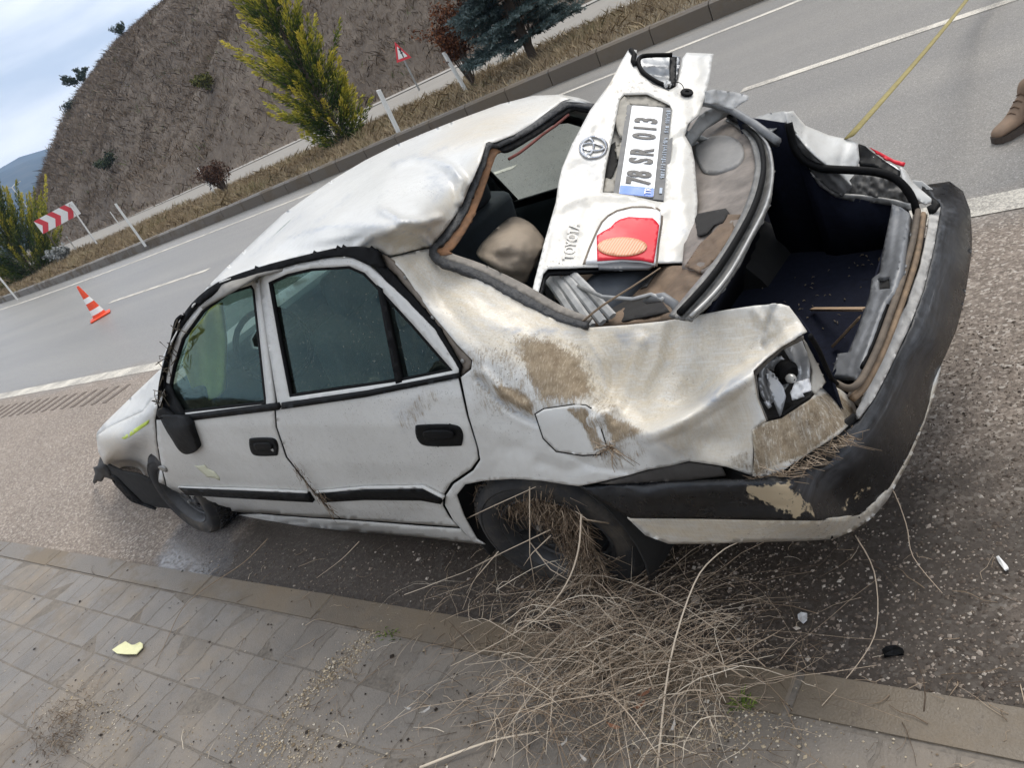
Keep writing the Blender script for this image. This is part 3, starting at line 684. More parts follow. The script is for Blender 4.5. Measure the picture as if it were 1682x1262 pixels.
panel('front_fender', [(158, 716), (176, 703), (233, 677), (253, 652), (258, 668), (254, 692), (256, 720), (262, 760), (271, 797), (259, 792), (226, 777), (199, 773), (171, 762), (161, 742)], FEND, PAINT, car, step=5, th=.003,
      dents=[('r', [(180, 715), (240, 690)], 8, .006), ('r', [(175, 740), (200, 765)], 7, -.012), ('r', [(190, 720), (214, 768)], 5, .006), ('n', .007, 26)], marks={'cream': [([(160, 716), (200, 705), (205, 770), (170, 760)], 15, .5)], 'scuff_shade': [([(190, 722), (230, 700), (245, 720), (215, 760)], 12, .35)]})
# lime paint smear on the fender: a thin film of its own
LIME = simple('lime_paint_smear', (.52, .64, .10), .7, .2, 90, 0, .3)
panel('paint_smear', [(198, 720), (210, 713), (225, 702), (241, 692), (245, 690), (243, 697), (230, 706), (216, 716), (205, 722)], shift(FEND, .004), LIME, car, step=3, th=.0006, dents=[('r', [(180, 715), (240, 690)], 8, .006), ('n', .003, 5)])
PALE = simple('pale_filler_scrape', (.62, .62, .47), .8, .12, 60, 0, .3)
panel('paint_scrape', [(319, 765), (325, 766), (336, 764), (341, 770), (352, 775), (361, 785), (361, 790), (352, 786), (340, 784), (330, 775)], shift(SD0, .002), PALE, car, step=3, th=.0006)
door1 = panel('front_door', [(257, 690), (268, 684), (285, 684), (310, 684), (457, 666), (450, 672), (452, 701), (469, 752), (508, 802), (526, 823), (544, 842), (556, 852), (500, 849), (425, 843), (385, 842), (366, 848), (330, 826), (283, 805), (274, 799), (264, 758), (258, 720)], SD0, PAINT, car, step=7, th=.003, dents=flank_d + [('b', (330, 770), 30, 10, -.006)], marks=FLANK_MARK)
door2 = panel('rear_door', [(461, 666), (600, 648), (752, 621), (766, 683), (783, 737), (785, 755), (773, 771), (741, 793), (728, 814), (727, 832), (738, 851), (752, 866), (700, 862), (600, 855), (560, 852), (547, 842), (529, 822), (511, 801), (472, 751), (455, 701), (453, 672)], SD0, PAINT, car, step=6, th=.003,
      dents=flank_d + [('b', (690, 845), 55, 16, -.018), ('r', [(640, 830), (730, 842)], 7, .008), ('b', (735, 770), 26, 14, -.008)], marks=FLANK_MARK)
panel('rocker_panel', [(378, 858), (392, 846), (425, 845), (500, 852), (600, 858), (700, 866), (756, 870), (767, 881), (782, 892), (780, 894), (700, 884), (600, 876), (500, 866), (430, 858)], sid(-.006), PAINT, car, step=6, th=.004)
# window frames
def frame(name, outer, inner, surf, mat, parent, step=6, th=.012, dents=()): return panel(name, outer, surf, mat, parent, [inner], step, th, dents)
W1 = [(276, 667), (278, 628), (283, 603), (298, 556), (331, 510), (370, 481), (413, 468), (418, 476), (437, 655), (437, 664), (300, 679)]
W2 = [(440, 464), (471, 450), (510, 441), (574, 437), (599, 448), (624, 474), (680, 535), (744, 609), (655, 627), (475, 653), (457, 560)]
frame('window_frame', [(262, 676), (267, 640), (270, 626), (277, 581), (294, 542), (322, 507), (364, 475), (417, 455), (423, 456), (437, 560), (451, 668), (310, 687), (285, 688), (266, 684)], W1, sid(.002), PAINT, door1)
frame('window_frame', [(425, 455), (434, 448), (492, 433), (546, 423), (582, 424), (606, 437), (630, 460), (660, 487), (712, 541), (752, 606), (752, 621), (655, 640), (600, 650), (457, 669), (439, 560)], W2, sid(.002), PAINT, door2)
def inset(poly, f):
    c = np.mean(np.array(poly, float), 0); return [tuple(c + (np.array(p) - c) * f) for p in poly]
def inset_px(poly, px):
    P = np.array(poly, float); n = len(P); o = []; ar = 0
    for i in range(n): ar += P[i - 1][0] * P[i][1] - P[i][0] * P[i - 1][1]
    sg = 1 if ar > 0 else -1
    for i in range(n):
        a, b, c = P[i - 1], P[i], P[(i + 1) % n]; t1 = (b - a) / (np.linalg.norm(b - a) + 1e-9); t2 = (c - b) / (np.linalg.norm(c - b) + 1e-9)
        n1 = np.array([-t1[1], t1[0]]) * sg; n2 = np.array([-t2[1], t2[0]]) * sg; nn = n1 + n2; l = nn @ nn
        o.append(tuple(b + nn * (2 * px / max(l, .8))))
    return o
frame('window_seal', inset_px(W1, -1.5), inset_px(W1, 4), sid(.0), RUBBER, door1, th=.01)
frame('window_seal', inset_px(W2, -1.5), inset_px(W2, 4.5), sid(.0), RUBBER, door2, th=.01)
panel('window_glass', inset_px(W1, 2), sid(-.012), GLASS, door1, step=20, th=0)
panel('window_glass', inset_px(W2, 2), sid(-.012), GLASS, door2, step=20, th=0)
panel('window_divider', [(619, 468), (628, 474), (640, 530), (660, 628), (650, 631), (630, 530)], sid(.003), RUBBER, door2, step=8, th=.012)
panel('mirror_mount', [(262, 690), (267, 640), (270, 628), (279, 632), (285, 650), (305, 684), (285, 690)], sid(.006), BLACK, door1, step=6, th=.012)
panel('belt_moulding', [(282, 690), (286, 683), (310, 681), (457, 662), (460, 668), (457, 674), (310, 692)], sid(.008), BLACK, door1, step=8, th=.012)
panel('belt_moulding', [(462, 662), (600, 642), (752, 613), (754, 621), (600, 653), (462, 673)], sid(.008), BLACK, door2, step=8, th=.012)
panel('side_moulding', [(293, 802), (400, 807), (505, 812), (514, 826), (400, 820), (306, 814)], sid(.016), BLACK, door1, step=7, th=.014)
panel('side_moulding', [(518, 812), (600, 805), (693, 804), (726, 821), (724, 829), (691, 823), (600, 822), (530, 826)], sid(.016), BLACK, door2, step=7, th=.014)
panel('moulding_edge', [(292, 801), (400, 804), (503, 809), (505, 812), (400, 807.5), (294, 804)], sid(.013), PAINT, door1, step=7, th=.012)
panel('moulding_edge', [(518, 809), (600, 801), (694, 800), (728, 818), (727, 822), (693, 804.5), (600, 805.5), (519, 812.5)], sid(.013), PAINT, door2, step=7, th=.012)
# recessed handles
def handle(door, o, cx, cy, w_, h_, tilt, flap):
    base = smooth([(cx - w_, cy - h_ * .75), (cx - w_ * .8, cy - h_), (cx + w_ * .6, cy - h_), (cx + w_, cy - h_ * .3), (cx + w_, cy + h_ * .8), (cx + w_ * .8, cy + h_), (cx - w_ * .5, cy + h_), (cx - w_ * .9, cy + h_ * .4)])
    panel('door_handle', base, sid(.006), BLACK, door, [][:0], 3, .006)
    p = smooth([(cx - w_ * .62, cy - h_ * .4), (cx + w_ * .45, cy - h_ * .45), (cx + w_ * .6, cy + h_ * .25), (cx - w_ * .45, cy + h_ * .45)])
    panel('handle_flap', p, sid(.012 if flap else .009), BLACK, door, step=3, th=.008, dents=[('b', (cx, cy), w_ * .6, h_ * .4, .008)])
    P = sid(.006)((cx + w_ * .68, cy + h_ * .3))[0]; m_ = MB(); m_.lathe([(0, .003), (.008, .003), (.009, 0), (.009, -.01)], Matrix.Translation(P) @ Matrix.Rotation(-PI / 2, 4, 'X'), 12)
    if not flap: m_.build('handle_lock', METAL, door)
handle(door1, None, 432, 735, 23, 14, 0, False)
handle(door2, None, 720, 716, 38, 17, 0, True)
# black drip rail along the roof edge, ending in the torn pillar
GUT_A = [(622, 424), (614, 410), (564, 406), (492, 421), (421, 440), (357, 464), (314, 499), (291, 536), (272, 580), (262, 640), (255, 690)]
GUT_B = [(630, 440), (606, 436), (564, 421), (492, 432), (421, 454), (364, 474), (322, 506), (295, 541), (278, 580), (270, 626), (264, 690)]
panel('drip_rail', smooth(GUT_A, False, 3) + smooth(GUT_B, False, 3)[::-1], sid(.012), RUBBER, car, step=5, th=.014, dents=[('n', .004, 14)])
PILL = simple('dirty_bare_pillar', (.17, .142, .115), .6, .5, 26, .2, .4, .006)
pil = panel('rear_pillar', [(614, 414), (632, 420), (645, 428), (664, 448), (707, 512), (750, 565), (774, 592), (772, 606), (757, 618), (751, 606), (712, 541), (660, 486), (632, 452)], sid(-.012), PILL, car, step=5, th=.006,
            dents=[('r', [(640, 450), (670, 484), (714, 538), (754, 600)], 5, -.012), ('r', [(655, 445), (700, 508), (764, 592)], 4, .007), ('n', .004, 10)])
panel('pillar_seal', [(608, 430), (622, 428), (640, 446), (672, 481), (722, 540), (757, 604), (754, 614), (745, 598), (708, 541), (662, 489), (632, 460)], sid(-.002), RUBBER, pil, step=5, th=.008, dents=[('n', .003, 8)])
for q in [(666, 456), (711, 522), (760, 593)]:
    P = sid(-.008)(q)[0]; mbb = MB(); mbb.lathe([(0, .004), (.006, .003), (.007, 0)], Matrix.Translation(P) @ Matrix.Rotation(-PI / 2, 4, 'X'), 10); mbb.build('pillar_bolt', METAL, pil)

# ---- rear quarter panel
QO = [(640, 424), (676, 414), (708, 407), (714, 425), (728, 435), (778, 453), (850, 493), (903, 521), (942, 535), (971, 538), (1028, 534), (1107, 526), (1150, 517), (1193, 509), (1240, 502), (1282, 499), (1296, 503), (1312, 524), (1326, 545), (1310, 554), (1282, 569), (1258, 588), (1237, 608), (1239, 630), (1243, 657), (1257, 690), (1240, 702), (1236, 716), (1237, 745), (1236, 782),
      (1193, 767), (1160, 762), (1132, 758), (1100, 766), (1064, 772), (1020, 784), (981, 793), (950, 799), (926, 796), (890, 790), (843, 787), (795, 790), (764, 796), (750, 814), (762, 848), (783, 886), (797, 895), (781, 893), (768, 881), (745, 856), (731, 830), (732, 815), (745, 796), (777, 774), (789, 756), (786, 737), (770, 683), (757, 620), (774, 607), (776, 592), (750, 565), (707, 512), (664, 448)]
q_c = [(640, 424, 'side', -.02), (664, 448, 'side', -.004), (707, 512, 'side', 0), (750, 565, 'side', 0), (776, 592, 'side', 0), (708, 407, 'y', .5), (778, 453, 'y', .53), (850, 493, 'y', .55), (942, 535, 'y', .57), (1028, 534, 'y', .565), (1107, 526, 'y', .55), (1193, 509, 'y', .54), (1296, 503, 'y', .525), (1326, 545, 'y', .56),
       (720, 470, 'y', .585), (790, 520, 'y', .64), (770, 683, 'side', 0), (787, 755, 'side', 0), (745, 796, 'side', 0), (757, 620, 'side', 0), (843, 787, 'y', .82), (890, 790, 'y', .822), (764, 820, 'y', .81), (795, 893, 'y', .775), (768, 881, 'y', .785),
       (850, 570, 'y', .68), (840, 640, 'y', .765), (850, 710, 'y', .80), (830, 750, 'y', .812), (930, 590, 'y', .66), (960, 650, 'y', .735), (1020, 600, 'y', .63), (1010, 660, 'y', .70), (940, 740, 'y', .80), (1040, 740, 'y', .785), (1062, 712, 'y', .785), (1120, 690, 'y', .752), (1190, 640, 'y', .70), (1239, 608, 'y', .655), (1282, 569, 'y', .605),
       (1110, 590, 'y', .615), (1180, 560, 'y', .59), (1090, 640, 'y', .68), (1140, 640, 'y', .66), (1132, 758, 'y', .775), (1193, 767, 'y', .775), (981, 793, 'y', .815), (1160, 710, 'y', .745), (1236, 782, 'y', .765), (1236, 716, 'y', .745), (1243, 657, 'y', .70), (1257, 690, 'y', .725), (1200, 690, 'y', .715)]
QS = TPS(q_c)
q_d = [('v', [(1316, 548), (1258, 584), (1196, 640), (1120, 690), (1062, 712)], 12, .040), ('s', [(1290, 570), (1060, 716)], 11, -.050),
       ('v', [(1062, 712), (1100, 735), (1140, 757)], 12, -.008), ('b', (1175, 725), 45, 22, -.03),
       ('v', [(785, 622), (815, 655), (845, 676), (882, 694)], 5, -.022), ('v', [(795, 612), (825, 645), (860, 668)], 7, .020),
       ('b', (1000, 625), 50, 38, -.035), ('v', [(955, 545), (985, 590), (995, 640)], 10, .009), ('v', [(1050, 560), (1035, 620), (1010, 668), (975, 690)], 11, .022), ('v', [(1105, 540), (1095, 600), (1060, 655)], 10, -.022), ('v', [(1150, 525), (1145, 580), (1110, 640)], 14, .012), ('v', [(1240, 510), (1262, 545), (1225, 590)], 7, .018), ('v', [(1270, 506), (1255, 550), (1258, 575)], 4, -.016), ('v', [(905, 730), (975, 768), (1040, 776)], 4, -.010),
       ('v', [(948, 665), (985, 676), (1005, 700)], 7, .010), ('v', [(890, 760), (930, 775), (970, 762)], 9, -.010), ('v', [(800, 700), (840, 720), (880, 735)], 12, .006), ('b', (850, 735), 30, 12, -.007),
       ('v', [(764, 800), (800, 795), (850, 792), (900, 796)], 6, .007), ('v', [(745, 815), (765, 856), (790, 890)], 7, .009),
       ('v', [(700, 430), (730, 470), (790, 520), (870, 560)], 14, .006), ('v', [(690, 440), (745, 520), (800, 575)], 10, -.006), ('n', .003, 55), ('n', .0010, 14), ('c', .005, 70)]
quarter = panel('quarter_panel', QO, QS, PAINT, car, step=4.5, th=.003, dents=q_d, marks={
    'cream': [([(650, 425), (708, 410), (780, 455), (945, 536), (1107, 528), (1296, 505), (1320, 545), (1236, 612), (1060, 712), (1000, 680), (850, 600), (760, 560), (700, 490)], 30, .95), ([(1060, 715), (1236, 615), (1240, 780), (1130, 757)], 20, .6)],
    'mud': [([(740, 560), (960, 545), (1010, 640), (1070, 712), (1064, 772), (1000, 785), (880, 700), (780, 690)], 40, .64), ([(838, 552), (905, 548), (960, 585), (985, 640), (955, 668), (925, 664), (880, 670), (865, 630), (850, 590)], 46, 1.10), ([(800, 628), (850, 632), (880, 660), (882, 692), (850, 675), (815, 655)], 18, .98),
            ([(985, 668), (1030, 690), (1060, 708), (1040, 725), (1005, 735), (990, 700)], 20, 1.0), ([(770, 560), (840, 560), (860, 620), (800, 620)], 30, .42), ([(762, 640), (785, 650), (800, 680), (775, 690)], 14, .55), ([(1190, 745), (1236, 735), (1236, 782), (1200, 770)], 16, .7), ([(1215, 565), (1270, 535), (1270, 555), (1235, 590)], 14, .45), ([(1000, 690), (1060, 712), (1064, 770), (1000, 785)], 20, .35)],
    'scuff_shade': [([(1150, 655), (1195, 625), (1240, 600), (1215, 640), (1165, 668)], 10, .95), ([(800, 538), (900, 540), (960, 548), (860, 552)], 8, .9), (('line', [(785, 622), (815, 655), (845, 676), (882, 694)]), 2.6, 1), (('line', [(1316, 548), (1258, 584), (1200, 636)]), 2.4, .6), (('line', [(1270, 506), (1256, 548), (1250, 580)]), 2.5, .7), (('line', [(1062, 712), (1130, 756)]), 2, .5), (('line', [(955, 545), (985, 590), (995, 640)]), 2, .45), ([(1010, 548), (1080, 540), (1075, 570), (1030, 580)], 10, .6)]})  # line marks here also darken the creases into the paint
FUEL = [(880, 681), (893, 673), (942, 666), (962, 667), (973, 674), (988, 712), (996, 738), (985, 746), (957, 748), (914, 741), (893, 720)]
panel('fuel_flap', FUEL, shift(QS, .007), PAINT, quarter, step=4, th=.004, dents=[('r', [(885, 690), (960, 740)], 30, .004)], marks={'mud': [([(922, 668), (965, 668), (996, 738), (975, 745), (955, 700)], 10, .92)]})
GAP = simple('panel_gap', (.012, .011, .010), .9, .2)
frame('fuel_flap_gap', inset_px(FUEL, -2.2), inset_px(FUEL, 1.5), shift(QS, .0035), GAP, quarter, step=4, th=.002)
# dark body shell behind every gap
SHELL = simple('inner_body_shell', (.009, .0085, .008), .9, .3)
for nm, ol in (('inner_panel', [(262, 700), (455, 676), (740, 634), (775, 690), (760, 780), (725, 800), (715, 860), (560, 858), (400, 846), (330, 820), (280, 798)]),):
    panel(nm, ol, sid(-.05), SHELL, car, step=24, th=.01)
panel('inner_panel', [(800, 560), (950, 560), (1100, 545), (1280, 515), (1290, 560), (1220, 620), (1225, 765), (1130, 750), (1060, 765), (980, 785), (840, 775), (790, 740)], shift(QS, -.06), SHELL, car, step=24, th=.01)
# wheel-arch liner
m_ = MB()
def arch(cx, cz, r, y0, y1, a0, a1, n=18):
    V_ = []; F_ = []
    for i in range(n + 1):
        a = math.radians(a0 + (a1 - a0) * i / n)
        for y in (y0, y1): V_.append((cx + r * math.cos(a), y, cz + r * math.sin(a)))
    for i in range(n): F_.append((2 * i, 2 * i + 1, 2 * i + 3, 2 * i + 2))
    V_ += [(cx, y1, cz)]; 
    for i in range(n): F_.append((2 * i + 1, len(V_) - 1, 2 * i + 3))
    return V_, F_
for q in ((0, .29, .35, .77, .45, -20, 200), (0, .29, .35, -.77, -.45, -20, 200), (2.70, .26, .36, .60, .36, -30, 205), (2.60, .26, .36, -.74, -.45, -20, 200)):
    m_ = MB(); m_.add(*arch(*q)); solid(m_.build('wheel_arch_liner', SHELL, car, auto=60), .008)

# ---- boot lid, torn loose and lying face up over the parcel shelf
LC0 = np.array([-.113, -.334, 1.088]); LW = np.array([.274, -.916, .293]); LW /= np.linalg.norm(LW); LV = np.array([.791, .388, .473]); LV -= LW * (LV @ LW); LV /= np.linalg.norm(LV); LN = np.cross(LW, LV)
def LID(off=0.0):
    def f(uv):
        d = crays(uv); return O_C + d * (((LC0 + LN * off - O_C) @ LN) / (d @ LN))[:, None]
    return f
LO = [(1033, 80), (1046, 82), (1044, 104), (1052, 122), (1072, 138), (1098, 149), (1112, 141), (1117, 118), (1121, 95), (1128, 86), (1172, 88), (1165, 133), (1157, 162), (1149, 187), (1130, 203), (1125, 222), (1136, 241), (1141, 265), (1146, 329), (1142, 400), (1137, 431), (1078, 432), (1050, 436), (1022, 438), (961, 439), (900, 441), (892, 449), (884, 482), (875, 474), (896, 391), (913, 332), (917, 302), (923, 276), (939, 238), (969, 181), (1001, 138), (1022, 98)]
REC = [(1018, 163), (1025, 155), (1063, 154), (1100, 172), (1104, 180), (1098, 240), (1090, 332), (1080, 331), (1040, 322), (1010, 317), (990, 316), (996, 270), (1008, 215)]
lid_d = [('v', [(1110, 175), (1092, 330), (1083, 345)], 5, -.008), ('v', [(1046, 90), (1060, 130), (1105, 152)], 6, .012), ('s', [(1100, 160), (1088, 335)], 8, -.006), ('b', (1120, 300), 18, 90, .015), ('v', [(1125, 222), (1105, 235), (1098, 260)], 7, -.02), ('b', (1140, 120), 22, 40, .012),
         ('v', [(925, 285), (960, 270), (990, 290)], 8, -.010), ('v', [(910, 340), (970, 320), (1000, 318), (1060, 330), (1090, 350)], 9, .010), ('v', [(950, 215), (985, 200)], 7, .006), ('v', [(965, 345), (955, 440)], 6, -.004), ('v', [(880, 470), (915, 330)], 7, -.010), ('n', .002, 40), ('n', .0016, 12), ('c', .010, 55), ('c', .003, 20)]
lid = panel('boot_lid', LO, LID(0), PAINT, car, [REC], 4.5, .004, lid_d, {'mud': [([(1000, 150), (1045, 120), (1100, 155), (1060, 154), (1015, 162)], 10, .5), ([(900, 440), (960, 440), (960, 425), (900, 430)], 6, .4)], 'scuff_shade': [([(925, 290), (950, 250), (990, 260), (985, 300)], 12, .45), ([(1120, 375), (1132, 372), (1126, 390), (1116, 388)], 5, .9)], 'cream': [([(1020, 100), (1060, 130), (1000, 160), (990, 140)], 12, .7), ([(930, 260), (1000, 130), (1160, 100), (1140, 420), (890, 440)], 20, .30)]})
# folded rim, frame bars and underside
LMETAL = simple('lid_inner_frame', (.33, .33, .32), .5, .4, 22, .2, .3)
panel('lid_inner_panel', [(1040, 110), (1110, 155), (1150, 165), (1125, 222), (1135, 330), (1120, 415), (1000, 425), (905, 430), (925, 320), (1000, 160)], LID(-.045), LMETAL, lid, step=14, th=.004, dents=[('n', .01, 30)])
panel('lid_edge', [(875, 474), (884, 482), (892, 449), (900, 441), (961, 439), (1078, 433), (1078, 440), (962, 447), (903, 450), (897, 457), (890, 489), (880, 486)], LID(-.012), BLACK, lid, step=4, th=.01)
panel('plate_recess', inset_px(REC, -2), LID(-.028), simple('recess_paint', (.36, .34, .30), .6, .35, 18), lid, step=6, th=.004, dents=[('n', .004, 20)])
GARN = simple('torn_garnish', (.27, .25, .21), .6, .5, 30)
panel('plate_garnish', [(1018, 163), (1026, 158), (1035, 168), (1033, 200), (1026, 228), (1018, 225), (1013, 212), (1010, 200)], LID(-.004), GARN, lid, step=4, th=.01, dents=[('n', .01, 8)])
panel('plate_garnish', [(1012, 240), (1022, 232), (1027, 240), (1024, 262), (1014, 258)], LID(-.012), GARN, lid, step=4, th=.008, dents=[('n', .012, 7)])
panel('plate_garnish', [(990, 316), (995, 292), (1010, 296), (1016, 316)], LID(-.010), GARN, lid, step=4, th=.006, dents=[('n', .008, 8)])
panel('plate_garnish', [(1024, 157), (1062, 155), (1098, 172), (1092, 176), (1040, 172), (1030, 170)], LID(-.010), GARN, lid, step=4, th=.006, dents=[('n', .006, 10)])
panel('recess_hole', [(1003, 238), (1011, 232), (1012, 255), (1016, 262), (1008, 285), (996, 302), (994, 285), (1000, 262)], LID(-.022), GAP, lid, step=4, th=.003)
# licence plate and its holder: flat things on the lid plane, in metres along LW (reading direction) and LV (up)
def lidp(a, b, n): return LC0 + LW * a + LV * b + LN * n
def lid_flat(name, poly, n, mat, parent, th=.002):
    V_ = [lidp(a, b, n) for a, b in poly]; k = len(V_); V_ += [lidp(a, b, n - th) for a, b in poly]
    F_ = [tuple(range(k)), tuple(range(2 * k - 1, k - 1, -1))] + [(i, i + k, (i + 1) % k + k, (i + 1) % k) for i in range(k)]
    return mesh(name, V_, F_, mat, parent, False)
def rrect(x0, y0, x1, y1, r=.006, n=4):
    o = []
    for cx, cy, a0 in ((x1 - r, y1 - r, 0), (x0 + r, y1 - r, 90), (x0 + r, y0 + r, 180), (x1 - r, y0 + r, 270)):
        for i in range(n + 1): a = math.radians(a0 + 90 * i / n); o.append((cx + r * math.cos(a), cy + r * math.sin(a)))
    return o
HOLD = simple('plate_holder_plastic', (.075, .078, .082), .5, .25, 40)
PLW = simple('plate_white', (.76, .77, .78), .35, .05, 30, 0, .05); PLB = simple('plate_blue', (.03, .16, .62), .35, .1, 30, 0, .05)
INK = simple('plate_ink', (.055, .052, .050), .5, .3, 80, 0, .05); TXTB = simple('holder_lettering', (.36, .42, .50), .5, .2)
lid_flat('plate_holder', rrect(-.266, -.100, .270, .074, .008), -.002, HOLD, lid, .008)
lid_flat('licence_plate', rrect(-.26, -.056, .26, .056, .008), .002, PLW, lid, .003)
lid_flat('plate_band', rrect(-.259, -.055, -.214, .055, .004), .0035, PLB, lid, .002)
def text_mesh(name, body, size, mat, parent, place, sx=1.0, bold=0.0, ext=.0006, align='LEFT'):
    """lettering laid on a plane: place(a, b, n) maps text metres to the parent's frame"""
    c = bpy.data.curves.new('tmp_text', 'FONT'); c.body = body; c.size = size; c.offset = bold; c.extrude = ext; c.resolution_u = 3; c.align_x = align
    o = bpy.data.objects.new('tmp_text', c); COL.objects.link(o); dg = bpy.context.evaluated_depsgraph_get(); me = bpy.data.meshes.new_from_object(o.evaluated_get(dg))
    bpy.data.objects.remove(o); bpy.data.curves.remove(c)
    for v in me.vertices: v.co = Vector(place(v.co.x * sx, v.co.y, v.co.z))
    me.name = name; me.materials.clear(); return link(name, me, mat, parent)
def lettering(name, items, mat, parent, n):
    mb_ = MB()
    for body, a, b, size, sx, bold in items:
        o = text_mesh('tmp', body, size, None, None, lambda x, y, z, a=a, b=b: lidp(a + x, b + y, n + z), sx, bold)
        mb_.add([v.co.copy() for v in o.data.vertices], [tuple(p.vertices) for p in o.data.polygons]); bpy.data.objects.remove(o)
    return mb_.build(name, mat, parent, sm=False, auto=None)
lettering('plate_lettering', [('7', -.203, -.038, .108, .66, .0040), ('8', -.165, -.038, .108, .66, .0040), ('S', -.088, -.038, .108, .62, .0040), ('R', -.042, -.038, .108, .60, .0040), ('0', .053, -.038, .108, .66, .0040), ('1', .103, -.038, .108, .60, .0040), ('3', .150, -.038, .108, .66, .0040)], INK, lid, .0045)
lettering('plate_lettering', [('TR', -.252, -.046, .030, .9, .0004)], PLW, lid, .006)
# illegible small print of the holder: rows of little raised strokes
mb = MB(); rr = random.Random(5)
a = -.155
while a < .245:
    wd = rr.uniform(.008, .013)
    if not (.075 < a < .095) and not (.150 < a < .165):
        for _ in range(2):
            q = rr.uniform(0, wd * .6); hh_ = rr.uniform(.008, .016)
            mb.add([lidp(a + q, -.084, .0005), lidp(a + q + .004, -.084, .0005), lidp(a + q + .004, -.084 + hh_, .0005), lidp(a + q, -.084 + hh_, .0005)], [(0, 1, 2, 3)])
        mb.add([lidp(a, -.076, .0005), lidp(a + wd * .7, -.076, .0005), lidp(a + wd * .7, -.073, .0005), lidp(a, -.073, .0005)], [(0, 1, 2, 3)])
    a += wd + .003
mb.add([lidp(-.235, -.082, .0005), lidp(-.205, -.082, .0005), lidp(-.205, -.073, .0005), lidp(-.235, -.073, .0005)], [(0, 1, 2, 3)])
mb.build('holder_print', TXTB, lid, sm=False, auto=None)['kind'] = 'stuff'
# round emblem of three ellipses
def lid_ring(mb_, ca, cb, ra, rb, r, n=28, h=.004):
    pts = [lidp(ca + ra * math.cos(2 * PI * i / n), cb + rb * math.sin(2 * PI * i / n), h) for i in range(n + 1)]; mb_.tube(pts, r, 6)
mb = MB(); ea, eb = -.020, .166
lid_ring(mb, ea, eb, .062, .045, .0055); lid_ring(mb, ea, eb + .004, .021, .038, .0045); lid_ring(mb, ea, eb + .019, .046, .020, .0045)
mb.build('emblem', CHROME, lid, auto=60)
o = lettering('lettering', [('TOYOTA', -.597, .163, .045, .92, .0016)], simple('badge_grey', (.20, .20, .20), .35, .2, 40, .6), lid, .004)
# tail lamp carried on the lid
lampO = [(962, 430), (970, 408), (981, 383), (990, 366), (1000, 356), (1014, 348), (1038, 342), (1060, 342), (1078, 344), (1086, 349), (1085, 366), (1080, 400), (1077, 433), (1054, 428), (1022, 426), (990, 430)]
frame('lamp_gap', inset_px(lampO, -3.5), inset_px(lampO, 1), LID(.003), simple('lamp_gasket', (.16, .13, .10), .8, .4), lid, 4, .004)
tail = panel('tail_lamp', lampO, LID(.012), simple('white_lens', (.80, .80, .80), .4, .06, 14, 0, .1, .004, 0), lid, step=4, th=.016, dents=[('b', (1025, 390), 60, 45, .012)])
RED = simple('red_lens', (.66, .012, .030), .38, .2, 9, 0, .06, .003, 0, .35)
panel('red_lens', [(981, 428), (980, 387), (990, 380), (1003, 373), (1010, 365), (1018, 360), (1032, 356), (1050, 357), (1072, 358), (1078, 363), (1083, 370), (1079, 400), (1074, 431), (1054, 427), (1022, 425)], shift(LID(.012), .006), RED, lid, step=4, th=.004, dents=[('b', (1025, 390), 60, 45, .012)])
AMB = NT('amber_lens'); ap = AMB.obj(); av = AMB.n('ShaderNodeTexWave', wave_type='BANDS'); av.inputs['Scale'].default_value = 48; av.inputs['Distortion'].default_value = 1.2; AMB.t.links.new(ap, av.inputs['Vector'])
AMB.bsdf(AMB.mix(av.outputs['Fac'], (.62, .26, .13), (.74, .40, .24)), .4, 0, AMB.bump(av.outputs['Fac'], .3, .002), 0)
el = [(1022 + 41 * math.cos(t), 405 + 15.5 * math.sin(t)) for t in np.linspace(0, 2 * PI, 28, endpoint=False)]
panel('indicator_lens', el, shift(LID(.012), .011), AMB.m, lid, step=4, th=.004, dents=[('b', (1025, 390), 60, 45, .012)])
panel('lamp_lower_trim', [(982, 432), (1000, 428), (1022, 427), (1054, 430), (1076, 434), (1066, 440), (1000, 441), (984, 440)], LID(.006), GREYPL, lid, step=4, th=.01)
# missing right lamp: grey bowl in the notch of the lid
notch = [(1046, 92), (1054, 88), (1104, 89), (1118, 94), (1114, 128), (1104, 148), (1084, 142), (1060, 128), (1046, 108)]
bowl = panel('lamp_bowl', notch, LID(-.035), simple('lamp_bowl_grey', (.26, .27, .28), .35, .3, 16, .5), lid, step=4, th=.004, dents=[('r', [(1056, 105), (1100, 112)], 6, .018), ('r', [(1060, 122), (1098, 126)], 5, -.015), ('n', .008, 12)])
tube('lamp_seal', [LID(.004)(p)[0] for p in smooth([(1104, 90), (1062, 91), (1050, 96), (1050, 108), (1060, 122), (1082, 136), (1100, 142)], False, 3)], .009, RUBBER, lid, 7)
tube('lamp_seal', [LID(.002)(p)[0] for p in [(1036, 82), (1042, 90), (1040, 100), (1044, 108)]], .011, RUBBER, lid, 7)
panel('lamp_bracket', [(1100, 92), (1112, 93), (1110, 140), (1100, 142)], LID(-.012), BLACK, lid, step=4, th=.01)
m_ = MB(); P = Vector(LID(.008)((1128, 153))[0]); m4 = Matrix.Translation(P) @ Matrix([list(map(float, q)) for q in (LW, LV, LN)]).transposed().to_4x4()
m_.lathe([(0, .004), (.007, .004), (.008, .008), (.021, .008), (.024, .003), (.022, -.002)], m4, 24); m_.build('lock_grommet', RUBBER, lid)
m_ = MB(); P = Vector(LID(.01)((1098, 138))[0])
for k in range(7): m_.box(P + Vector((rr.uniform(-.012, .012), rr.uniform(-.012, .012), rr.uniform(-.008, .012))), (rr.uniform(.006, .014), rr.uniform(.006, .014), rr.uniform(.006, .012)), Matrix.Rotation(rr.uniform(0, 3), 3, 'X') @ Matrix.Rotation(rr.uniform(0, 3), 3, 'Z'))
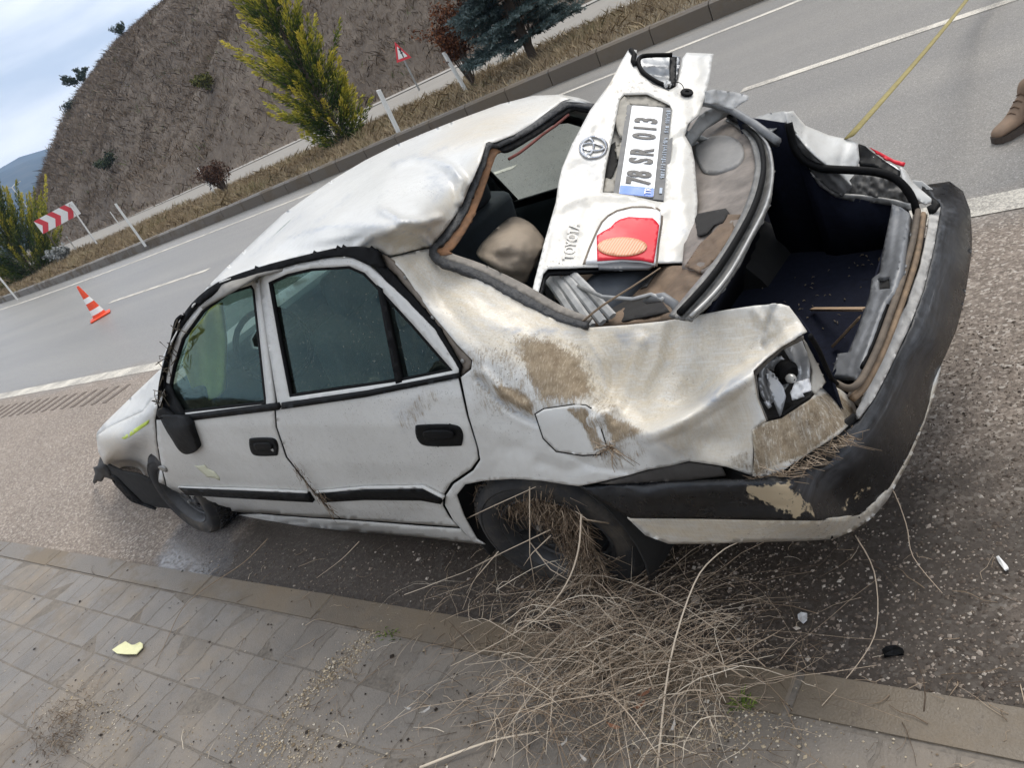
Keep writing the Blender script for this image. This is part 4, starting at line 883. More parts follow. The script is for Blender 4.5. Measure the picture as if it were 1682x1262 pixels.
m_.build('broken_bulb_holder', simple('grubby_white_plastic', (.5, .5, .49), .5, .3), lid)
tube('bulb_wire', [LID(.014)(p)[0] for p in smooth([(1104, 136), (1114, 135), (1121, 140), (1125, 150)], False, 4)], .0016, RUBBER, lid, 5)
# stay bars between lid and shelf
m_ = MB()
for k, (a, b) in enumerate((((896, 452), (950, 530)), ((912, 452), (972, 536)), ((928, 452), (990, 530)), ((940, 450), (1006, 520)))):
    pa, pb = cp(*a, 'z', .96), cp(*b, 'z', .90); m_.tube([pa, (np.array(pa) + pb) / 2 + np.array([0, 0, .006]), pb], .013, 6, flat=.5)
m_.build('hinge_rib', LMETAL, car)

# ---- parcel shelf and the strip between the rear window and the boot
SHELF = simple('grey_shelf_trim', (.20, .175, .155), .85, .55, 14, 0, .6, .01); SHELFB = simple('muddy_shelf', (.15, .105, .070), .9, .5, 12, 0, .6, .012)
sh_c = [(1141, 240, 'z', .93), (1190, 190, 'z', .95), (1240, 230, 'z', .93), (1235, 310, 'z', .92), (1185, 410, 'z', .91), (1110, 515, 'z', .90), (960, 530, 'z', .89), (900, 460, 'z', .86), (1140, 330, 'z', .90), (1060, 480, 'z', .84)]
SHS = TPS(sh_c)
shelf = panel('parcel_shelf', [(1120, 215), (1150, 190), (1192, 190), (1236, 226), (1244, 271), (1237, 312), (1218, 360), (1190, 412), (1160, 448), (1120, 440), (1130, 330)], SHS, SHELF, car, step=6, th=.01, dents=[('r', [(1145, 345), (1210, 330)], 8, -.012), ('r', [(1150, 300), (1220, 285)], 9, .010), ('b', (1170, 400), 30, 16, -.03), ('v', [(1148, 318), (1190, 322), (1228, 318)], 5, .012), ('v', [(1180, 290), (1172, 380)], 6, -.010), ('n', .006, 28), ('c', .022, 34)])
panel('shelf_hole', [(1140, 352), (1165, 347), (1192, 342), (1198, 350), (1186, 366), (1172, 370), (1160, 384), (1146, 388)], shift(SHS, .012), GAP, shelf, step=4, th=.003)  # dark sheet over the solid shelf, painting the shade of a hole
panel('mud_cake', [(1150, 400), (1172, 380), (1196, 352), (1216, 352), (1200, 388), (1176, 424), (1150, 446), (1124, 438)], shift(SHS, .010), SHELFB, shelf, step=4, th=.008, dents=[('c', .03, 22)])
panel('muddy_shelf_edge', [(1160, 448), (1190, 412), (1218, 360), (1226, 370), (1195, 430), (1160, 490), (1124, 520), (1075, 527), (1010, 533), (968, 537), (940, 522), (900, 470), (893, 452), (960, 444), (1078, 437), (1135, 436)], shift(SHS, -.015), SHELFB, car, step=6, th=.01, dents=[('r', [(1060, 440), (1010, 530)], 10, .03), ('r', [(1110, 440), (1060, 520)], 8, -.02), ('b', (1050, 500), 40, 20, -.05), ('n', .014, 22), ('c', .04, 30)])
panel('shelf_hole', [(1000, 500), (1040, 486), (1085, 492), (1100, 512), (1060, 520), (1010, 530), (985, 528)], shift(SHS, -.004), GAP, car, step=5, th=.003)  # dark sheet in place of a shaded opening
panel('shelf_hole', [(1000, 447), (1040, 443), (1080, 443), (1062, 470), (1020, 482), (1000, 470)], shift(SHS, .0), simple('dark_gap_metal', (.05, .048, .045), .6, .5), car, step=5, th=.003)  # dark sheet painting the shade of a gap
spk = smooth([(1145, 262), (1142, 240), (1160, 226), (1190, 222), (1214, 232), (1222, 252), (1212, 270), (1185, 282), (1158, 284)])
panel('speaker_cover', spk, shift(SHS, .025), simple('speaker_grey', (.20, .195, .188), .6, .2, 60), shelf, step=5, th=.03, dents=[('b', (1175, 250), 30, 18, .02), ('r', [(1213, 232), (1200, 262), (1160, 284)], 5, -.008)])
tube('parcel_edge_pipe', [cp(*p, 'z', z) for p, z in (((1062, 492), .93), ((1090, 488), .95), ((1108, 500), .93), ((1118, 520), .90))], .012, GREYPL, car, 8)
tube('torn_trim_strip', [cp(*p, 'z', .95) for p in ((950, 470), (990, 488), (1040, 492), (1070, 484), (1090, 492))], .006, METAL, car, 6)

# boot gutter: the curved front rim with its ridges
RIMO = [(1196, 190), (1235, 213), (1261, 239), (1270, 271), (1270, 303), (1261, 342), (1236, 392), (1204, 450), (1173, 490), (1137, 525)]
RIMI = [(1192, 197), (1216, 212), (1232, 232), (1240, 271), (1233, 310), (1215, 357), (1186, 410), (1155, 450), (1128, 482), (1098, 518)]
rim_c = [(p[0], p[1], 'z', .955) for p in RIMO[::2]] + [(p[0], p[1], 'z', .950) for p in RIMI[::2]]
RIMS = TPS(rim_c)
rimd = []
for f, a in ((.12, .010), (.36, -.012), (.55, .010), (.72, -.008), (.86, .008)):
    rimd.append(('r', [tuple(np.array(i_) * f + np.array(o_) * (1 - f)) for o_, i_ in zip(RIMO, RIMI)], 2.6, a))
RIMM = simple('boot_gutter_paint', (.13, .128, .122), .5, .8, 22, .1, .4)
rim = panel('boot_gutter', smooth(RIMO, False, 3) + smooth(RIMI, False, 3)[::-1], RIMS, RIMM, car, step=3.2, th=.008, dents=rimd + [('n', .003, 18)])
tube('gutter_seal', [RIMS(p)[0] + np.array([0, 0, .012]) for p in smooth([tuple(np.array(i_) * .46 + np.array(o_) * .54) for o_, i_ in zip(RIMO, RIMI)], False, 3)], .009, RUBBER, rim, 6)
tube('gutter_edge', [RIMS(p)[0] + np.array([0, 0, .008]) for p in smooth([tuple(np.array(i_) * .02 + np.array(o_) * .98) for o_, i_ in zip(RIMO, RIMI)], False, 3)], .005, METAL, rim, 6)
# folded hinge arm and clear flap beside the lid
tube('hinge_arm', [cp(*p, 'z', z) for p, z in (((1152, 168), 1.06), ((1176, 172), 1.05), ((1204, 182), 1.02), ((1240, 204), .99), ((1277, 232), .96))], .014, GREYPL, car, 8)
panel('hinge_plate', [(1126, 224), (1150, 190), (1186, 168), (1206, 178), (1196, 190), (1160, 212), (1136, 240)], TPS([(1126, 224, 'z', 1.0), (1150, 190, 'z', 1.02), (1206, 178, 'z', 1.0), (1136, 240, 'z', .96), (1196, 190, 'z', .97)]), LMETAL, car, step=4, th=.006, dents=[('r', [(1132, 232), (1195, 182)], 4, .010), ('n', .004, 10)])
panel('hinge_plate', [(1196, 180), (1240, 205), (1278, 233), (1276, 242), (1262, 240), (1232, 216), (1200, 192)], TPS([(1196, 180, 'z', .99), (1240, 205, 'z', .97), (1278, 233, 'z', .95), (1200, 192, 'z', .96)]), GREYPL, car, step=4, th=.008)
panel('torn_flap', [(1158, 150), (1172, 146), (1212, 152), (1230, 157), (1229, 163), (1204, 180), (1180, 172), (1158, 168)], TPS([(1158, 150, 'y', -.66), (1212, 152, 'y', -.78), (1229, 163, 'y', -.78), (1180, 172, 'y', -.68), (1158, 168, 'y', -.64)]), simple('scraped_clear_plastic', (.42, .42, .41), .3, .3, 12, 0, .3), car, step=4, th=.003, dents=[('n', .01, 12)])

# ---- boot well
NAVY = simple('navy_boot_carpet', (.0085, .0105, .021), .95, .5, 260, 0, .5, .003, 0, .15)
fz = .43
def wall_sheet(name, top, bot, mat=NAVY):
    n = len(top); return solid(mesh(name, list(top) + list(bot), [(i, i + 1, n + i + 1, n + i) for i in range(n - 1)], mat, bw), .006)
bw = mesh('boot_floor', [(-.87, .52, fz), (-.87, -.66, fz), (-.15, -.72, fz), (-.15, .60, fz)], [(0, 1, 2, 3)], NAVY, car, False)
tp_ = [RIMS(p)[0] + np.array([.02, 0, -.02]) for p in smooth(RIMO, False, 3)]; tp_ = [p for p in tp_ if p[1] < .50]; wall_sheet('boot_bulkhead', tp_, [(-.22, p[1], fz) for p in tp_])
tp_ = [cp(*p, 'y', y) + np.array([0, -.004, 0]) for p, y in (((1210, 192), -.70), ((1250, 196), -.69), ((1294, 203), -.665), ((1308, 244), -.64), ((1334, 286), -.61), ((1384, 320), -.585), ((1440, 332), -.59), ((1490, 340), -.56))]; wall_sheet('boot_side', tp_, [(p[0] + .01, min(p[1], -.62) - .01, fz - .004) for p in tp_])
tp_ = [cp(*p, 'y', y) + np.array([0, -.03, -.045]) for p, y in (((1107, 526), .55), ((1193, 509), .54), ((1250, 501), .53), ((1296, 503), .525), ((1326, 545), .54), ((1356, 628), .52))]; wall_sheet('boot_side', tp_, [(p[0], .50, fz - .004) for p in tp_])
tp_ = [cp(*p, 'z', .585) for p in ((1466, 338), (1463, 380), (1450, 421), (1430, 486), (1410, 541), (1394, 581), (1368, 617))]; wall_sheet('boot_rear', tp_, [(p[0] + .01, p[1], fz - .004) for p in tp_])
# sill trim, rusty gutter tube, bumper
SILL = simple('boot_sill_trim', (.155, .16, .168), .40, .25, 20, 0, .25); SILL2 = simple('scuffed_light_trim', (.36, .35, .33), .6, .5, 24, 0, .4, .005)
sl_c = [(1464, 335, 'z', .63), (1493, 349, 'z', .63), (1462, 421, 'z', .63), (1448, 421, 'z', .60), (1428, 486, 'z', .60), (1452, 497, 'z', .63), (1393, 581, 'z', .60), (1415, 597, 'z', .62), (1366, 617, 'z', .58), (1404, 620, 'z', .60)]
SLS = TPS(sl_c)
latch = [(1441, 458), (1460, 456), (1462, 474), (1440, 476)]
sill = panel('boot_sill', [(1465, 335), (1480, 340), (1494, 350), (1486, 400), (1475, 449), (1466, 480), (1452, 497), (1433, 550), (1417, 594), (1405, 622), (1390, 618), (1366, 617), (1376, 581), (1393, 579), (1409, 541), (1416, 520), (1428, 486), (1432, 458), (1445, 448), (1448, 421), (1462, 354)], SLS, SILL, car, [latch], 4, .02,
             [('r', [(1478, 345), (1466, 430), (1440, 510), (1400, 605)], 4, -.010), ('r', [(1470, 350), (1456, 430), (1430, 508)], 3, .006), ('n', .003, 12)])
panel('latch_recess', inset_px(latch, -1), shift(SLS, -.03), GAP, sill, step=6, th=.003)
SEALM = simple('muddy_rubber_seal', (.10, .078, .058), .8, .75, 22, 0, .5)
tube('boot_seal', [cp(*p, 'z', .625) for p in smooth([(1508, 346), (1502, 385), (1493, 421), (1480, 465), (1465, 508), (1443, 568), (1423, 610), (1408, 632), (1392, 638), (1374, 630)], False, 4)], .0090, SEALM, car, 8)
tube('boot_seal', [cp(*p, 'z', z) for p, z in zip(smooth([(1376, 632), (1366, 622), (1357, 604), (1345, 576), (1331, 552)], False, 4), np.linspace(.62, .86, 17))], .0058, RUBBER, car, 7)
tube('boot_seal', [cp(*p, 'z', .618) for p in smooth([(1484, 349), (1485, 380), (1478, 430), (1462, 486), (1438, 556), (1416, 604)], False, 4)], .006, RUBBER, car, 6)
tube('rear_panel_edge', [cp(*p, 'z', .60) for p in smooth([(1516, 352), (1510, 395), (1500, 440), (1474, 515), (1450, 575), (1432, 612), (1416, 640), (1400, 655)], False, 4)], .010, simple('rusty_edge', (.21, .145, .09), .75, .6, 26, 0, .5), car, 7)
panel('rear_panel', [(1500, 346), (1524, 352), (1512, 430), (1480, 520), (1440, 605), (1412, 668), (1392, 650), (1400, 638), (1424, 612), (1460, 520), (1490, 430)], TPS([(1500, 346, 'z', .57), (1524, 352, 'z', .56), (1512, 430, 'z', .55), (1440, 605, 'z', .55), (1412, 668, 'z', .54), (1392, 650, 'z', .57), (1490, 430, 'z', .58), (1424, 612, 'z', .58)]), simple('grimy_panel', (.13, .11, .09), .7, .5, 20), car, step=5, th=.006, dents=[('n', .005, 14)])

BUMP_TOP_L = [(950, 800), (1000, 797), (1060, 793), (1130, 790), (1193, 787), (1237, 788), (1285, 779), (1335, 746), (1380, 716), (1412, 690), (1436, 655), (1460, 611), (1493, 541), (1518, 477), (1535, 407), (1546, 338), (1530, 322), (1516, 304)]
BUMP_BOT = [(1560, 298), (1582, 314), (1594, 346), (1597, 392), (1596, 418), (1585, 489), (1571, 543), (1546, 600), (1535, 632), (1518, 690), (1492, 748), (1462, 800), (1440, 826), (1412, 846), (1380, 853), (1340, 856), (1250, 855), (1150, 853), (1036, 852), (1010, 838), (975, 815)]
b_c = [(950, 800, 'y', .80), (1060, 793, 'y', .80), (1193, 787, 'y', .795), (1285, 779, 'y', .765), (1335, 746, 'z', .555), (1380, 716, 'z', .555), (1412, 690, 'z', .553), (1460, 611, 'z', .55), (1493, 541, 'z', .55), (1518, 477, 'z', .55), (1546, 338, 'z', .545), (1516, 304, 'z', .55),
       (1560, 298, 'z', .52), (1582, 314, 'z', .48), (1597, 392, 'z', .42), (1585, 489, 'z', .40), (1546, 600, 'z', .37), (1518, 690, 'z', .345), (1462, 800, 'z', .325), (1412, 846, 'z', .33), (1340, 856, 'y', .775), (1250, 855, 'y', .81), (1150, 853, 'y', .815), (1036, 852, 'y', .81), (980, 820, 'y', .81),
       (1300, 815, 'y', .80), (1150, 815, 'y', .835), (1060, 815, 'y', .832), (1400, 770, 'z', .48), (1470, 690, 'z', .47), (1530, 560, 'z', .485), (1565, 430, 'z', .50), (1575, 350, 'z', .52), (1370, 815, 'z', .44)]
BS = TPS(b_c)
def bumper_mat():
    s = NT('scraped_black_bumper'); p = s.obj(); f = s.noise(30, 6, .65, p); g = s.noise(4, 5, .6, p); dust_or_sheen = s.at('dust_or_sheen'); mud = s.at('mud')
    sc = s.noise(1.0, 6, .7, s.scaled(p, (14, 3, 60), (.1, .1, 0)))
    c = s.mix(s.rng(g, .35, .7), (.006, .0063, .0072), (.012, .0126, .014))
    c = s.mix(s.math('MULTIPLY', dust_or_sheen, s.rng(s.math('ADD', s.math('MULTIPLY', sc, .6), s.math('MULTIPLY', f, .4)), .40, .66)), c, (.072, .077, .087))  # greyed where marked: dusting plus light painted on the top face
    c = s.mix(s.math('MULTIPLY', s.rng(sc, .62, .68), s.math('MULTIPLY', s.rng(g, .45, .6), .4)), c, (.26, .26, .26))
    th = s.math('SUBTRACT', mud, s.math('SUBTRACT', 1.72, s.math('MULTIPLY', f, 2.0))); mf = s.math('MULTIPLY', s.rng(th, -.06, .05), s.rng(mud, 0, .1))
    c = s.mix(mf, c, (.33, .265, .175)); s.bsdf(c, s.mix(mf, s.math('ADD', s.math('MULTIPLY', dust_or_sheen, .2), s.rng(f, .3, .7, .22, .38)), (.9, .9, .9)), 0, s.bump(s.math('ADD', f, s.math('MULTIPLY', mf, 1.5)), .25, .004), 0, .35); return s.m
BUMPM = bumper_mat()
bump_d = [('v', [(1030, 800), (1200, 797), (1300, 795), (1370, 765), (1430, 700), (1490, 600), (1530, 490), (1552, 380)], 12, .016), ('v', [(1050, 830), (1290, 832)], 7, -.008), ('n', .003, 40), ('n', .001, 12)]
bumper = panel('rear_bumper', BUMP_TOP_L + BUMP_BOT, BS, BUMPM, car, step=5.5, th=.02, dents=bump_d, marks={
    'dust_or_sheen': [([(1290, 800), (1340, 750), (1412, 692), (1493, 543), (1546, 340), (1575, 330), (1572, 430), (1540, 540), (1480, 660), (1420, 740), (1360, 800), (1320, 830)], 26, .95), ([(960, 802), (1230, 792), (1230, 806), (980, 812)], 6, .35), ([(1515, 560), (1535, 520), (1540, 570), (1510, 620)], 12, .8)],  # light on the top face painted in as grey, along with dusting
    'mud': [([(1215, 790), (1290, 785), (1330, 815), (1345, 850), (1300, 852), (1220, 815)], 30, .92), ([(1340, 850), (1420, 790), (1440, 800), (1400, 848)], 14, .5), ([(1080, 800), (1200, 792), (1210, 810), (1120, 815)], 10, .35)]})
panel('bumper_lip', [(1527, 345), (1545, 340), (1534, 407), (1517, 477), (1492, 541), (1459, 611), (1436, 655), (1411, 688), (1406, 676), (1421, 648), (1437, 602), (1471, 530), (1490, 500), (1513, 433), (1524, 375)], shift(BS, .008), SILL2, car, step=4, th=.008, dents=[('n', .006, 9)])
panel('bumper_valance', [(1030, 851), (1150, 852), (1250, 854), (1340, 855), (1380, 852), (1412, 845), (1440, 825), (1462, 799), (1492, 747), (1518, 689), (1535, 631), (1546, 602), (1538, 640), (1521, 690), (1494, 757), (1458, 822), (1432, 852), (1402, 872), (1370, 886), (1325, 889), (1250, 891), (1150, 894), (1098, 894), (1060, 880)],
      TPS([(1030, 851, 'y', .80), (1150, 852, 'y', .805), (1250, 854, 'y', .80), (1340, 855, 'y', .765), (1412, 845, 'z', .325), (1462, 799, 'z', .32), (1518, 689, 'z', .34), (1546, 602, 'z', .37), (1521, 690, 'z', .30), (1458, 822, 'z', .27), (1402, 872, 'y', .57), (1325, 889, 'y', .70), (1250, 891, 'y', .765), (1098, 894, 'y', .785)]), PAINT, bumper, step=6, th=.006, dents=[('n', .004, 30)],
      marks={'mud': [([(1280, 860), (1400, 850), (1420, 870), (1340, 890)], 12, .5)], 'cream': [([(1030, 850), (1540, 630), (1500, 760), (1400, 880), (1100, 895)], 10, .9)]})
hole = smooth([(1334, 884), (1345, 880), (1365, 880), (1368, 885), (1355, 888), (1340, 888)])
panel('tow_hole', hole, TPS([(1334, 884, 'y', .69), (1368, 885, 'y', .645), (1350, 880, 'y', .675), (1350, 888, 'y', .66)]), GAP, bumper, step=4, th=.004)
# dark closing panel between wing and bumper
panel('bumper_backing', [(960, 792), (1064, 770), (1132, 756), (1193, 765), (1240, 780), (1330, 740), (1405, 680), (1420, 700), (1380, 760), (1250, 810), (1000, 812)], TPS([(960, 792, 'y', .76), (1064, 770, 'y', .73), (1193, 765, 'y', .72), (1330, 740, 'y', .68), (1405, 680, 'y', .5), (1250, 810, 'y', .74), (1000, 812, 'y', .76), (1420, 700, 'y', .45)]), SHELL, car, step=9, th=.006)
panel('wing_underside', [(985, 795), (1064, 774), (1132, 760), (1185, 768), (1192, 782), (1130, 790), (1030, 796)], TPS([(985, 795, 'y', .80), (1064, 774, 'y', .765), (1132, 760, 'y', .75), (1192, 782, 'y', .75), (1030, 796, 'y', .785)]), simple('road_film', (.105, .095, .085), .85, .4, 30), car, step=5, th=.004)

# ---- broken left lamp
lampC = TPS([(1317, 557, 'y', .57), (1357, 628, 'y', .56), (1332, 653, 'y', .62), (1282, 685, 'y', .66), (1258, 690, 'y', .68), (1243, 657, 'y', .66), (1239, 614, 'y', .62), (1282, 569, 'y', .575)])
cav = [(1319, 553), (1358, 628), (1334, 655), (1284, 688), (1256, 693), (1240, 660), (1236, 612), (1282, 567)]
cavity = panel('lamp_cavity', cav, shift(lampC, -.055), simple('lamp_cavity_dark', (.045, .043, .040), .6, .5, 20), car, step=6, th=.004, dents=[('n', .008, 14)])
SILV = simple('silvered_plastic', (.62, .63, .64), .32, .3, 18, .35, .15)
panel('lamp_reflector', [(1286, 572), (1316, 558), (1328, 590), (1331, 622), (1318, 645), (1303, 640), (1310, 610), (1298, 592)], shift(lampC, -.03), SILV, cavity, step=4, th=.004, dents=[('b', (1310, 605), 16, 24, -.03), ('r', [(1300, 575), (1312, 612)], 3, .008)])
panel('lamp_reflector', [(1247, 612), (1262, 596), (1282, 585), (1296, 600), (1300, 620), (1288, 640), (1276, 655), (1262, 668), (1250, 650), (1245, 630)], shift(lampC, -.036), SILV, cavity, step=4, th=.004, dents=[('b', (1276, 620), 18, 22, -.035), ('r', [(1252, 620), (1264, 655)], 3, .008), ('r', [(1268, 598), (1278, 640)], 2.5, .01)])
panel('lamp_side_wall', [(1318, 557), (1326, 566), (1346, 604), (1356, 628), (1340, 648), (1334, 640), (1336, 610), (1326, 580)], shift(lampC, -.004), simple('lamp_cream_wall', (.36, .34, .30), .5, .3, 20), cavity, step=4, th=.006)
panel('lamp_shard', [(1258, 604), (1268, 612), (1286, 634), (1291, 652), (1284, 680), (1281, 686), (1272, 664), (1262, 640)], shift(lampC, -.004), simple('grey_lens_shard', (.40, .41, .42), .2, .25, 12, .3), cavity, step=4, th=.004)
panel('lamp_shard', [(1306, 628), (1330, 622), (1334, 640), (1318, 646), (1322, 652), (1302, 658), (1298, 646)], shift(lampC, -.012), simple('white_shard', (.75, .75, .75), .25, .2), cavity, step=4, th=.003, dents=[('n', .01, 8)])
panel('lamp_shard', [(1254, 660), (1264, 658), (1268, 668), (1262, 672)], shift(lampC, -.01), SILV, cavity, step=4, th=.003)
m_ = MB()
for q, r_ in (((1296, 612), .026), ((1288, 622), .014)):
    P = Vector(shift(lampC, -.02)(q)[0]); m_.lathe([(0, .012), (r_ * .6, .012), (r_, 0), (r_, -.02)], Matrix.Translation(P) @ Matrix.Rotation(math.radians(62), 4, 'Z') @ Matrix.Rotation(-PI / 2, 4, 'X'), 16)
m_.build('bulb_socket', RUBBER, cavity)
m_ = MB(); P = Vector(shift(lampC, -.004)((1299, 622))[0]); m_.lathe([(.002, .012), (.008, .010), (.011, .004), (.011, -.004), (.007, -.012)], Matrix.Translation(P) @ Matrix.Rotation(math.radians(62), 4, 'Z') @ Matrix.Rotation(-PI / 2, 4, 'X'), 14)
m_.build('bulb', simple('bulb_glass_grey', (.45, .45, .43), .1, .1, 10, .2, .02), cavity)
panel('lamp_surround', [(1236, 612), (1246, 602), (1282, 570), (1320, 553), (1321, 558), (1284, 576), (1250, 608), (1243, 616), (1247, 655), (1262, 690), (1256, 694), (1240, 660)], shift(lampC, .004), simple('dull_gasket', (.17, .155, .135), .7, .4), cavity, step=4, th=.008)
panel('lamp_pocket', [(1205, 640), (1222, 622), (1238, 612), (1243, 655), (1258, 692), (1238, 704), (1216, 690), (1206, 665)], shift(QS, .004), PAINT, quarter, step=4, th=.003, dents=[('b', (1228, 660), 16, 30, -.022), ('r', [(1207, 650), (1214, 685), (1236, 703)], 4, .006)], marks={'cream': [([(1200, 640), (1240, 610), (1260, 692), (1235, 705)], 8, .95)], 'mud': [([(1215, 685), (1258, 690), (1238, 706)], 8, .6)]})
RC = TPS([(1236, 706, 'y', .745), (1236, 783, 'y', .77), (1282, 774, 'y', .765), (1332, 742, 'y', .71), (1378, 714, 'y', .62), (1410, 683, 'x', -.90), (1392, 650, 'x', -.885), (1360, 632, 'x', -.87), (1332, 653, 'y', .635), (1282, 685, 'y', .69), (1310, 705, 'y', .705)])
panel('rear_corner', [(1235, 706), (1257, 694), (1284, 687), (1333, 655), (1345, 640), (1360, 631), (1378, 638), (1392, 649), (1404, 665), (1411, 683), (1378, 714), (1332, 743), (1284, 775), (1258, 782), (1236, 783), (1239, 745)], RC, PAINT, car, step=4, th=.004, dents=[('r', [(1290, 690), (1305, 745)], 6, .006), ('r', [(1345, 650), (1362, 700)], 8, .008), ('r', [(1375, 645), (1395, 685)], 6, -.008), ('n', .004, 14)], marks={'mud': [([(1232, 704), (1335, 652), (1375, 636), (1412, 684), (1330, 745), (1236, 784)], 8, .86)], 'cream': [([(1232, 704), (1335, 652), (1375, 636), (1412, 684), (1330, 745), (1236, 784)], 8, .9)]})
panel('lamp_lower_gap', [(1258, 693), (1283, 687), (1333, 654), (1330, 648), (1282, 680), (1258, 686)], shift(lampC, -.006), GAP, cavity, step=4, th=.003)

# ---- crushed right rear wing
RW = TPS([(1295, 195, 'y', -.66), (1303, 183, 'y', -.72), (1323, 206, 'y', -.76), (1362, 223, 'y', -.79), (1409, 234, 'y', -.80), (1411, 262, 'y', -.74), (1407, 282, 'y', -.70), (1398, 304, 'y', -.62), (1362, 271, 'y', -.60), (1326, 240, 'y', -.60)])
panel('crumpled_wing', [(1289, 184), (1303, 182), (1309, 190), (1323, 206), (1345, 215), (1362, 222), (1390, 228), (1409, 234), (1412, 262), (1407, 282), (1398, 305), (1386, 290), (1372, 279), (1360, 272), (1340, 256), (1326, 242), (1308, 220), (1294, 201)], RW, PAINT, car, step=4, th=.004, dents=[('r', [(1303, 186), (1316, 212), (1325, 222)], 6, .012), ('r', [(1322, 208), (1318, 230)], 5, -.012), ('b', (1375, 250), 24, 16, .014), ('r', [(1390, 232), (1378, 275)], 7, -.010), ('n', .004, 14)])
panel('wing_edge', [(1238, 193), (1262, 186), (1289, 182), (1296, 186), (1293, 200), (1285, 203), (1270, 214), (1248, 224), (1244, 216), (1270, 204), (1244, 200)], TPS([(1238, 193, 'y', -.80), (1289, 182, 'y', -.76), (1293, 200, 'y', -.68), (1270, 214, 'y', -.66), (1248, 224, 'y', -.62)]), LMETAL, car, step=4, th=.004, dents=[('n', .008, 12)])
panel('boot_trim', [(1296, 204), (1312, 226), (1330, 246), (1352, 266), (1372, 280), (1398, 306), (1396, 312), (1384, 322), (1362, 311), (1334, 286), (1326, 268), (1308, 246), (1300, 226)], TPS([(1296, 204, 'y', -.64), (1352, 266, 'y', -.60), (1398, 306, 'y', -.58), (1384, 322, 'y', -.57), (1334, 286, 'y', -.60), (1308, 246, 'y', -.63)]), simple('boot_side_trim', (.10, .10, .10), .6, .4, 20), car, step=4, th=.006, dents=[('r', [(1316, 240), (1384, 312)], 4, .010), ('n', .006, 12)])
tube('loose_boot_seal', [cp(*p, 'y', y) for p, y in zip(smooth([(1295, 202), (1300, 224), (1306, 246), (1322, 264), (1345, 275), (1367, 278), (1409, 280), (1440, 283), (1466, 291), (1485, 306), (1498, 326), (1506, 350)], False, 3), np.linspace(-.62, -.52, 34))], .0135, RUBBER, car, 8)
panel('boot_opening_edge', [(1331, 283), (1350, 300), (1364, 311), (1382, 320), (1410, 322), (1437, 325), (1470, 330), (1492, 336), (1494, 346), (1465, 338), (1437, 334), (1400, 331), (1372, 324), (1346, 306)], TPS([(1331, 283, 'y', -.60), (1382, 320, 'y', -.58), (1437, 325, 'y', -.58), (1492, 336, 'y', -.50), (1346, 306, 'y', -.60), (1465, 338, 'y', -.55)]), LMETAL, car, step=4, th=.008, dents=[('n', .004, 12)])
panel('inner_wing', [(1392, 300), (1407, 283), (1450, 290), (1482, 305), (1492, 334), (1440, 324), (1385, 318)], TPS([(1392, 300, 'y', -.63), (1450, 290, 'y', -.64), (1492, 334, 'y', -.56), (1385, 318, 'y', -.6)]), simple('smashed_inner_wing', (.06, .058, .055), .6, .9, 30), car, step=4, th=.004, dents=[('n', .02, 10)])
tl = panel('broken_tail_lamp', [(1411, 236), (1422, 240), (1428, 246), (1450, 262), (1470, 275), (1481, 282), (1477, 290), (1466, 292), (1452, 280), (1434, 272), (1412, 270)], TPS([(1411, 236, 'y', -.80), (1428, 246, 'y', -.80), (1481, 282, 'y', -.72), (1466, 292, 'y', -.68), (1412, 270, 'y', -.72)]), BLACK, car, step=4, th=.01, dents=[('n', .006, 10)])
panel('lamp_lens_remnant', [(1428, 242), (1444, 249), (1468, 262), (1487, 267), (1484, 273), (1470, 269), (1446, 256)], TPS([(1428, 242, 'y', -.81), (1487, 267, 'y', -.78), (1484, 273, 'y', -.77), (1446, 256, 'y', -.80)]), RED, tl, step=4, th=.006)
panel('lamp_reflector', [(1434, 257), (1448, 262), (1470, 272), (1480, 281), (1478, 290), (1466, 288), (1450, 278), (1442, 268)], TPS([(1434, 257, 'y', -.775), (1470, 272, 'y', -.75), (1478, 290, 'y', -.71), (1442, 268, 'y', -.76)]), SILV, tl, step=4, th=.003, dents=[('n', .006, 8)])
panel('rear_post', [(1480, 274), (1488, 280), (1500, 300), (1530, 326), (1530, 332), (1520, 336), (1500, 322), (1486, 304)], TPS([(1480, 274, 'z', .72), (1500, 300, 'z', .66), (1530, 326, 'z', .61), (1520, 336, 'z', .60), (1486, 304, 'z', .68)]), PAINT, car, step=4, th=.006)
panel('torn_bracket', [(1514, 305), (1520, 308), (1524, 318), (1538, 328), (1544, 334), (1536, 346), (1526, 352), (1522, 340), (1532, 334), (1518, 324)], TPS([(1514, 305, 'z', .60), (1544, 334, 'z', .585), (1526, 352, 'z', .57), (1518, 324, 'z', .595)]), BLACK, car, step=4, th=.008)
# ---- far side, cabin, wheels, nose (car frame: x forward, y left, z up)
def rs(x, z, off=0.0): return (x, -float(s_fun(np.array(x), np.array(z))) + .02 - off, z)
def right_panel(name, outline, mat, parent, holes=(), step=.06, th=.004, off=0.0):
    A, T = tri_fill(outline, list(holes), step); V_ = [rs(x, z, off) for x, z in A]
    a, b, c = [np.array([V_[i] for i in T[:, k]]) for k in range(3)]; n = np.cross(b - a, c - a)
    if n[:, 1].mean() > 0: T = T[:, ::-1]
    o = mesh(name, V_, T, mat, parent); solid(o, th) if th else None; return o
RWIN1 = [(1.92, .90), (1.78, 1.02), (1.50, 1.19), (1.28, 1.26), (.98, 1.28), (.98, .90)]
RWIN2 = [(.90, .90), (.90, 1.28), (.62, 1.27), (.32, 1.21), (-.02, .92)]
right_panel('front_door', [(2.05, .22), (2.05, .80), (1.98, .92), (1.80, 1.06), (1.50, 1.235), (1.25, 1.31), (.945, 1.325), (.945, .22)], PAINT, car, [RWIN1])
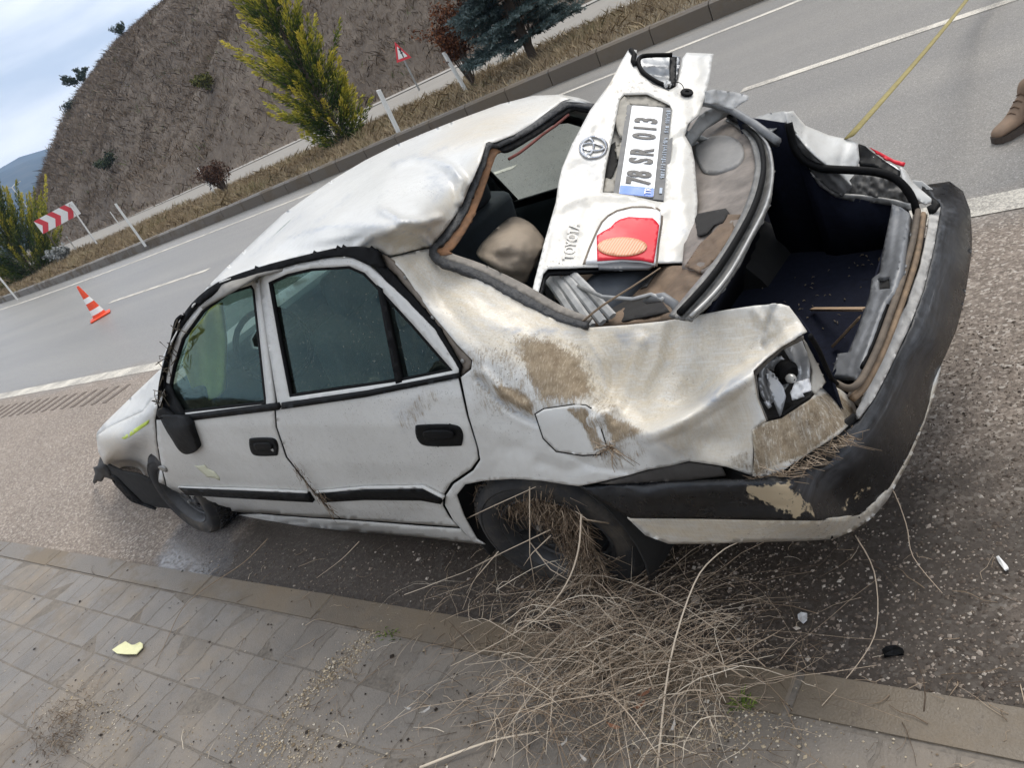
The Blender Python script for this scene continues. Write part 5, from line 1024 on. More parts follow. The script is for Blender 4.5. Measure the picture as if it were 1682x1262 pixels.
rd = right_panel('rear_door', [(.935, .22), (.935, 1.325), (.60, 1.315), (.26, 1.245), (-.10, .93), (-.04, .75), (.20, .62), (.38, .40), (.42, .22)], PAINT, car, [RWIN2])
right_panel('window_glass', [(x, z) for x, z in RWIN1], GLASSF, rd, step=.3, th=0, off=-.01)
right_panel('window_glass', [(x, z) for x, z in RWIN2], GLASSF, rd, step=.3, th=0, off=-.01)
right_panel('front_wing', [(2.06, .22), (2.06, .86), (2.9, .80), (3.45, .68), (3.5, .35), (2.95, .30), (2.90, .45), (2.72, .62), (2.45, .62), (2.28, .45), (2.22, .22)], PAINT, car)
right_panel('rear_wing', [(-.05, .74), (-.11, .93), (.10, 1.10), (.02, 1.10), (-.18, .90), (-.34, .78), (-.55, .66), (-.80, .58), (-.86, .50), (-.42, .50), (-.36, .42), (-.32, .55), (-.12, .64), (.05, .62)], PAINT, car)
TRIM = simple('door_trim_dark_green_grey', (.030, .038, .038), .55, .3, 12)
dt = right_panel('door_trim', [(.95, .30), (.95, .89), (.2, .90), (-.12, .91), (-.05, .72), (.22, .60), (.40, .35)], TRIM, rd, off=-.045)
right_panel('door_trim', [(2.0, .30), (2.0, .86), (1.8, .895), (1.0, .89), (1.0, .30)], TRIM, rd, off=-.045)
right_panel('belt_seal', [(1.95, .875), (1.95, .905), (.99, .915), (.99, .885)], RUBBER, rd, off=-.055, th=.012)
right_panel('belt_seal', [(.92, .885), (.92, .918), (-.05, .945), (-.05, .91)], RUBBER, rd, off=-.055, th=.012)
right_panel('pillar_trim', [(.985, .90), (.99, 1.30), (.89, 1.30), (.885, .90)], TRIM, rd, off=-.04, th=.015)
right_panel('window_seal', [(.89, .90), (.89, 1.29), (.62, 1.285), (.30, 1.225), (-.06, .92), (-.02, .915), (.325, 1.205), (.62, 1.262), (.872, 1.27), (.872, .90)], RUBBER, rd, off=-.03, th=.012)
tube('inner_handle', [(.62, -.70, .80), (.60, -.69, .835), (.53, -.688, .85), (.46, -.69, .835), (.44, -.70, .80)], .010, RUBBER, dt, 8)
# floor, bulkheads, seats
m_ = MB(); m_.box((1.2, 0, .24), (2.7, 1.46, .03)); m_.box((2.52, 0, .48), (.03, 1.30, .44)); m_.box((-.45, 0, .40), (.5, 1.30, .03)); m_.box((3.0, 0, .45), (.9, 1.0, .3))
m_.build('floor_pan', SHELL, car)
m_ = MB(); m_.box((2.02, 0, .77), (.42, 1.36, .22)); m_.tube([(1.80, -.5, .90), (1.80, .5, .90)], .05, 8); m_.build('dashboard', DGREY, car, bevel=.03)
m_ = MB()
for k in range(25):
    pass
ring = [(1.62 + .06 * math.sin(t) * .6, .36 + .18 * math.cos(t), .88 + .17 * math.sin(t)) for t in np.linspace(0, 2 * PI, 25)]
m_.tube(ring, .014, 8); m_.tube([(1.62, .20, .88), (1.66, .36, .87), (1.62, .52, .88)], .018, 6); m_.tube([(1.66, .36, .87), (1.95, .36, .75)], .025, 8); m_.build('steering_wheel', RUBBER, car)
SEAT = simple('dark_seat_cloth', (.035, .042, .052), .9, .35, 30, 0, .4)
def soft(name, pts_r, mat, parent, sub=2):            # rounded cushion: box list -> bevelled and subdivided
    m2 = MB()
    for c, d, rot in pts_r: m2.box(c, d, rot)
    o = m2.build(name, mat, parent, auto=None); b = o.modifiers.new('bevel', 'BEVEL'); b.width = .04; b.segments = 3; return o
for y in (.36, -.36):
    st = soft('front_seat', [((1.18, y, .42), (.52, .50, .16), Matrix.Rotation(-.10, 3, 'Y')), ((.90, y, .72), (.15, .48, .62), Matrix.Rotation(.28 - .5, 3, 'Y'))], SEAT, car)
    soft('headrest', [((.80, y, 1.10), (.09, .26, .17), Matrix.Rotation(-.15, 3, 'Y'))], SEAT, st)
    [(lambda m2: (m2.tube([(.82, y + q, .98), (.81, y + q, 1.06)], .007, 6), m2.build('headrest_post', METAL, st)))(MB()) for q in (-.06, .06)]
soft('rear_seat', [((.22, 0, .42), (.50, 1.28, .18), None), ((-.12, 0, .66), (.16, 1.30, .52), Matrix.Rotation(-.42, 3, 'Y'))], SEAT, car)
# A pillars, windscreen
WSC = glass('cracked_windscreen', (.55, .62, .58), .3)
mesh('windscreen', [(2.20, .66, .92), (2.28, 0, .93), (2.20, -.66, .92), (1.45, -.52, 1.29), (1.52, 0, 1.315), (1.42, .50, 1.265)], [(0, 1, 4, 5), (1, 2, 3, 4)], WSC, car)
tube('windscreen_pillar', [(2.20, -.70, .90), (1.80, -.62, 1.10), (1.42, -.55, 1.29)], .035, PAINT, car, 8)
tube('windscreen_pillar', [SIDE(-.03)(p)[0] for p in ((268, 640), (276, 588), (296, 545), (322, 510))], .022, PAINT, car, 8)
# broken windscreen trim standing proud along the pillar
tube('torn_windscreen_trim', [SIDE(.02)(p)[0] for p in smooth([(262, 668), (263, 640), (268, 612), (276, 582), (284, 556), (290, 528), (298, 520)], False, 4)], .009, RUBBER, car, 6)
mb = MB(); rr = random.Random(11)
for q in range(26):
    t = rr.random(); p0 = (np.array([262, 668]) * (1 - t) + np.array([292, 528]) * t) + np.array([rr.uniform(-5, 4), 0]); P = Vector(SIDE(.025)(p0)[0])
    mb.tube([P, P + Vector((rr.uniform(-.02, .03), rr.uniform(-.01, .03), rr.uniform(-.03, .03))), P + Vector((rr.uniform(-.04, .05), rr.uniform(-.01, .04), rr.uniform(-.05, .05)))], .0022, 4)
mb.build('caught_straw', simple('dark_straw', (.075, .06, .04), .9, .5), car)['kind'] = 'stuff'
# hanging mirror
mir = [(263, 684), (282, 682), (302, 684), (309, 692), (316, 712), (325, 734), (323, 741), (312, 746), (302, 746), (292, 738), (282, 722), (272, 706)]
mo = panel('door_mirror', smooth(mir, True, 3), SIDE(.02), simple('scuffed_mirror_shell', (.010, .0105, .011), .6, .8, 26, 0, .2, .004, 0, .15), car, step=4, th=.05, dents=[('b', (296, 714), 22, 26, .05), ('r', [(300, 690), (318, 738)], 5, .008)])
panel('mirror_bracket', [(258, 672), (268, 668), (276, 676), (284, 682), (276, 690), (264, 690), (257, 682)], SIDE(.02), BLACK, mo, step=4, th=.03)
# nose: torn bumper end and arch liner under the wing
panel('front_arch_liner', [(171, 760), (200, 774), (227, 779), (259, 794), (284, 809), (331, 830), (367, 853), (376, 862), (352, 860), (318, 842), (290, 822), (262, 806), (240, 800), (262, 838), (270, 844), (254, 845), (228, 832), (203, 806), (182, 784)][0:8] + [(330, 846), (300, 832), (272, 842), (252, 845), (228, 833), (203, 808), (182, 786), (172, 770)], TPS([(171, 760, 'y', .66), (227, 779, 'y', .70), (284, 809, 'y', .69), (376, 862, 'y', .69), (300, 832, 'y', .69), (252, 845, 'y', .70), (203, 808, 'y', .68), (182, 786, 'y', .66)]), SHELL, car, step=6, th=.01, dents=[('n', .01, 25)])
panel('torn_front_bumper', [(152, 792), (156, 778), (153, 768), (160, 766), (164, 752), (170, 764), (178, 774), (188, 790), (178, 786), (170, 784), (166, 792), (158, 790), (155, 796)], TPS([(152, 792, 'y', .62), (164, 752, 'y', .64), (188, 790, 'y', .66), (160, 770, 'y', .68)]), simple('torn_bumper_grey', (.028, .028, .028), .7, .6, 30), car, step=4, th=.02, dents=[('n', .03, 10)])
panel('front_bumper_end', [(176, 776), (190, 784), (210, 806), (232, 828), (262, 842), (272, 845), (250, 846), (228, 836), (206, 816), (188, 796)], TPS([(176, 776, 'y', .66), (210, 806, 'y', .70), (272, 845, 'y', .74), (228, 836, 'y', .70)]), RUBBER, car, step=5, th=.02, dents=[('n', .008, 14)])
panel('wing_bolt_scar', smooth([(259, 768), (266, 766), (272, 770), (273, 776), (266, 774)]), SIDE(.006), METAL, car, step=3, th=.003)
# black pipe with brackets, floor-side stones: simple tail panel below the bumper
# ---- wheels
TYRE = NT('tyre_rubber'); tp = TYRE.obj(); TYRE.bsdf(TYRE.mix(TYRE.rng(TYRE.noise(7, 5, .7, tp), .45, .7), (.020, .020, .021), (.085, .072, .056)), .78, 0, TYRE.bump(TYRE.noise(70, 4, .7, tp), .4, .004)); TYRE = TYRE.m
RIMB = simple('black_steel_rim', (.045, .046, .048), .5, .6, 18, .2, .3)
def wheel(name, loc, rz, rx, R=.285, W=.18, parent=None):
    e = empty(name, loc, 0, parent); e.rotation_euler = (rx, 0, rz)      # axle along local y, outer face at +y
    ax = Matrix.Rotation(-PI / 2, 4, 'X')                                # local z of the lathe -> +y
    t = MB(); h = W / 2
    t.lathe([(R * .66, -h * .8), (R * .74, -h), (R * .90, -h * 1.04), (R * .965, -h * .86), (R, -h * .7), (R, -h * .05), (R * .975, -h * .03), (R * .975, h * .03), (R, h * .05), (R, h * .7), (R * .965, h * .86), (R * .93, h * .99), (R * .90, h * 1.03), (R * .885, h * 1.0), (R * .86, h * 1.02), (R * .74, h), (R * .66, h * .8), (R * .64, h * .5)], ax, 56)
    nt_ = 56                                                             # shoulder and tread blocks
    for k in range(nt_):
        a = 2 * PI * k / nt_
        for s_ in (-1, 1):
            for yy, ww in ((.52, .30), (.20, .22)):
                c = Vector((math.cos(a + .02 * s_) * (R + .002), s_ * h * yy, math.sin(a + .02 * s_) * (R + .002))); t.box(c, (.012, h * ww, .022), Matrix.Rotation(-a, 3, 'Y'))
    ty = t.build('tyre', TYRE, e, auto=40)
    r = MB(); r.lathe([(R * .66, h * .78), (R * .685, h * .86), (R * .67, h * .90), (R * .63, h * .80), (R * .60, h * .35), (R * .56, h * .30)], ax, 48)
    n = 9; pr = R * .555
    outer = [(pr * math.cos(t_), pr * math.sin(t_)) for t_ in np.linspace(0, 2 * PI, 48, endpoint=False)]
    holes = [[(R * .40 * math.cos(2 * PI * k / n) + R * .075 * math.cos(q), R * .40 * math.sin(2 * PI * k / n) + R * .075 * math.sin(q)) for q in np.linspace(0, 2 * PI, 12, endpoint=False)] for k in range(n)]
    A, T = tri_fill(outer, holes, R * .07); rad = np.linalg.norm(A, axis=1); zz = h * (.30 + .28 * np.exp(-((rad - R * .28) / (R * .10)) ** 2) - .10 * np.exp(-(rad / (R * .16)) ** 2))
    r.add([(ax @ Vector((a[0], a[1], z_))) for a, z_ in zip(A, zz)], [tuple(t_) for t_ in T])
    r.lathe([(0, h * .62), (R * .12, h * .60), (R * .15, h * .45), (R * .16, h * .2)], ax, 24)
    rim_ = r.build('rim', RIMB, e, auto=40); solid(rim_, .006)
    b_ = MB(); b_.lathe([(0, -h * .1), (R * .58, -h * .1)], ax, 24); b_.build('brake_disc', SHELL, e)
    for k in range(4):
        a = 2 * PI * k / 4 + .4; u_ = MB(); u_.lathe([(0, .016), (.010, .014), (.011, 0)], Matrix.Translation((R * .24 * math.cos(a), h * .5, R * .24 * math.sin(a))) @ ax, 8); u_.build('wheel_nut', METAL, e)
    return e
wheel('rear_wheel', (.01, .66, .272), math.radians(9), math.radians(-7), parent=car)
wheel('front_wheel', (2.72, .705, .245), math.radians(2), math.radians(3), .275, parent=car)
for loc in ((0, -.66, .285), (2.58, -.64, .285)):
    e = wheel('road_wheel', loc, PI, 0, parent=car)

# ---- things in and on the car
SACK = simple('beige_cloth', (.30, .245, .185), .9, .28, 7, 0, .5, .01)
sk_c = [(842, 356, 'y', -.02), (890, 384, 'y', .05), (893, 396, 'y', .1), (860, 465, 'y', .30), (784, 418, 'y', .30), (795, 395, 'y', .2), (815, 372, 'y', .05), (835, 420, 'y', .34), (820, 400, 'y', .30), (860, 400, 'y', .26)]
sack = panel('cloth_bundle', smooth([(842, 356), (856, 358), (874, 368), (888, 384), (894, 396), (886, 420), (872, 448), (862, 466), (838, 458), (806, 438), (784, 420), (784, 410), (794, 396), (814, 376), (830, 362)], True, 3), TPS(sk_c), SACK, None, step=5, th=.02, dents=[('r', [(843, 360), (862, 376), (888, 392)], 5, -.012), ('r', [(846, 362), (838, 398), (800, 420)], 7, .014), ('r', [(790, 412), (826, 424), (850, 420)], 5, -.012), ('r', [(796, 424), (840, 446), (858, 440)], 5, .012), ('r', [(866, 400), (858, 440)], 6, -.012), ('n', .010, 24)])
sack.matrix_world = Matrix.Translation(CAR_T) @ Matrix.Rotation(CAR_YAW, 4, 'Z')
tag(sack, 'dirty beige cloth bundle lying on the rear seat below the missing rear window', 'cloth')
yel = panel('hanging_cloth', [(345, 508), (362, 498), (370, 560), (366, 640), (358, 652), (340, 660), (316, 640), (300, 600), (312, 548)], TPS([(345, 508, 'y', .54), (362, 498, 'y', .52), (366, 650, 'y', .66), (330, 650, 'y', .67), (300, 600, 'y', .64), (340, 580, 'y', .60)]), simple('mustard_cloth', (.62, .50, .14), .9, .2, 10, 0, .3), None, step=6, th=.012, dents=[('r', [(338, 515), (345, 655)], 5, .02), ('r', [(352, 510), (358, 650)], 4, -.02), ('r', [(322, 545), (330, 650)], 5, -.02)])
yel.matrix_world = Matrix.Translation(CAR_T) @ Matrix.Rotation(CAR_YAW, 4, 'Z'); tag(yel, 'mustard yellow cloth hanging inside behind the front door glass', 'cloth')
WOOD = simple('split_wood', (.36, .25, .16), .8, .25, 40, 0, .4)
def c2w(p): return Vector(RZ @ np.asarray(p, float) + CAR_T)
def stick(name, a, b, w_, h_, label, mat=WOOD, group=None):
    A, B = Vector(a), Vector(b); m2 = MB(); d = B - A; rot = d.to_track_quat('X', 'Z').to_matrix(); m2.box((0, 0, 0), (d.length, w_, h_)); o = m2.build(name, mat, None, bevel=.001)
    o.location = (A + B) / 2; o.rotation_euler = rot.to_euler(); tag(o, label, 'stick', group); return o
stick('wooden_slat', c2w(cp(1334, 508, 'z', .445)), c2w(cp(1420, 508, 'z', .585)), .016, .008, 'thin wooden slat bridging from boot floor to sill trim, lying level', group='wood slats in the boot')
stick('wooden_slat', c2w(cp(1369, 568, 'z', .445)), c2w(cp(1414, 520, 'z', .560)), .018, .008, 'short wooden slat leaning diagonally against the boot sill', group='wood slats in the boot')
# crumbs on the boot carpet
mb = MB(); rr = random.Random(3)
for _ in range(260):
    u, v = (rr.gauss(1395, 42), rr.gauss(390, 18)) if rr.random() < .72 else (rr.uniform(1230, 1450), rr.uniform(300, 560))
    p = cp(u, v, 'z', .434)
    if not (-.88 < p[0] < -.3 and -.6 < p[1] < .5): continue
    P = c2w(p); a = rr.uniform(0, 6.28); l = rr.uniform(.0015, .007); d = Vector((math.cos(a) * l, math.sin(a) * l, rr.uniform(0, .003))); mb.tube([P - d, P + Vector((0, 0, .003)), P + d], rr.uniform(.0007, .0020), 4)
o = mb.build('straw_crumbs', simple('straw_crumb', (.23, .19, .13), .9, .4), None, auto=None); tag(o, 'crumbs of straw and leaf scattered on the navy boot carpet', 'debris', kind='stuff')
# tow strap running off towards the right
STRAP = simple('yellow_strap', (.27, .225, .085), .85, .35, 60, 0, .5)
A = c2w(cp(1396, 224, 'y', -.80)); B = at_dist(1592, -6, 7.2); Cc = at_dist(1664, -104, 8.75)
pts = [A + (B - A) * t + Vector((0, 0, -.012 * math.sin(t * PI))) for t in np.linspace(0, 1, 14)] + [Cc]
o = mesh('tow_strap', *tube_geo(pts, .022, 6, None, .22), STRAP); tag(o, 'worn yellow webbing tow strap stretched taut from the right rear wing', 'strap')
# ================================================================== THINGS ALONG THE ROAD
ridge('mountain_ridge', 900, 2400, lambda a: np.interp(a, [-75, -40, -30, -27, -25, -23.7, -21.5, -18, -10, 10, 50], [120, 140, 140, 150, 165, 172, 150, 125, 110, 120, 110]), -75, 50, 4.0)
ridge('foothill', 260, 600, lambda a: np.interp(a, [-60, -30, -26, -23.5, -22, -20, -12, 20], [26, 24, 20, 16.5, 16, 12, 8, 12]), -60, 20, 8.0)
WHITE = simple('white_plastic', (.66, .66, .63), .5, .1, 20); STEEL = simple('galvanised_steel', (.30, .30, .29), .5, .25, 30, .6)
REDP = simple('red_sheeting', (.62, .045, .06), .4, .1, 14, 0, .05); WHT = simple('white_sheeting', (.78, .78, .76), .45, .06, 14, 0, .05)
# traffic cone
def place_up(o, P): o.location = P
P = gp(166, 521); cone = tag(empty('traffic_cone', P, 1.1), 'orange traffic cone with two white bands standing on the road', 'cone')
CO = simple('orange_cone', (.78, .075, .022), .5, .15, 14, 0, .1)
m_ = MB(); m_.lathe([(.135, .03), (.122, .10)], None, 28); m_.lathe([(.101, .20), (.080, .335)], None, 28); m_.lathe([(.060, .435), (.026, .66), (.020, .685), (.010, .69)], None, 28); m_.build('cone_body', CO, cone)
m_ = MB(); m_.lathe([(.123, .10), (.121, .10), (.100, .205), (.100, .20)], None, 28); m_.build('cone_band', WHT, cone); m_ = MB(); m_.lathe([(.081, .335), (.080, .335), (.059, .436), (.059, .43)], None, 28); m_.build('cone_band', WHT, cone)
m_ = MB(); m_.box((0, 0, .02), (.40, .40, .034)); m_.lathe([(.175, .037), (.14, .05), (.135, .034)], None, 28); m_.build('cone_base', CO, cone, bevel=.012)
# delineator posts
def post(uv, z, h, lab, lean=(0, 0), w_=.10):
    P = gp(uv[0], uv[1], z); e = tag(empty('delineator_post', P, 0), lab, 'post', 'white delineator posts along the median'); e.rotation_euler = (lean[0], lean[1], -.4)
    m_ = MB(); pr = [(-w_ / 2, -.03), (w_ / 2, -.03), (w_ * .3, .035), (-w_ * .3, .035)]
    V_ = [(x, y, -.1) for x, y in pr] + [(x, y, h - .01) for x, y in pr[:2]] + [(x, y, h) for x, y in pr[2:]]
    m_.add(V_, [(0, 1, 5, 4), (1, 2, 6, 5), (2, 3, 7, 6), (3, 0, 4, 7), (4, 5, 6, 7)]); m_.build('post_body', WHITE, e, sm=False, bevel=.006)
    m_ = MB(); m_.box((0, -.033, h - .16), (w_ * .5, .008, .09)); m_.build('reflector', REDP, e); return e
post((657, 222), .20, .98, 'white delineator post nearest the car, beside the triangle sign', (0, -.10), .13)
post((767, 152), .20, .98, 'white delineator post beside the rust-leaved shrub', (0, .18))
post((355, 321), .12, 1.15, 'white delineator post beside the low brown bush', (0, .0))
post((236, 400), .22, 1.35, 'tall white delineator post between chevron sign and low brown bush', (0, .0), .12)
post((196, 369), .12, .95, 'small far delineator post beyond the second road, right of chevron sign')
post((128, 414), .12, 1.0, 'short delineator post just behind the chevron sign legs')
post((26, 489), .22, 1.15, 'white delineator post below the golden conifer at the left edge', (0, .0), .12)
# chevron board
chp = [gp(107, 426, .15), gp(162, 405, .15)]
def cam_board(corners, dist_pts): pass
Pm = (chp[0] + chp[1]) / 2
chd = tag(empty('chevron_sign', Pm, 0), 'red and white chevron board on two grey posts beside the second road', 'road sign')
# its face turned towards the traffic on this side
fc = Vector((CAM[0], CAM[1], 0)) - Vector((Pm.x, Pm.y, 0)); fc.normalize(); rt = Vector((-fc.y, fc.x, 0)); upv = Vector((0, 0, 1))
d0 = (Pm - Vector(CAM)).length
def on_board(u, v):
    d = Vector(rays((u, v))[0]); t = (Pm - Vector(CAM)).dot(fc) / d.dot(fc); return Vector(CAM) + d * t - Pm
TL, BL, TR, BR = on_board(56, 365), on_board(72, 386), on_board(117, 329), on_board(132, 349)
ex = ((TR - TL) + (BR - BL)).normalized(); ctr = (TL + BL + TR + BR) / 4; ex = rt if rt.dot(ex) > 0 else -rt; ey = upv
Wd = ((TR - TL).length + (BR - BL).length) / 2; Hd = ((TL - BL).length + (TR - BR).length) / 2
def bp(a, b, n): return ctr + ex * (a * Wd / 2) + ey * (b * Hd / 2) + fc * n
m_ = MB(); c8 = [bp(*q, n) for n in (-.02, 0) for q in ((-1, -1), (1, -1), (1, 1), (-1, 1))]; m_.add(c8, [(3, 2, 1, 0), (4, 5, 6, 7), (0, 1, 5, 4), (1, 2, 6, 5), (2, 3, 7, 6), (3, 0, 4, 7)]); m_.build('sign_board', WHT, chd, sm=False)
tx, sw = .22, .29
for k in range(3):
    x0 = -1.0 + k * .66
    q = [(x0, 1), (x0 + sw, 1), (x0 + sw + tx, 0), (x0 + sw, -1), (x0, -1), (x0 + tx, 0)]
    q = [(min(a, .995), b) for a, b in q]
    m_ = MB(); m_.add([bp(a, b, .006) for a, b in q], [(0, 5, 2, 1), (5, 4, 3, 2)]); m_.build('chevron', REDP, chd, sm=False)
for pp in chp:
    q = pp - Pm; a = (q.dot(ex)) / (Wd / 2); top = ctr + ex * q.dot(ex) + ey * (Hd * .4) - fc * .05; m_ = MB(); m_.tube([(q.x, q.y, -.2), tuple(top)], .045, 8); m_.build('sign_post', STEEL, chd)
# triangle sign
P = gp(688, 146, .15); tri = tag(empty('warning_sign', P, 0), 'red-edged triangular warning sign with black symbol on a leaning post', 'road sign')
fc2 = Vector((-P.x, -P.y, 0)).normalized(); rt2 = Vector((-fc2.y, fc2.x, 0))
def on_tri(u, v):
    d = Vector(rays((u, v))[0]); t = (P - Vector(CAM)).dot(fc2) / d.dot(fc2); return Vector(CAM) + d * t - P
A3 = [on_tri(648, 68), on_tri(676, 94), on_tri(652, 103)]; cen = sum(A3, Vector()) / 3
def tri_pts(f, n): return [cen + (a - cen) * f + fc2 * n for a in A3]
m_ = MB(); m_.add(tri_pts(1, 0) + tri_pts(1, -.02), [(0, 1, 2), (5, 4, 3), (0, 3, 4, 1), (1, 4, 5, 2), (2, 5, 3, 0)]); m_.build('sign_border', REDP, tri, sm=False)
m_ = MB(); m_.add(tri_pts(.62, .006), [(0, 1, 2)]); m_.build('sign_face', WHT, tri, sm=False)
a_, b_ = on_tri(656, 79), on_tri(663, 94); dd_ = (b_ - a_).normalized(); sd_ = dd_.cross(fc2)
m_ = MB()
for t0, t1, w0, w1 in ((0, .35, .045, .02), (.35, .55, .02, .05), (.55, 1.0, .022, .018)):
    p0, p1 = a_ + (b_ - a_) * t0 + fc2 * .01, a_ + (b_ - a_) * t1 + fc2 * .01; m_.add([p0 - sd_ * w0, p0 + sd_ * w0, p1 + sd_ * w1, p1 - sd_ * w1], [(0, 1, 2, 3)])
m_.build('sign_symbol', simple('black_sheeting', (.02, .02, .02), .5, .1), tri, sm=False)
bt = on_tri(664, 99); m_ = MB(); m_.tube([(0, 0, -.2), tuple(bt * .5), tuple(bt + (cen - bt) * .8 - fc2 * .05)], .035, 8); m_.build('sign_post', STEEL, tri)

# far street lamp over the trees, with its wire
LP = at_dist(48, 345, 150); lamp = tag(empty('street_lamp', (LP.x, LP.y, 0)), 'distant double-armed street lamp seen against the blue mountain', 'street lamp')
hd = at_dist(35, 300, 150); H_ = hd.z
m_ = MB(); m_.tube([(0, 0, -2), (0, 0, H_)], .09, 6); m_.build('lamp_pole', WHITE, lamp)
for s_ in (-1, 1): 
    m_ = MB(); m_.tube([(0, 0, H_), (.1, s_ * .6, H_ + .22), (.2, s_ * 1.35, H_ + .3)], .05, 5); m_.box((.22, s_ * 1.55, H_ + .3), (.22, .55, .12)); m_.build('lamp_head', WHITE, lamp)

# ------------------------------------------------------------------ conifers
def leaf_mesh(name, quads, mat, parent, tone):
    """quads: n x 4 x 3 array of leaf-sized faces"""
    Q = np.asarray(quads, np.float32); n = len(Q); me = bpy.data.meshes.new(name)
    me.vertices.add(n * 4); me.vertices.foreach_set('co', Q.ravel()); me.loops.add(n * 4); me.loops.foreach_set('vertex_index', np.arange(n * 4, dtype=np.int32))
    me.polygons.add(n); me.polygons.foreach_set('loop_start', np.arange(0, n * 4, 4, dtype=np.int32)); me.polygons.foreach_set('loop_total', np.full(n, 4, np.int32)); me.update(calc_edges=True)
    o = link(name, me, mat, parent); attr(o, 'tone', np.repeat(np.asarray(tone), 4)); return o
def frond(rng, base, d, ln, wd, n, quads, tone, t0, t1, droop=0.0):
    """a feathery spray: small leaflets set along a stem, smaller towards its tip"""
    d = d / np.linalg.norm(d); side = np.cross(d, [0, 0, 1.0]); side /= np.linalg.norm(side) + 1e-6; up = np.cross(side, d)
    for i in range(n):
        s_ = (i + rng.random()) / n; p = base + d * ln * s_ + np.array([0, 0, -droop * s_ * s_ * ln]); a = rng.uniform(0, 2 * PI)
        o = (side * math.cos(a) + up * math.sin(a)); l = wd * (1.15 - .8 * s_) * rng.uniform(.7, 1.3); dd = d * .75 + o * .8; dd /= np.linalg.norm(dd); w_ = np.cross(dd, rng.normal(size=3)); w_ /= np.linalg.norm(w_) + 1e-6; w_ *= l * .17
        quads.append([p - w_ * .6, p + w_ * .6, p + dd * l * .7 + w_, p + dd * l - w_ * .3]); tone.append(min(1, max(0, t0 + (t1 - t0) * s_ + rng.normal(0, .07))))
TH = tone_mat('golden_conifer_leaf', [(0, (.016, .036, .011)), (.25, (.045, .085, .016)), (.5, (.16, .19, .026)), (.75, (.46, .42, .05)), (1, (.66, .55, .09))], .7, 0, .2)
BARK = simple('grey_brown_bark', (.10, .075, .055), .95, .4, 12, 0, .7, .02)
def thuja(P, H_, R_, lab, seed, ntier=150, lean=(0, 0)):
    e = tag(empty('golden_conifer', P), lab, 'conifer', None); rng = np.random.default_rng(seed); sc = .8 + .16 * R_
    m_ = MB(); m_.tube([(0, 0, -.2), (.03, 0, H_ * .3), (lean[0] * .6, lean[1] * .6, H_ * .65), (lean[0], lean[1], H_ * .96)], .05, 8, [.09, .07, .045, .012]); 
    quads = []; tone = []
    lumps = [(rng.uniform(0, 2 * PI), rng.uniform(.05, .95), rng.uniform(.75, 1.4)) for _ in range(16)]
    for k in range(ntier):                                  # plumes: upswept branches, each a tapering brush of fine leaf
        t = rng.random() ** 1.1; a = rng.uniform(0, 2 * PI); prof = (1 - t) ** .7 * (.6 + .4 * min(1, t * 5 + .2)) + .05
        g = 1.0
        for la, lt, lv in lumps:
            da = abs((a - la + PI) % (2 * PI) - PI); g *= 1 + (lv - 1) * math.exp(-(da / .6) ** 2 - ((t - lt) / .12) ** 2)
        r1 = R_ * prof * g * rng.uniform(.6, 1.0); r0 = r1 * rng.uniform(.05, .55); z = H_ * (.005 + .935 * t)
        out_ = np.array([math.cos(a), math.sin(a), 0]); base = np.array([lean[0] * t, lean[1] * t, z]) + out_ * r0 - np.array([0, 0, r1 * .15]); dirv = out_ + np.array([0, 0, rng.uniform(.25, .95) + 1.2 * t]); dirv /= np.linalg.norm(dirv)
        ln = (r1 - r0) * 1.2 + (.32 + .30 * rng.random()) * sc
        if rng.random() < .12: ln *= 1.45
        curve = np.array([0, 0, .25]) * ln; m_.tube([base, base + dirv * ln * .5 + curve * .12, base + dirv * ln * .85 + curve * .5], .008, 4, [.012, .007, .003])
        bright = rng.uniform(.7, 1.15); n_ = int(150 * ln / sc)
        for j in range(n_):
            s_ = rng.random() ** .8; p = base + dirv * ln * s_ + curve * s_ * s_; wd = .20 * sc * (1 - s_) ** .6 * (.35 + .65 * min(1, s_ * 4)) + .02
            q = rng.normal(size=3); q -= dirv * (q @ dirv); q /= np.linalg.norm(q) + 1e-6; rad = rng.random() ** .6; c_ = p + q * wd * rad * .8
            d = dirv * 1.1 + q * .55 * rng.random() + rng.normal(0, .18, 3); d /= np.linalg.norm(d); w_ = np.cross(d, rng.normal(size=3)); w_ /= np.linalg.norm(w_) + 1e-6; l = .105 * sc * rng.uniform(.6, 1.3); w_ *= l * .17
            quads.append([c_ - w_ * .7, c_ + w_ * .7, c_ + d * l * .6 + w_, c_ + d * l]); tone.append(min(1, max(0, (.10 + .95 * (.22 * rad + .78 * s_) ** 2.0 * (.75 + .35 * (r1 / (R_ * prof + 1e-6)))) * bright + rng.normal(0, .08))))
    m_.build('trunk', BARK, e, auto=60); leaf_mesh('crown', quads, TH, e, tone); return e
P1 = gp(568, 238, .15); b1 = Vector(rays((500, 0))[0]); 
H1 = 6.6
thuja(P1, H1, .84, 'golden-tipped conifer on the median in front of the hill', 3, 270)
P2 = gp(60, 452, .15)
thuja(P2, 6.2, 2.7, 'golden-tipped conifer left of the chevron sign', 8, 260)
SP = tone_mat('blue_spruce_needle', [(0, (.020, .034, .032)), (.4, (.060, .092, .088)), (.75, (.125, .165, .162)), (1, (.22, .26, .26))], .8, 0, .2)
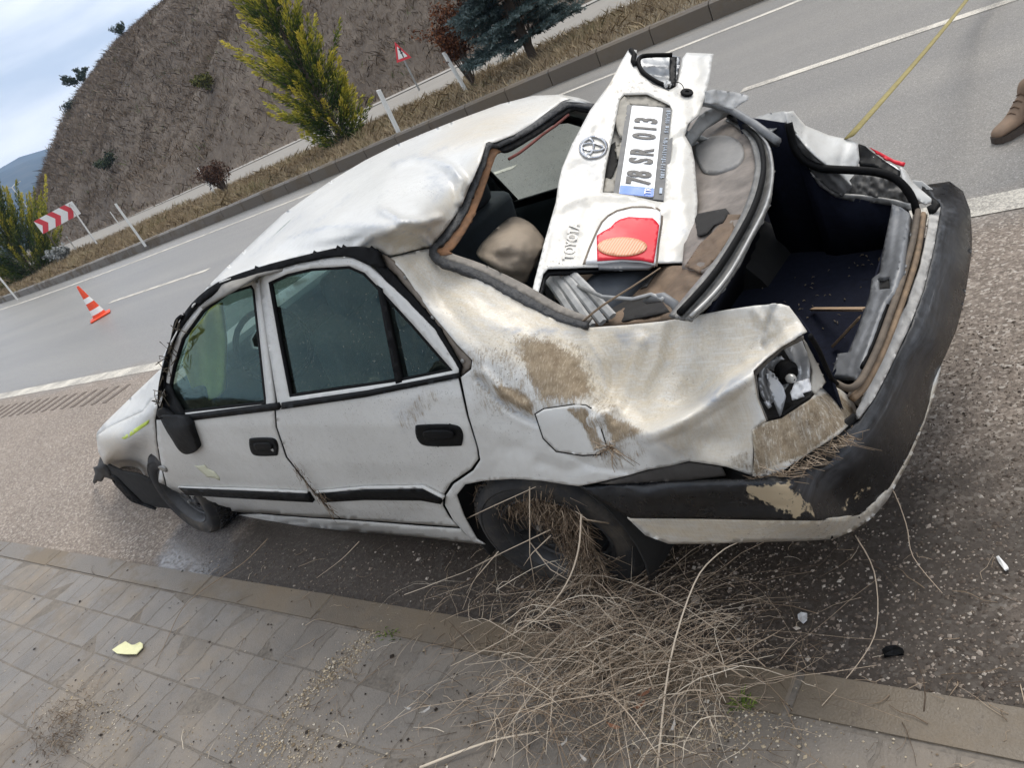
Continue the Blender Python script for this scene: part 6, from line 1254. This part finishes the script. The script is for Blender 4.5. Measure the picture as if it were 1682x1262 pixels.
def spruce(P, H_, R_, lab, seed, z0=.9, n=120):
    e = tag(empty('blue_spruce', P), lab, 'conifer'); rng = np.random.default_rng(seed); quads = []; tone = []; m_ = MB(); m_.tube([(0, 0, -.2), (0, 0, H_)], .08, 8, [.11, .02])
    for k in range(n):
        t = rng.random(); z = z0 + (H_ - z0) * t; a = rng.uniform(0, 2 * PI); r1 = R_ * (1 - t) ** .8 * rng.uniform(.75, 1.1) + .1
        out_ = np.array([math.cos(a), math.sin(a), 0]); tip = np.array([0, 0, z]) + out_ * r1 + np.array([0, 0, r1 * rng.uniform(-.12, .16)]); base = np.array([0, 0, z]); m_.tube([base, tip], .010, 4)
        for j in range(int(8 + 16 * r1)):
            s_ = rng.uniform(.15, 1); b2 = base + (tip - base) * s_; sd_ = np.cross(out_, [0, 0, 1.0]) * rng.choice([-1, 1]); d2 = out_ * .8 + sd_ * rng.uniform(.2, 1.0) + np.array([0, 0, rng.uniform(-.25, .25)])
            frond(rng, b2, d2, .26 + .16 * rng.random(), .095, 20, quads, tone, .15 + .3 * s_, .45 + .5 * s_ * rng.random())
    # sparse grey shoots from the foot
    for k in range(22):
        a = rng.uniform(0, 2 * PI); m_.tube([(0, 0, .05), (.15 * math.cos(a), .15 * math.sin(a), .5), (.45 * math.cos(a) * rng.random(), .45 * math.sin(a) * rng.random(), 1.0 + .5 * rng.random())], .010, 4)
    m_.build('trunk', BARK, e, auto=60); leaf_mesh('crown', quads, SP, e, tone); return e
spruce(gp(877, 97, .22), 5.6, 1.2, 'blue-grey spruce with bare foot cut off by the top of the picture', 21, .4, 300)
# bush at the foot of the left conifer and low shrubs
RU = tone_mat('rust_leaf', [(0, (.055, .022, .012)), (.5, (.135, .050, .022)), (1, (.22, .095, .045))], .85, 0, .15)
TWG = simple('shrub_twig', (.10, .075, .06), .95, .35, 20)
def shrub(P, H_, R_, lab, seed, nst, nlf, mat, cat='shrub', low=.35, ls=.07, name='deciduous_shrub', trunk=True):
    e = tag(empty(name, P), lab, cat); rng = np.random.default_rng(seed); m_ = MB(); quads = []; tone = []; tips = []
    for k in range(nst):
        a = rng.uniform(0, 2 * PI); q = rng.random() ** .6; top = np.array([math.cos(a) * R_ * q, math.sin(a) * R_ * q, H_ * rng.uniform(.65, 1)]); mid = top * np.array([.35, .35, .5]) + rng.normal(0, .05, 3)
        m_.tube([(0, 0, -.05), mid, top], .012, 4, [.02, .012, .004]); tips.append((mid, top))
        for j in range(4):
            s_ = rng.random(); b = mid + (top - mid) * s_; tt = b + np.array([rng.normal(0, .25), rng.normal(0, .25), rng.uniform(.05, .35)]) * min(1, H_ / 1.6); m_.tube([b, tt], .004, 3); tips.append((b, tt))
    for k in range(nlf):
        b, t_ = tips[rng.integers(len(tips))]; s_ = rng.random(); p = np.asarray(b) + (np.asarray(t_) - np.asarray(b)) * s_ + rng.normal(0, .05, 3)
        if p[2] < low * H_ and rng.random() < .85: continue
        d = rng.normal(size=3); d /= np.linalg.norm(d); w_ = np.cross(d, rng.normal(size=3)); w_ /= np.linalg.norm(w_); l = ls * rng.uniform(.6, 1.3); quads.append([p, p + d * l * .5 + w_ * l * .35, p + d * l, p + d * l * .5 - w_ * l * .35]); tone.append(rng.random())
    m_.build('trunk', TWG, e, auto=60); leaf_mesh('crown', quads, mat, e, tone); return e
shrub(gp(780, 143, .2), 1.75, .62, 'rust-leaved shrub between delineator post and blue spruce', 31, 22, 5200, RU, low=.4, ls=.06)
shrub(gp(374, 316, .2), 1.0, .62, 'low red-brown bush beside the delineator post on the median', 32, 30, 2600, tone_mat('brown_leaf', [(0, (.045, .025, .018)), (.6, (.095, .05, .035)), (1, (.15, .09, .06))]), low=.1, ls=.07)
GR = tone_mat('dull_green_leaf', [(0, (.014, .022, .012)), (.5, (.034, .050, .026)), (1, (.075, .092, .045))], .85, 0, .15)
def on_hill(u, v):
    d = rays((u, v))[0]; d = d / np.linalg.norm(d); t = 30.0
    while t < 130:
        p = CAM + d * t
        if p[2] < float(hill_z(p[0], p[1])) + .15: return Vector(p)
        t += .1
    return None
def hill_shrub(uv, H_, R_, lab, seed, mat, nl=1600, fallback=68):
    P = None; u0 = uv[0]
    while P is None and u0 < 420: P = on_hill(u0, uv[1]); u0 += 2
    shrub(P, H_, R_, lab, seed, 16, nl, mat, low=.05, ls=.17, name='hill_shrub')
hill_shrub((118, 148), 2.6, 1.9, 'dark green shrub leaning out from the hill edge against the sky', 41, GR, 3600)
hill_shrub((170, 62), 1.7, 1.3, 'small grey-green shrub on the skyline of the hill', 42, GR, 1200)
hill_shrub((104, 188), 1.4, .9, 'sparse shrub just below the dark green one on the hill edge', 43, GR, 700)
YG = tone_mat('yellow_green_leaf', [(0, (.05, .06, .015)), (1, (.17, .16, .04))])
hill_shrub((350, 155), 1.3, .8, 'small yellow-green shrub in the middle of the brown hillside', 44, YG, 900)
hill_shrub((187, 285), 1.5, 1.0, 'dark green shrub low on the brown hillside', 45, GR, 900)
shrub(gp(108, 432, .15), .8, .6, 'pale grey tuft at the foot of the chevron sign posts', 47, 24, 900, tone_mat('pale_grey_leaf', [(0, (.12, .13, .12)), (1, (.42, .43, .42))]), low=0, ls=.14, name='pale_bush')
shrub(gp(8, 466, .15), 1.5, 1.3, 'dark bush at the left edge in front of the golden conifer', 48, 26, 2400, GR, low=0, ls=.13, name='dark_bush')

# ------------------------------------------------------------------ the man at the right edge
per = tag(empty('person', (0, 0, 0)), 'person in brown laced work boots stepping in at the right edge of the picture', 'person')
bt = gp(1638, 236); fx = Vector((.62, .78, 0)).normalized(); sx_ = Vector((-fx.y, fx.x, 0))
ank = bt - fx * .20 + Vector((0, 0, .11))
knee = ank + Vector((-.25, -.03, .41)); hipL = knee - fx * .06 + sx_ * -.02 + Vector((0, 0, .42)); hc_ = hipL - sx_ * .10 + Vector((0, 0, .06))
hipR = hc_ - sx_ * .10 - Vector((0, 0, .06)); kneeR = hipR - Vector((.10, 0, 0)) - Vector((0, 0, .42)); ankR = kneeR - Vector((.22, 0, 0)) - Vector((0, 0, .40))
ch = hc_ + Vector((0, 0, .34)) + fx * .03; nk = hc_ + Vector((0, 0, .55)) + fx * .02; hd_ = nk + Vector((0, 0, .14)) + fx * .03; tp_ = hd_ + Vector((0, 0, .13))
shL, shR = nk + sx_ * .18 - Vector((0, 0, .05)), nk - sx_ * .18 - Vector((0, 0, .05)); elL, elR = shL - Vector((0, 0, .28)) + sx_ * .04 - fx * .06, shR - Vector((0, 0, .28)) - sx_ * .04 - fx * .02; wrL, wrR = elL - Vector((0, 0, .22)) + fx * .08, elR - Vector((0, 0, .20)) + fx * .12
def skin(name, verts, edges, radii, mat, parent, root=0, sub=2):
    me = bpy.data.meshes.new(name); me.from_pydata([tuple(v) for v in verts], edges, []); o = link(name, me, mat, parent)
    sm_ = o.modifiers.new('skin', 'SKIN'); sv = me.skin_vertices[0].data if me.skin_vertices else None
    if sv is None:
        bmx = bmesh.new(); bmx.from_mesh(me); bmx.verts.layers.skin.verify(); bmx.to_mesh(me); bmx.free(); sv = me.skin_vertices[0].data
    for i, r_ in enumerate(radii): sv[i].radius = (r_, r_) if not isinstance(r_, tuple) else r_; sv[i].use_root = (i == root)
    ss = o.modifiers.new('sub', 'SUBSURF'); ss.levels = sub; ss.render_levels = sub; me.polygons.foreach_set('use_smooth', [True] * len(me.polygons)); sm_.use_smooth_shade = True; return o
CLOTH = simple('dark_trouser_cloth', (.045, .040, .038), .95, .3, 18, 0, .4, .008); JACK = simple('dark_jacket', (.03, .035, .045), .9, .3, 14, 0, .4); SKN = simple('skin', (.42, .26, .19), .55, .1, 20)
skin('body', [hc_, ch, nk, hd_, tp_, shL, elL, wrL, shR, elR, wrR], [(0, 1), (1, 2), (2, 3), (3, 4), (1, 5), (5, 6), (6, 7), (1, 8), (8, 9), (9, 10)], [.15, .16, .06, .09, .07, .075, .052, .04, .075, .052, .04], JACK, per)
skin('trousers', [hc_, hipL, knee, ank + (knee - ank) * .20, hipR, kneeR, ankR + (kneeR - ankR) * .20], [(0, 1), (1, 2), (2, 3), (0, 4), (4, 5), (5, 6)], [.145, .10, .078, .074, .10, .078, .074], CLOTH, per)
skin('head', [nk + Vector((0, 0, .02)), hd_ + Vector((0, 0, -.02)), tp_, hd_ + fx * .09], [(0, 1), (1, 2), (1, 3)], [.06, .088, .07, .045], SKN, per)
for w0, el0 in ((wrL, elL), (wrR, elR)):
    dn = (w0 - el0).normalized(); vs = [w0, w0 + dn * .07]; es = [(0, 1)]; rr_ = [.03, .036]
    for k in range(4):
        b0 = w0 + dn * .095 + fx * (.030 - .02 * k); vs += [b0, b0 + dn * (.035 - .003 * abs(k - 1)) + sx_ * .004, b0 + dn * .062 - sx_ * .01]; i = len(vs); es += [(1, i - 3), (i - 3, i - 2), (i - 2, i - 1)]; rr_ += [.010, .009, .008]
    vs += [w0 + dn * .05 + fx * .045, w0 + dn * .085 + fx * .055]; i = len(vs); es += [(1, i - 2), (i - 2, i - 1)]; rr_ += [.012, .009]
    skin('hand', vs, es, rr_, SKN, per, 0, 1)
TAN = simple('tan_boot_leather', (.19, .128, .085), .75, .35, 16, 0, .4, .006); SOLE = simple('boot_sole', (.06, .045, .035), .85, .4, 30)
def boot(an, f, pitch):
    s2 = Vector((-f.y, f.x, 0)); g0 = an - Vector((0, 0, .11)); V_ = []; F_ = []
    secs = [(-.085, .030, .085, .030), (-.075, .040, .16, .036), (-.02, .045, .20, .040), (.035, .047, .155, .040), (.09, .050, .098, .036), (.14, .052, .085, .034), (.185, .046, .072, .030), (.205, .028, .05, .022)]
    K = 12
    for xo, hw, ht, zz in secs:
        for k in range(K):
            a = 2 * PI * k / K; V_.append(g0 + f * xo + s2 * (hw * math.copysign(abs(math.cos(a)) ** .8, math.cos(a))) + Vector((0, 0, .028 + (ht - .028) * (.5 + .5 * math.sin(a)))))
    for i in range(len(secs) - 1):
        for k in range(K): F_.append((i * K + k, i * K + (k + 1) % K, (i + 1) * K + (k + 1) % K, (i + 1) * K + k))
    F_ += [tuple(range(K))[::-1], tuple((len(secs) - 1) * K + k for k in range(K))]
    V2, F2 = tube_geo([an + Vector((0, 0, -.01)) - f * .02, an + Vector((0, 0, .13)) - f * .06], .057, 12, [.056, .060]); b = len(V_)
    o = mesh('boot', V_ + V2, F_ + [tuple(b + i for i in q) for q in F2], TAN, per); sb = o.modifiers.new('sub', 'SUBSURF'); sb.levels = 1; sb.render_levels = 2
    ol = [(-.09, .02), (-.085, .04), (-.03, .046), (.04, .042), (.10, .054), (.16, .054), (.20, .036), (.212, 0)]; ol = ol + [(a, -b_) for a, b_ in ol[::-1][1:]]
    n = len(ol); V3 = [g0 + f * a + s2 * b_ + Vector((0, 0, .002)) for a, b_ in ol] + [g0 + f * a + s2 * b_ + Vector((0, 0, .036)) for a, b_ in ol]
    q = mesh('boot_sole', V3, [tuple(range(n))[::-1], tuple(range(n, 2 * n))] + [(i, (i + 1) % n, n + (i + 1) % n, n + i) for i in range(n)], SOLE, o, False)
    m2 = MB()
    for k in range(4):
        p = g0 + f * (.085 - .024 * k) + Vector((0, 0, .100 + .022 * k)); m2.tube([p - s2 * .026, p + Vector((0, 0, .010)) , p + s2 * .026], .0035, 5)
    m2.build('boot_lace', simple('lace', (.10, .06, .035), .9, .3), o); return o
boot(ank, fx, 0); boot(ankR + Vector((0, 0, .02 - ankR.z + .11 - .02)), fx, 0)

# ------------------------------------------------------------------ dry stalks, straw and litter
STALK = tone_mat('dry_stalk', [(0, (.09, .062, .042)), (.35, (.30, .225, .155)), (.7, (.56, .45, .335)), (1, (.74, .645, .51))], .75, 0, .25)
def twigs(name, specs, mat, parent=None, sides=4):
    """specs: list of (points, radius, tone)"""
    V_ = []; F_ = []; tn = []
    for pts, r, t in specs:
        b = len(V_); n = len(pts); v, f = tube_geo(pts, r, sides, [r * (1 - .6 * i / (n - 1)) for i in range(n)], 1.0); V_ += v; F_ += [tuple(b + i for i in q) for q in f]; tn += [t] * len(v)
    o = mesh(name, V_, F_, mat, parent); attr(o, 'tone', tn); return o
rr = random.Random(77)
def arc_twig(p, a, ln, lift, bend_, n=7, wob=.02):
    pts = []; x = Vector(p)
    for i in range(n):
        s_ = i / (n - 1); pts.append(Vector((x.x, x.y, p[2] + lift * math.sin(s_ * PI * .9) + rr.gauss(0, wob * .4)))); st = ln / (n - 1); x += Vector((math.cos(a) * st, math.sin(a) * st, 0)) + Vector((rr.gauss(0, wob), rr.gauss(0, wob), 0)); a += bend_ / n + rr.gauss(0, .07)
    return pts
specs = []
gx = gp(1010, 1110); 
def heap_pt():
    u, v = rr.gauss(1020, 118), rr.gauss(1115, 82); return gp(min(max(u, 700), 1330), min(max(v, 930), 1300), 0)
for k in range(560):
    P = heap_pt(); d = math.hypot(P.x - gx.x, P.y - gx.y); hgt = max(.012, .20 * math.exp(-(d / .34) ** 2)); z = .035 + rr.random() * hgt
    a = rr.choice([rr.gauss(-2.75, .30), rr.gauss(-2.75, .35), rr.gauss(-.5, .35), rr.uniform(0, 6.28), rr.gauss(1.0, .4)]); ln = rr.choice([rr.uniform(.12, .3), rr.uniform(.25, .6), rr.uniform(.1, .22)])
    P2 = Vector((P.x - math.cos(a) * ln / 2, P.y - math.sin(a) * ln / 2, z)); r_ = rr.choice([.0006, .0008, .0010, .0013, .0018]); t_ = min(1, max(0, rr.gauss(.48, .32)))
    pts = arc_twig(P2, a, ln, rr.uniform(-.01, .09), rr.gauss(0, .28), 7, .004); specs.append((pts, r_, t_))
    if rr.random() < .75:                                    # side shoots
        for _ in range(rr.randint(1, 3)):
            i = rr.randint(2, 5); a2 = a + rr.choice([-1, 1]) * rr.uniform(.4, .9); specs.append((arc_twig(pts[i], a2, ln * rr.uniform(.2, .4), rr.uniform(0, .03), rr.gauss(0, .3), 5, .003), r_ * .6, t_))
for k in range(650):                                         # fine broken bits lying low
    P = heap_pt(); a = rr.uniform(0, 6.28); P.z = .034; specs.append((arc_twig(P, a, rr.uniform(.03, .10), .006, rr.gauss(0, .4), 5, .003), rr.choice([.0008, .0011]), max(0, rr.gauss(.35, .3))))
heap = twigs('dry_stalk_heap', specs, STALK); tag(heap, 'tangled heap of dry pale weed stalks spilling from the wheel over the kerb', 'dry weeds', kind='stuff')
# long stems one can follow
def long_stem(lab, pix, r, tone=.75, name='weed_straw'):
    pts = smooth([tuple(gp(u, v, z)) for u, v, z in pix], False, 4); o = twigs(name, [([Vector(p) for p in pts], r, tone)], STALK, None, 5); tag(o, lab, 'stem', 'long dry stems on the ground')
long_stem('long pale stem rising from the heap past the rear tyre to the bumper', [(1080, 1262, .03), (1100, 1090, .16), (1140, 960, .28), (1180, 910, .34), (1215, 890, .37)], .0032, .85)
long_stem('curved stem running from the wheel arch down into the heap', [(955, 845, .45), (950, 905, .36), (930, 960, .27), (890, 1010, .19), (820, 1055, .10), (740, 1095, .05)], .0030, .8)
long_stem('thick straw lying across the bottom edge of the heap', [(690, 1262, .04), (800, 1220, .05), (885, 1203, .06)], .0045, .9)
long_stem('thin stem hanging from bumper corner down to the asphalt at right', [(1405, 745, .33), (1460, 795, .22), (1488, 860, .12), (1500, 915, .06), (1548, 975, .01)], .0020, .7)
long_stem('thin bent stem lying on asphalt right of the heap', [(1405, 880, .10), (1436, 940, .06), (1440, 1030, .02), (1410, 1090, .02), (1350, 1160, .04)], .0020, .7)
long_stem('forked brown stem lying across the kerb left of the heap', [(440, 885, .10), (400, 925, .06), (340, 965, .05), (300, 1000, .04), (275, 1050, .035), (255, 1095, .03)], .0028, .25)
long_stem('fine stem on the road in front of the rear wheel', [(590, 890, .10), (560, 920, .04), (520, 950, .02)], .0018, .7)
long_stem('brown twig lying across the rear wing and gutter', [(0, 0, 0)] and [(885, 563, .80), (940, 540, .90), (985, 505, .98), (1040, 470, 1.02), (1085, 440, 1.04)], .0045, .25, 'bent_twig')
# loose twigs, seeds and grit over paving and asphalt
specs = []
for k in range(420):
    u, v = rr.uniform(0, 1682), rr.uniform(890, 1290)
    if rr.random() < .55: u = rr.gauss(760, 260); v = rr.gauss(1120, 90)
    P = gp(u, v, .034)
    if P.y > 1.5: continue
    P.z = .034 if P.y > -1.2 else .006
    specs.append((arc_twig(P, rr.uniform(0, 6.28), rr.choice([rr.uniform(.02, .06), rr.uniform(.04, .16)]), .004, rr.gauss(0, .7), 5, .004), rr.choice([.0007, .001, .0015]), max(0, rr.gauss(.3, .28))))
tag(twigs('scattered_twigs', specs, STALK), 'short twigs scattered over paving and asphalt', 'twigs', kind='stuff')
specs = []
for k in range(260):
    u, v = rr.gauss(105, 32), rr.gauss(1192, 28); v += (105 - u) * .55; P = gp(u, v, .034); specs.append((arc_twig(P, rr.gauss(2.6, .7), rr.uniform(.02, .07), rr.uniform(.004, .03), rr.gauss(0, .6), 5, .004), rr.choice([.0008, .0012]), max(0, rr.gauss(.10, .15))))
tag(twigs('dead_grass_clump', specs, STALK), 'small dark clump of dead grass lying on the paving at lower left', 'dead grass', kind='stuff')
# straw packed between tyre and wing
specs = []
for k in range(5200):
    u = rr.uniform(780, 985); v = rr.uniform(795, 955); 
    if v < 792 or u < 775 or u > 1000 or seg_d(np.array([[u, v]], float), [(785, 806), (870, 812), (925, 848), (955, 905), (968, 945)])[0] > rr.uniform(8, 34): continue
    y = rr.uniform(.70, .775); P = Vector(cp(u, v, 'y', y)); a = rr.gauss(-1.0, .55); ln = rr.uniform(.03, .12); d = Vector((math.cos(a) * .8 - .3, rr.gauss(0, .22), math.sin(a))) * ln
    specs.append(([P, P + d * .5 + Vector((rr.gauss(0, .006), rr.gauss(.01, .008), rr.gauss(0, .006))), P + d], rr.choice([.0008, .0011, .0016]), min(.8, max(0, rr.gauss(.20, .2)))))
for q, (u0, v0, u1, v1) in enumerate(((765, 853, 880, 800), (870, 800, 885, 1000), (905, 880, 860, 930), (820, 905, 760, 985), (905, 870, 780, 930), (880, 905, 945, 960), (1000, 860, 945, 840), (870, 890, 930, 940))):
    A, B = Vector(cp(u0, v0, 'y', .78)), Vector(cp(u1, v1, 'y', .83)); specs.append(([A, (A + B) / 2 + Vector((0, .02, .01)), B], .0022, .75))
st = twigs('packed_straw', specs, STALK); st.matrix_world = Matrix.Translation(CAR_T) @ Matrix.Rotation(CAR_YAW, 4, 'Z'); tag(st, 'brown straw packed between rear tyre and wing', 'straw', kind='stuff')
specs = []
for k in range(60):
    t = rr.random(); u = 480 + 70 * t + rr.gauss(0, 4); v = 765 + 80 * t + rr.gauss(0, 4); P = Vector(SIDE(.02)((u, v))[0]); specs.append(([P, P + Vector((-.02 * rr.random(), .008, -.02)), P + Vector((-.05 * rr.random() + .01, .01 * rr.random(), -.05 * rr.random()))], .0012, rr.uniform(0, .35)))
for k in range(26):
    P = Vector(shift(QS, .012)((1004 + rr.gauss(0, 4), 738 + rr.gauss(0, 5)))[0]); a = rr.uniform(0, 6.28); l = rr.uniform(.03, .085); specs.append(([P, P + Vector((math.cos(a) * l * .6, .012, math.sin(a) * l * .5)), P + Vector((math.cos(a) * l, .006, math.sin(a) * l * .8 - .02))], .0014, rr.uniform(.15, .7)))
for k in range(130):
    t = rr.random(); u = 1240 + 165 * t; v = 790 - 85 * t * t + rr.gauss(0, 5); P = Vector(shift(RC, .006)((min(u, 1405), v - 6))[0]); specs.append(([P, P + Vector((rr.gauss(0, .02), .008, rr.gauss(0, .01))), P + Vector((rr.gauss(0, .035), .01, rr.gauss(0, .02)))], .0011, rr.uniform(.05, .7)))
st = twigs('clinging_straw', specs, STALK); st.matrix_world = Matrix.Translation(CAR_T) @ Matrix.Rotation(CAR_YAW, 4, 'Z'); tag(st, 'wisps of straw clinging to the door gap, fuel flap and bumper joint', 'straw', kind='stuff')
# grit and small stones
def grit(name, n, sampler, size, stops, label):
    V_ = []; F_ = []; tn = []; base = [(1, 0, 0), (0, 1, 0), (-1, 0, 0), (0, -1, 0), (0, 0, .8), (0, 0, -.4)]; ff = [(0, 1, 4), (1, 2, 4), (2, 3, 4), (3, 0, 4), (1, 0, 5), (2, 1, 5), (3, 2, 5), (0, 3, 5)]
    for k in range(n):
        P = sampler()
        if P is None: continue
        s_ = size * math.exp(rr.gauss(0, .45)); a = rr.uniform(0, 6.28); c_, n_ = math.cos(a), math.sin(a); b = len(V_); e_ = rr.uniform(.6, 1.0)
        for x, y, z in base: x *= e_; V_.append((P.x + (x * c_ - y * n_) * s_, P.y + (x * n_ + y * c_) * s_, P.z + z * s_ * rr.uniform(.6, .9)))
        F_ += [tuple(b + i for i in q) for q in ff]; tn += [rr.random()] * 6
    s = tone_mat(name + '_mat', stops, .85); o = mesh(name, V_, F_, s, None, False); attr(o, 'tone', tn); tag(o, label, 'grit', kind='stuff')
def samp_pave():
    r_ = rr.random()
    if r_ < .30: u, v = rr.gauss(560, 60), 1090 + rr.gauss(0, 14); v += (560 - u) * .9
    elif r_ < .50: u, v = rr.gauss(480, 70), rr.gauss(1225, 22)
    elif r_ < .65: u, v = rr.gauss(150, 45), rr.gauss(1180, 35)
    elif r_ < .85: u, v = rr.gauss(1150, 110), rr.gauss(1200, 30)
    else: u, v = rr.uniform(0, 1682), rr.uniform(930, 1270)
    P = gp(u, v, .030); return P if P.y > -1.2 else None
grit('pale_seeds', 5200, samp_pave, .0024, [(0, (.16, .12, .08)), (.4, (.33, .26, .17)), (.8, (.50, .42, .30)), (1, (.62, .57, .48))], 'pale seeds and chaff drifted over the paving')
def samp_road():
    u, v = rr.uniform(900, 1700), rr.uniform(520, 1170)
    if rr.random() < .3: u, v = rr.uniform(330, 1250), rr.uniform(890, 1090)
    P = gp(u, v, .001); return P if -3.4 < P.y < -1.21 else None
grit('loose_chippings', 14000, samp_road, .0034, [(0, (.07, .055, .045)), (.4, (.15, .12, .095)), (.8, (.27, .225, .185)), (1, (.47, .42, .36))], 'loose chippings on the rough shoulder around the car')
def samp_dark():
    u, v = rr.uniform(0, 1300), rr.uniform(900, 1260); P = gp(u, v, .031); return P if P.y > -1.2 else None
grit('dark_crumbs', 700, samp_dark, .0032, [(0, (.02, .016, .013)), (1, (.07, .055, .045))], 'dark crumbs of soil on the paving')
# single bits of litter
def flake(name, pix, z, mat, label, cat, th=.004, curl=.01):
    V_ = []; n = len(pix)
    for i, (u, v) in enumerate(pix): V_.append(gp(u, v, z + curl * (.5 + .5 * math.sin(i * 2.3))))
    c = sum(V_, Vector()) / n; V2 = [c + Vector((0, 0, .002))] + V_; F_ = [(0, 1 + i, 1 + (i + 1) % n) for i in range(n)]
    o = mesh(name, V2, F_, mat, None, False)
    if o.data.polygons[0].normal.z < 0: o.data.flip_normals()
    solid(o, th); tag(o, label, cat); return o
flake('filler_flake', [(184, 1068), (194, 1061), (206, 1054), (216, 1060), (228, 1059), (230, 1055), (234, 1058), (234, 1064), (224, 1075), (206, 1075), (192, 1074)], .036, simple('pale_yellow_filler', (.70, .68, .40), .7, .1, 60), 'pale yellow flake of body filler lying on the paving', 'fragment')
flake('black_fragment', [(1448, 1068), (1455, 1062), (1470, 1060), (1483, 1066), (1482, 1074), (1468, 1078), (1452, 1076)], .004, BLACK, 'black plastic fragment lying on the asphalt right of the heap', 'fragment', .012, .012)
flake('white_fragment', [(1636, 915), (1640, 913), (1655, 930), (1657, 934), (1650, 937), (1640, 924)], .004, WHT, 'narrow white splinter lying on the asphalt at far right', 'fragment')
flake('clear_fragment', [(1310, 1010), (1316, 1006), (1326, 1008), (1325, 1018), (1318, 1024), (1311, 1018)], .004, simple('pale_glassy', (.6, .6, .6), .2, .2), 'small glassy white fragment on the asphalt beside the heap', 'fragment')
flake('dark_shard', [(1620, 1163), (1640, 1160), (1665, 1166), (1668, 1172), (1640, 1170)], .012, simple('blue_grey_shard', (.10, .12, .14), .4, .2), 'blue-grey shard in the gutter at lower right', 'fragment')
LG = simple('leaf_grey', (.42, .40, .37), .7, .2); LB = simple('leaf_brown', (.24, .11, .06), .8, .3)
for k, (u, v, brown) in enumerate(((882, 1124, 0), (1052, 1160, 1), (926, 1222, 0), (1106, 1195, 0), (1010, 1195, 1), (700, 1168, 0), (672, 1165, 0), (1060, 1140, 1), (960, 1248, 0))):
    P = gp(u, v, .075); a = rr.uniform(0, 6.28); l = rr.uniform(.012, .024)
    pts = [P + Vector((math.cos(a + t) * l * s_, math.sin(a + t) * l * s_, z_)) for t, s_, z_ in ((0, 1.1, .012), (.5, .5, .002), (PI - .4, .6, .001), (PI, 1.1, .010), (PI + .4, .6, .001), (-.5, .5, .002))]
    o = mesh('dry_leaf', pts, [(0, 1, 5), (1, 2, 4, 5), (2, 3, 4)], LB if brown else LG, None, False); solid(o, .001)
    tag(o, 'brown curled dry leaf caught in the heap of weed stalks' if brown else 'pale grey curled dry leaf caught in the heap of weed stalks', 'leaf', 'brown dry leaves in the heap' if brown else 'pale dry leaves in the heap')
# green weeds growing in the kerb joint
specs = []
WEED = tone_mat('weed_green', [(0, (.05, .085, .02)), (1, (.20, .26, .05))])
for u0, v0, n_ in ((1225, 1160, 60), (640, 1045, 24)):
    for k in range(n_):
        P = gp(rr.gauss(u0, 10), rr.gauss(v0, 6), .02); a = rr.uniform(0, 6.28); l = rr.uniform(.008, .03); specs.append(([P, P + Vector((math.cos(a) * l * .5, math.sin(a) * l * .5, l * .7)), P + Vector((math.cos(a) * l, math.sin(a) * l, l * .8))], .0022, rr.random()))
tag(twigs('kerb_weeds', specs, WEED), 'little green weeds growing in the kerb joint', 'weeds', kind='stuff')
# ------------------------------------------------------------------ the air between here and the mountains
hz = bpy.data.materials.new('haze_air'); hz.use_nodes = True; hz.node_tree.nodes.clear(); ho = hz.node_tree.nodes.new('ShaderNodeOutputMaterial'); hv = hz.node_tree.nodes.new('ShaderNodeVolumePrincipled')
hv.inputs['Color'].default_value = (.50, .70, 1.0, 1); hv.inputs['Density'].default_value = .00032; hv.inputs['Anisotropy'].default_value = 0.2; hz.node_tree.links.new(hv.outputs[0], ho.inputs['Volume'])
mb = MB(); mb.box((850, -750, 111), (4700, 4500, 230)); o = mb.build('haze', hz, None, sm=False, auto=None); o['kind'] = 'stuff'; o['label'] = 'thin blue air fading the far mountains'
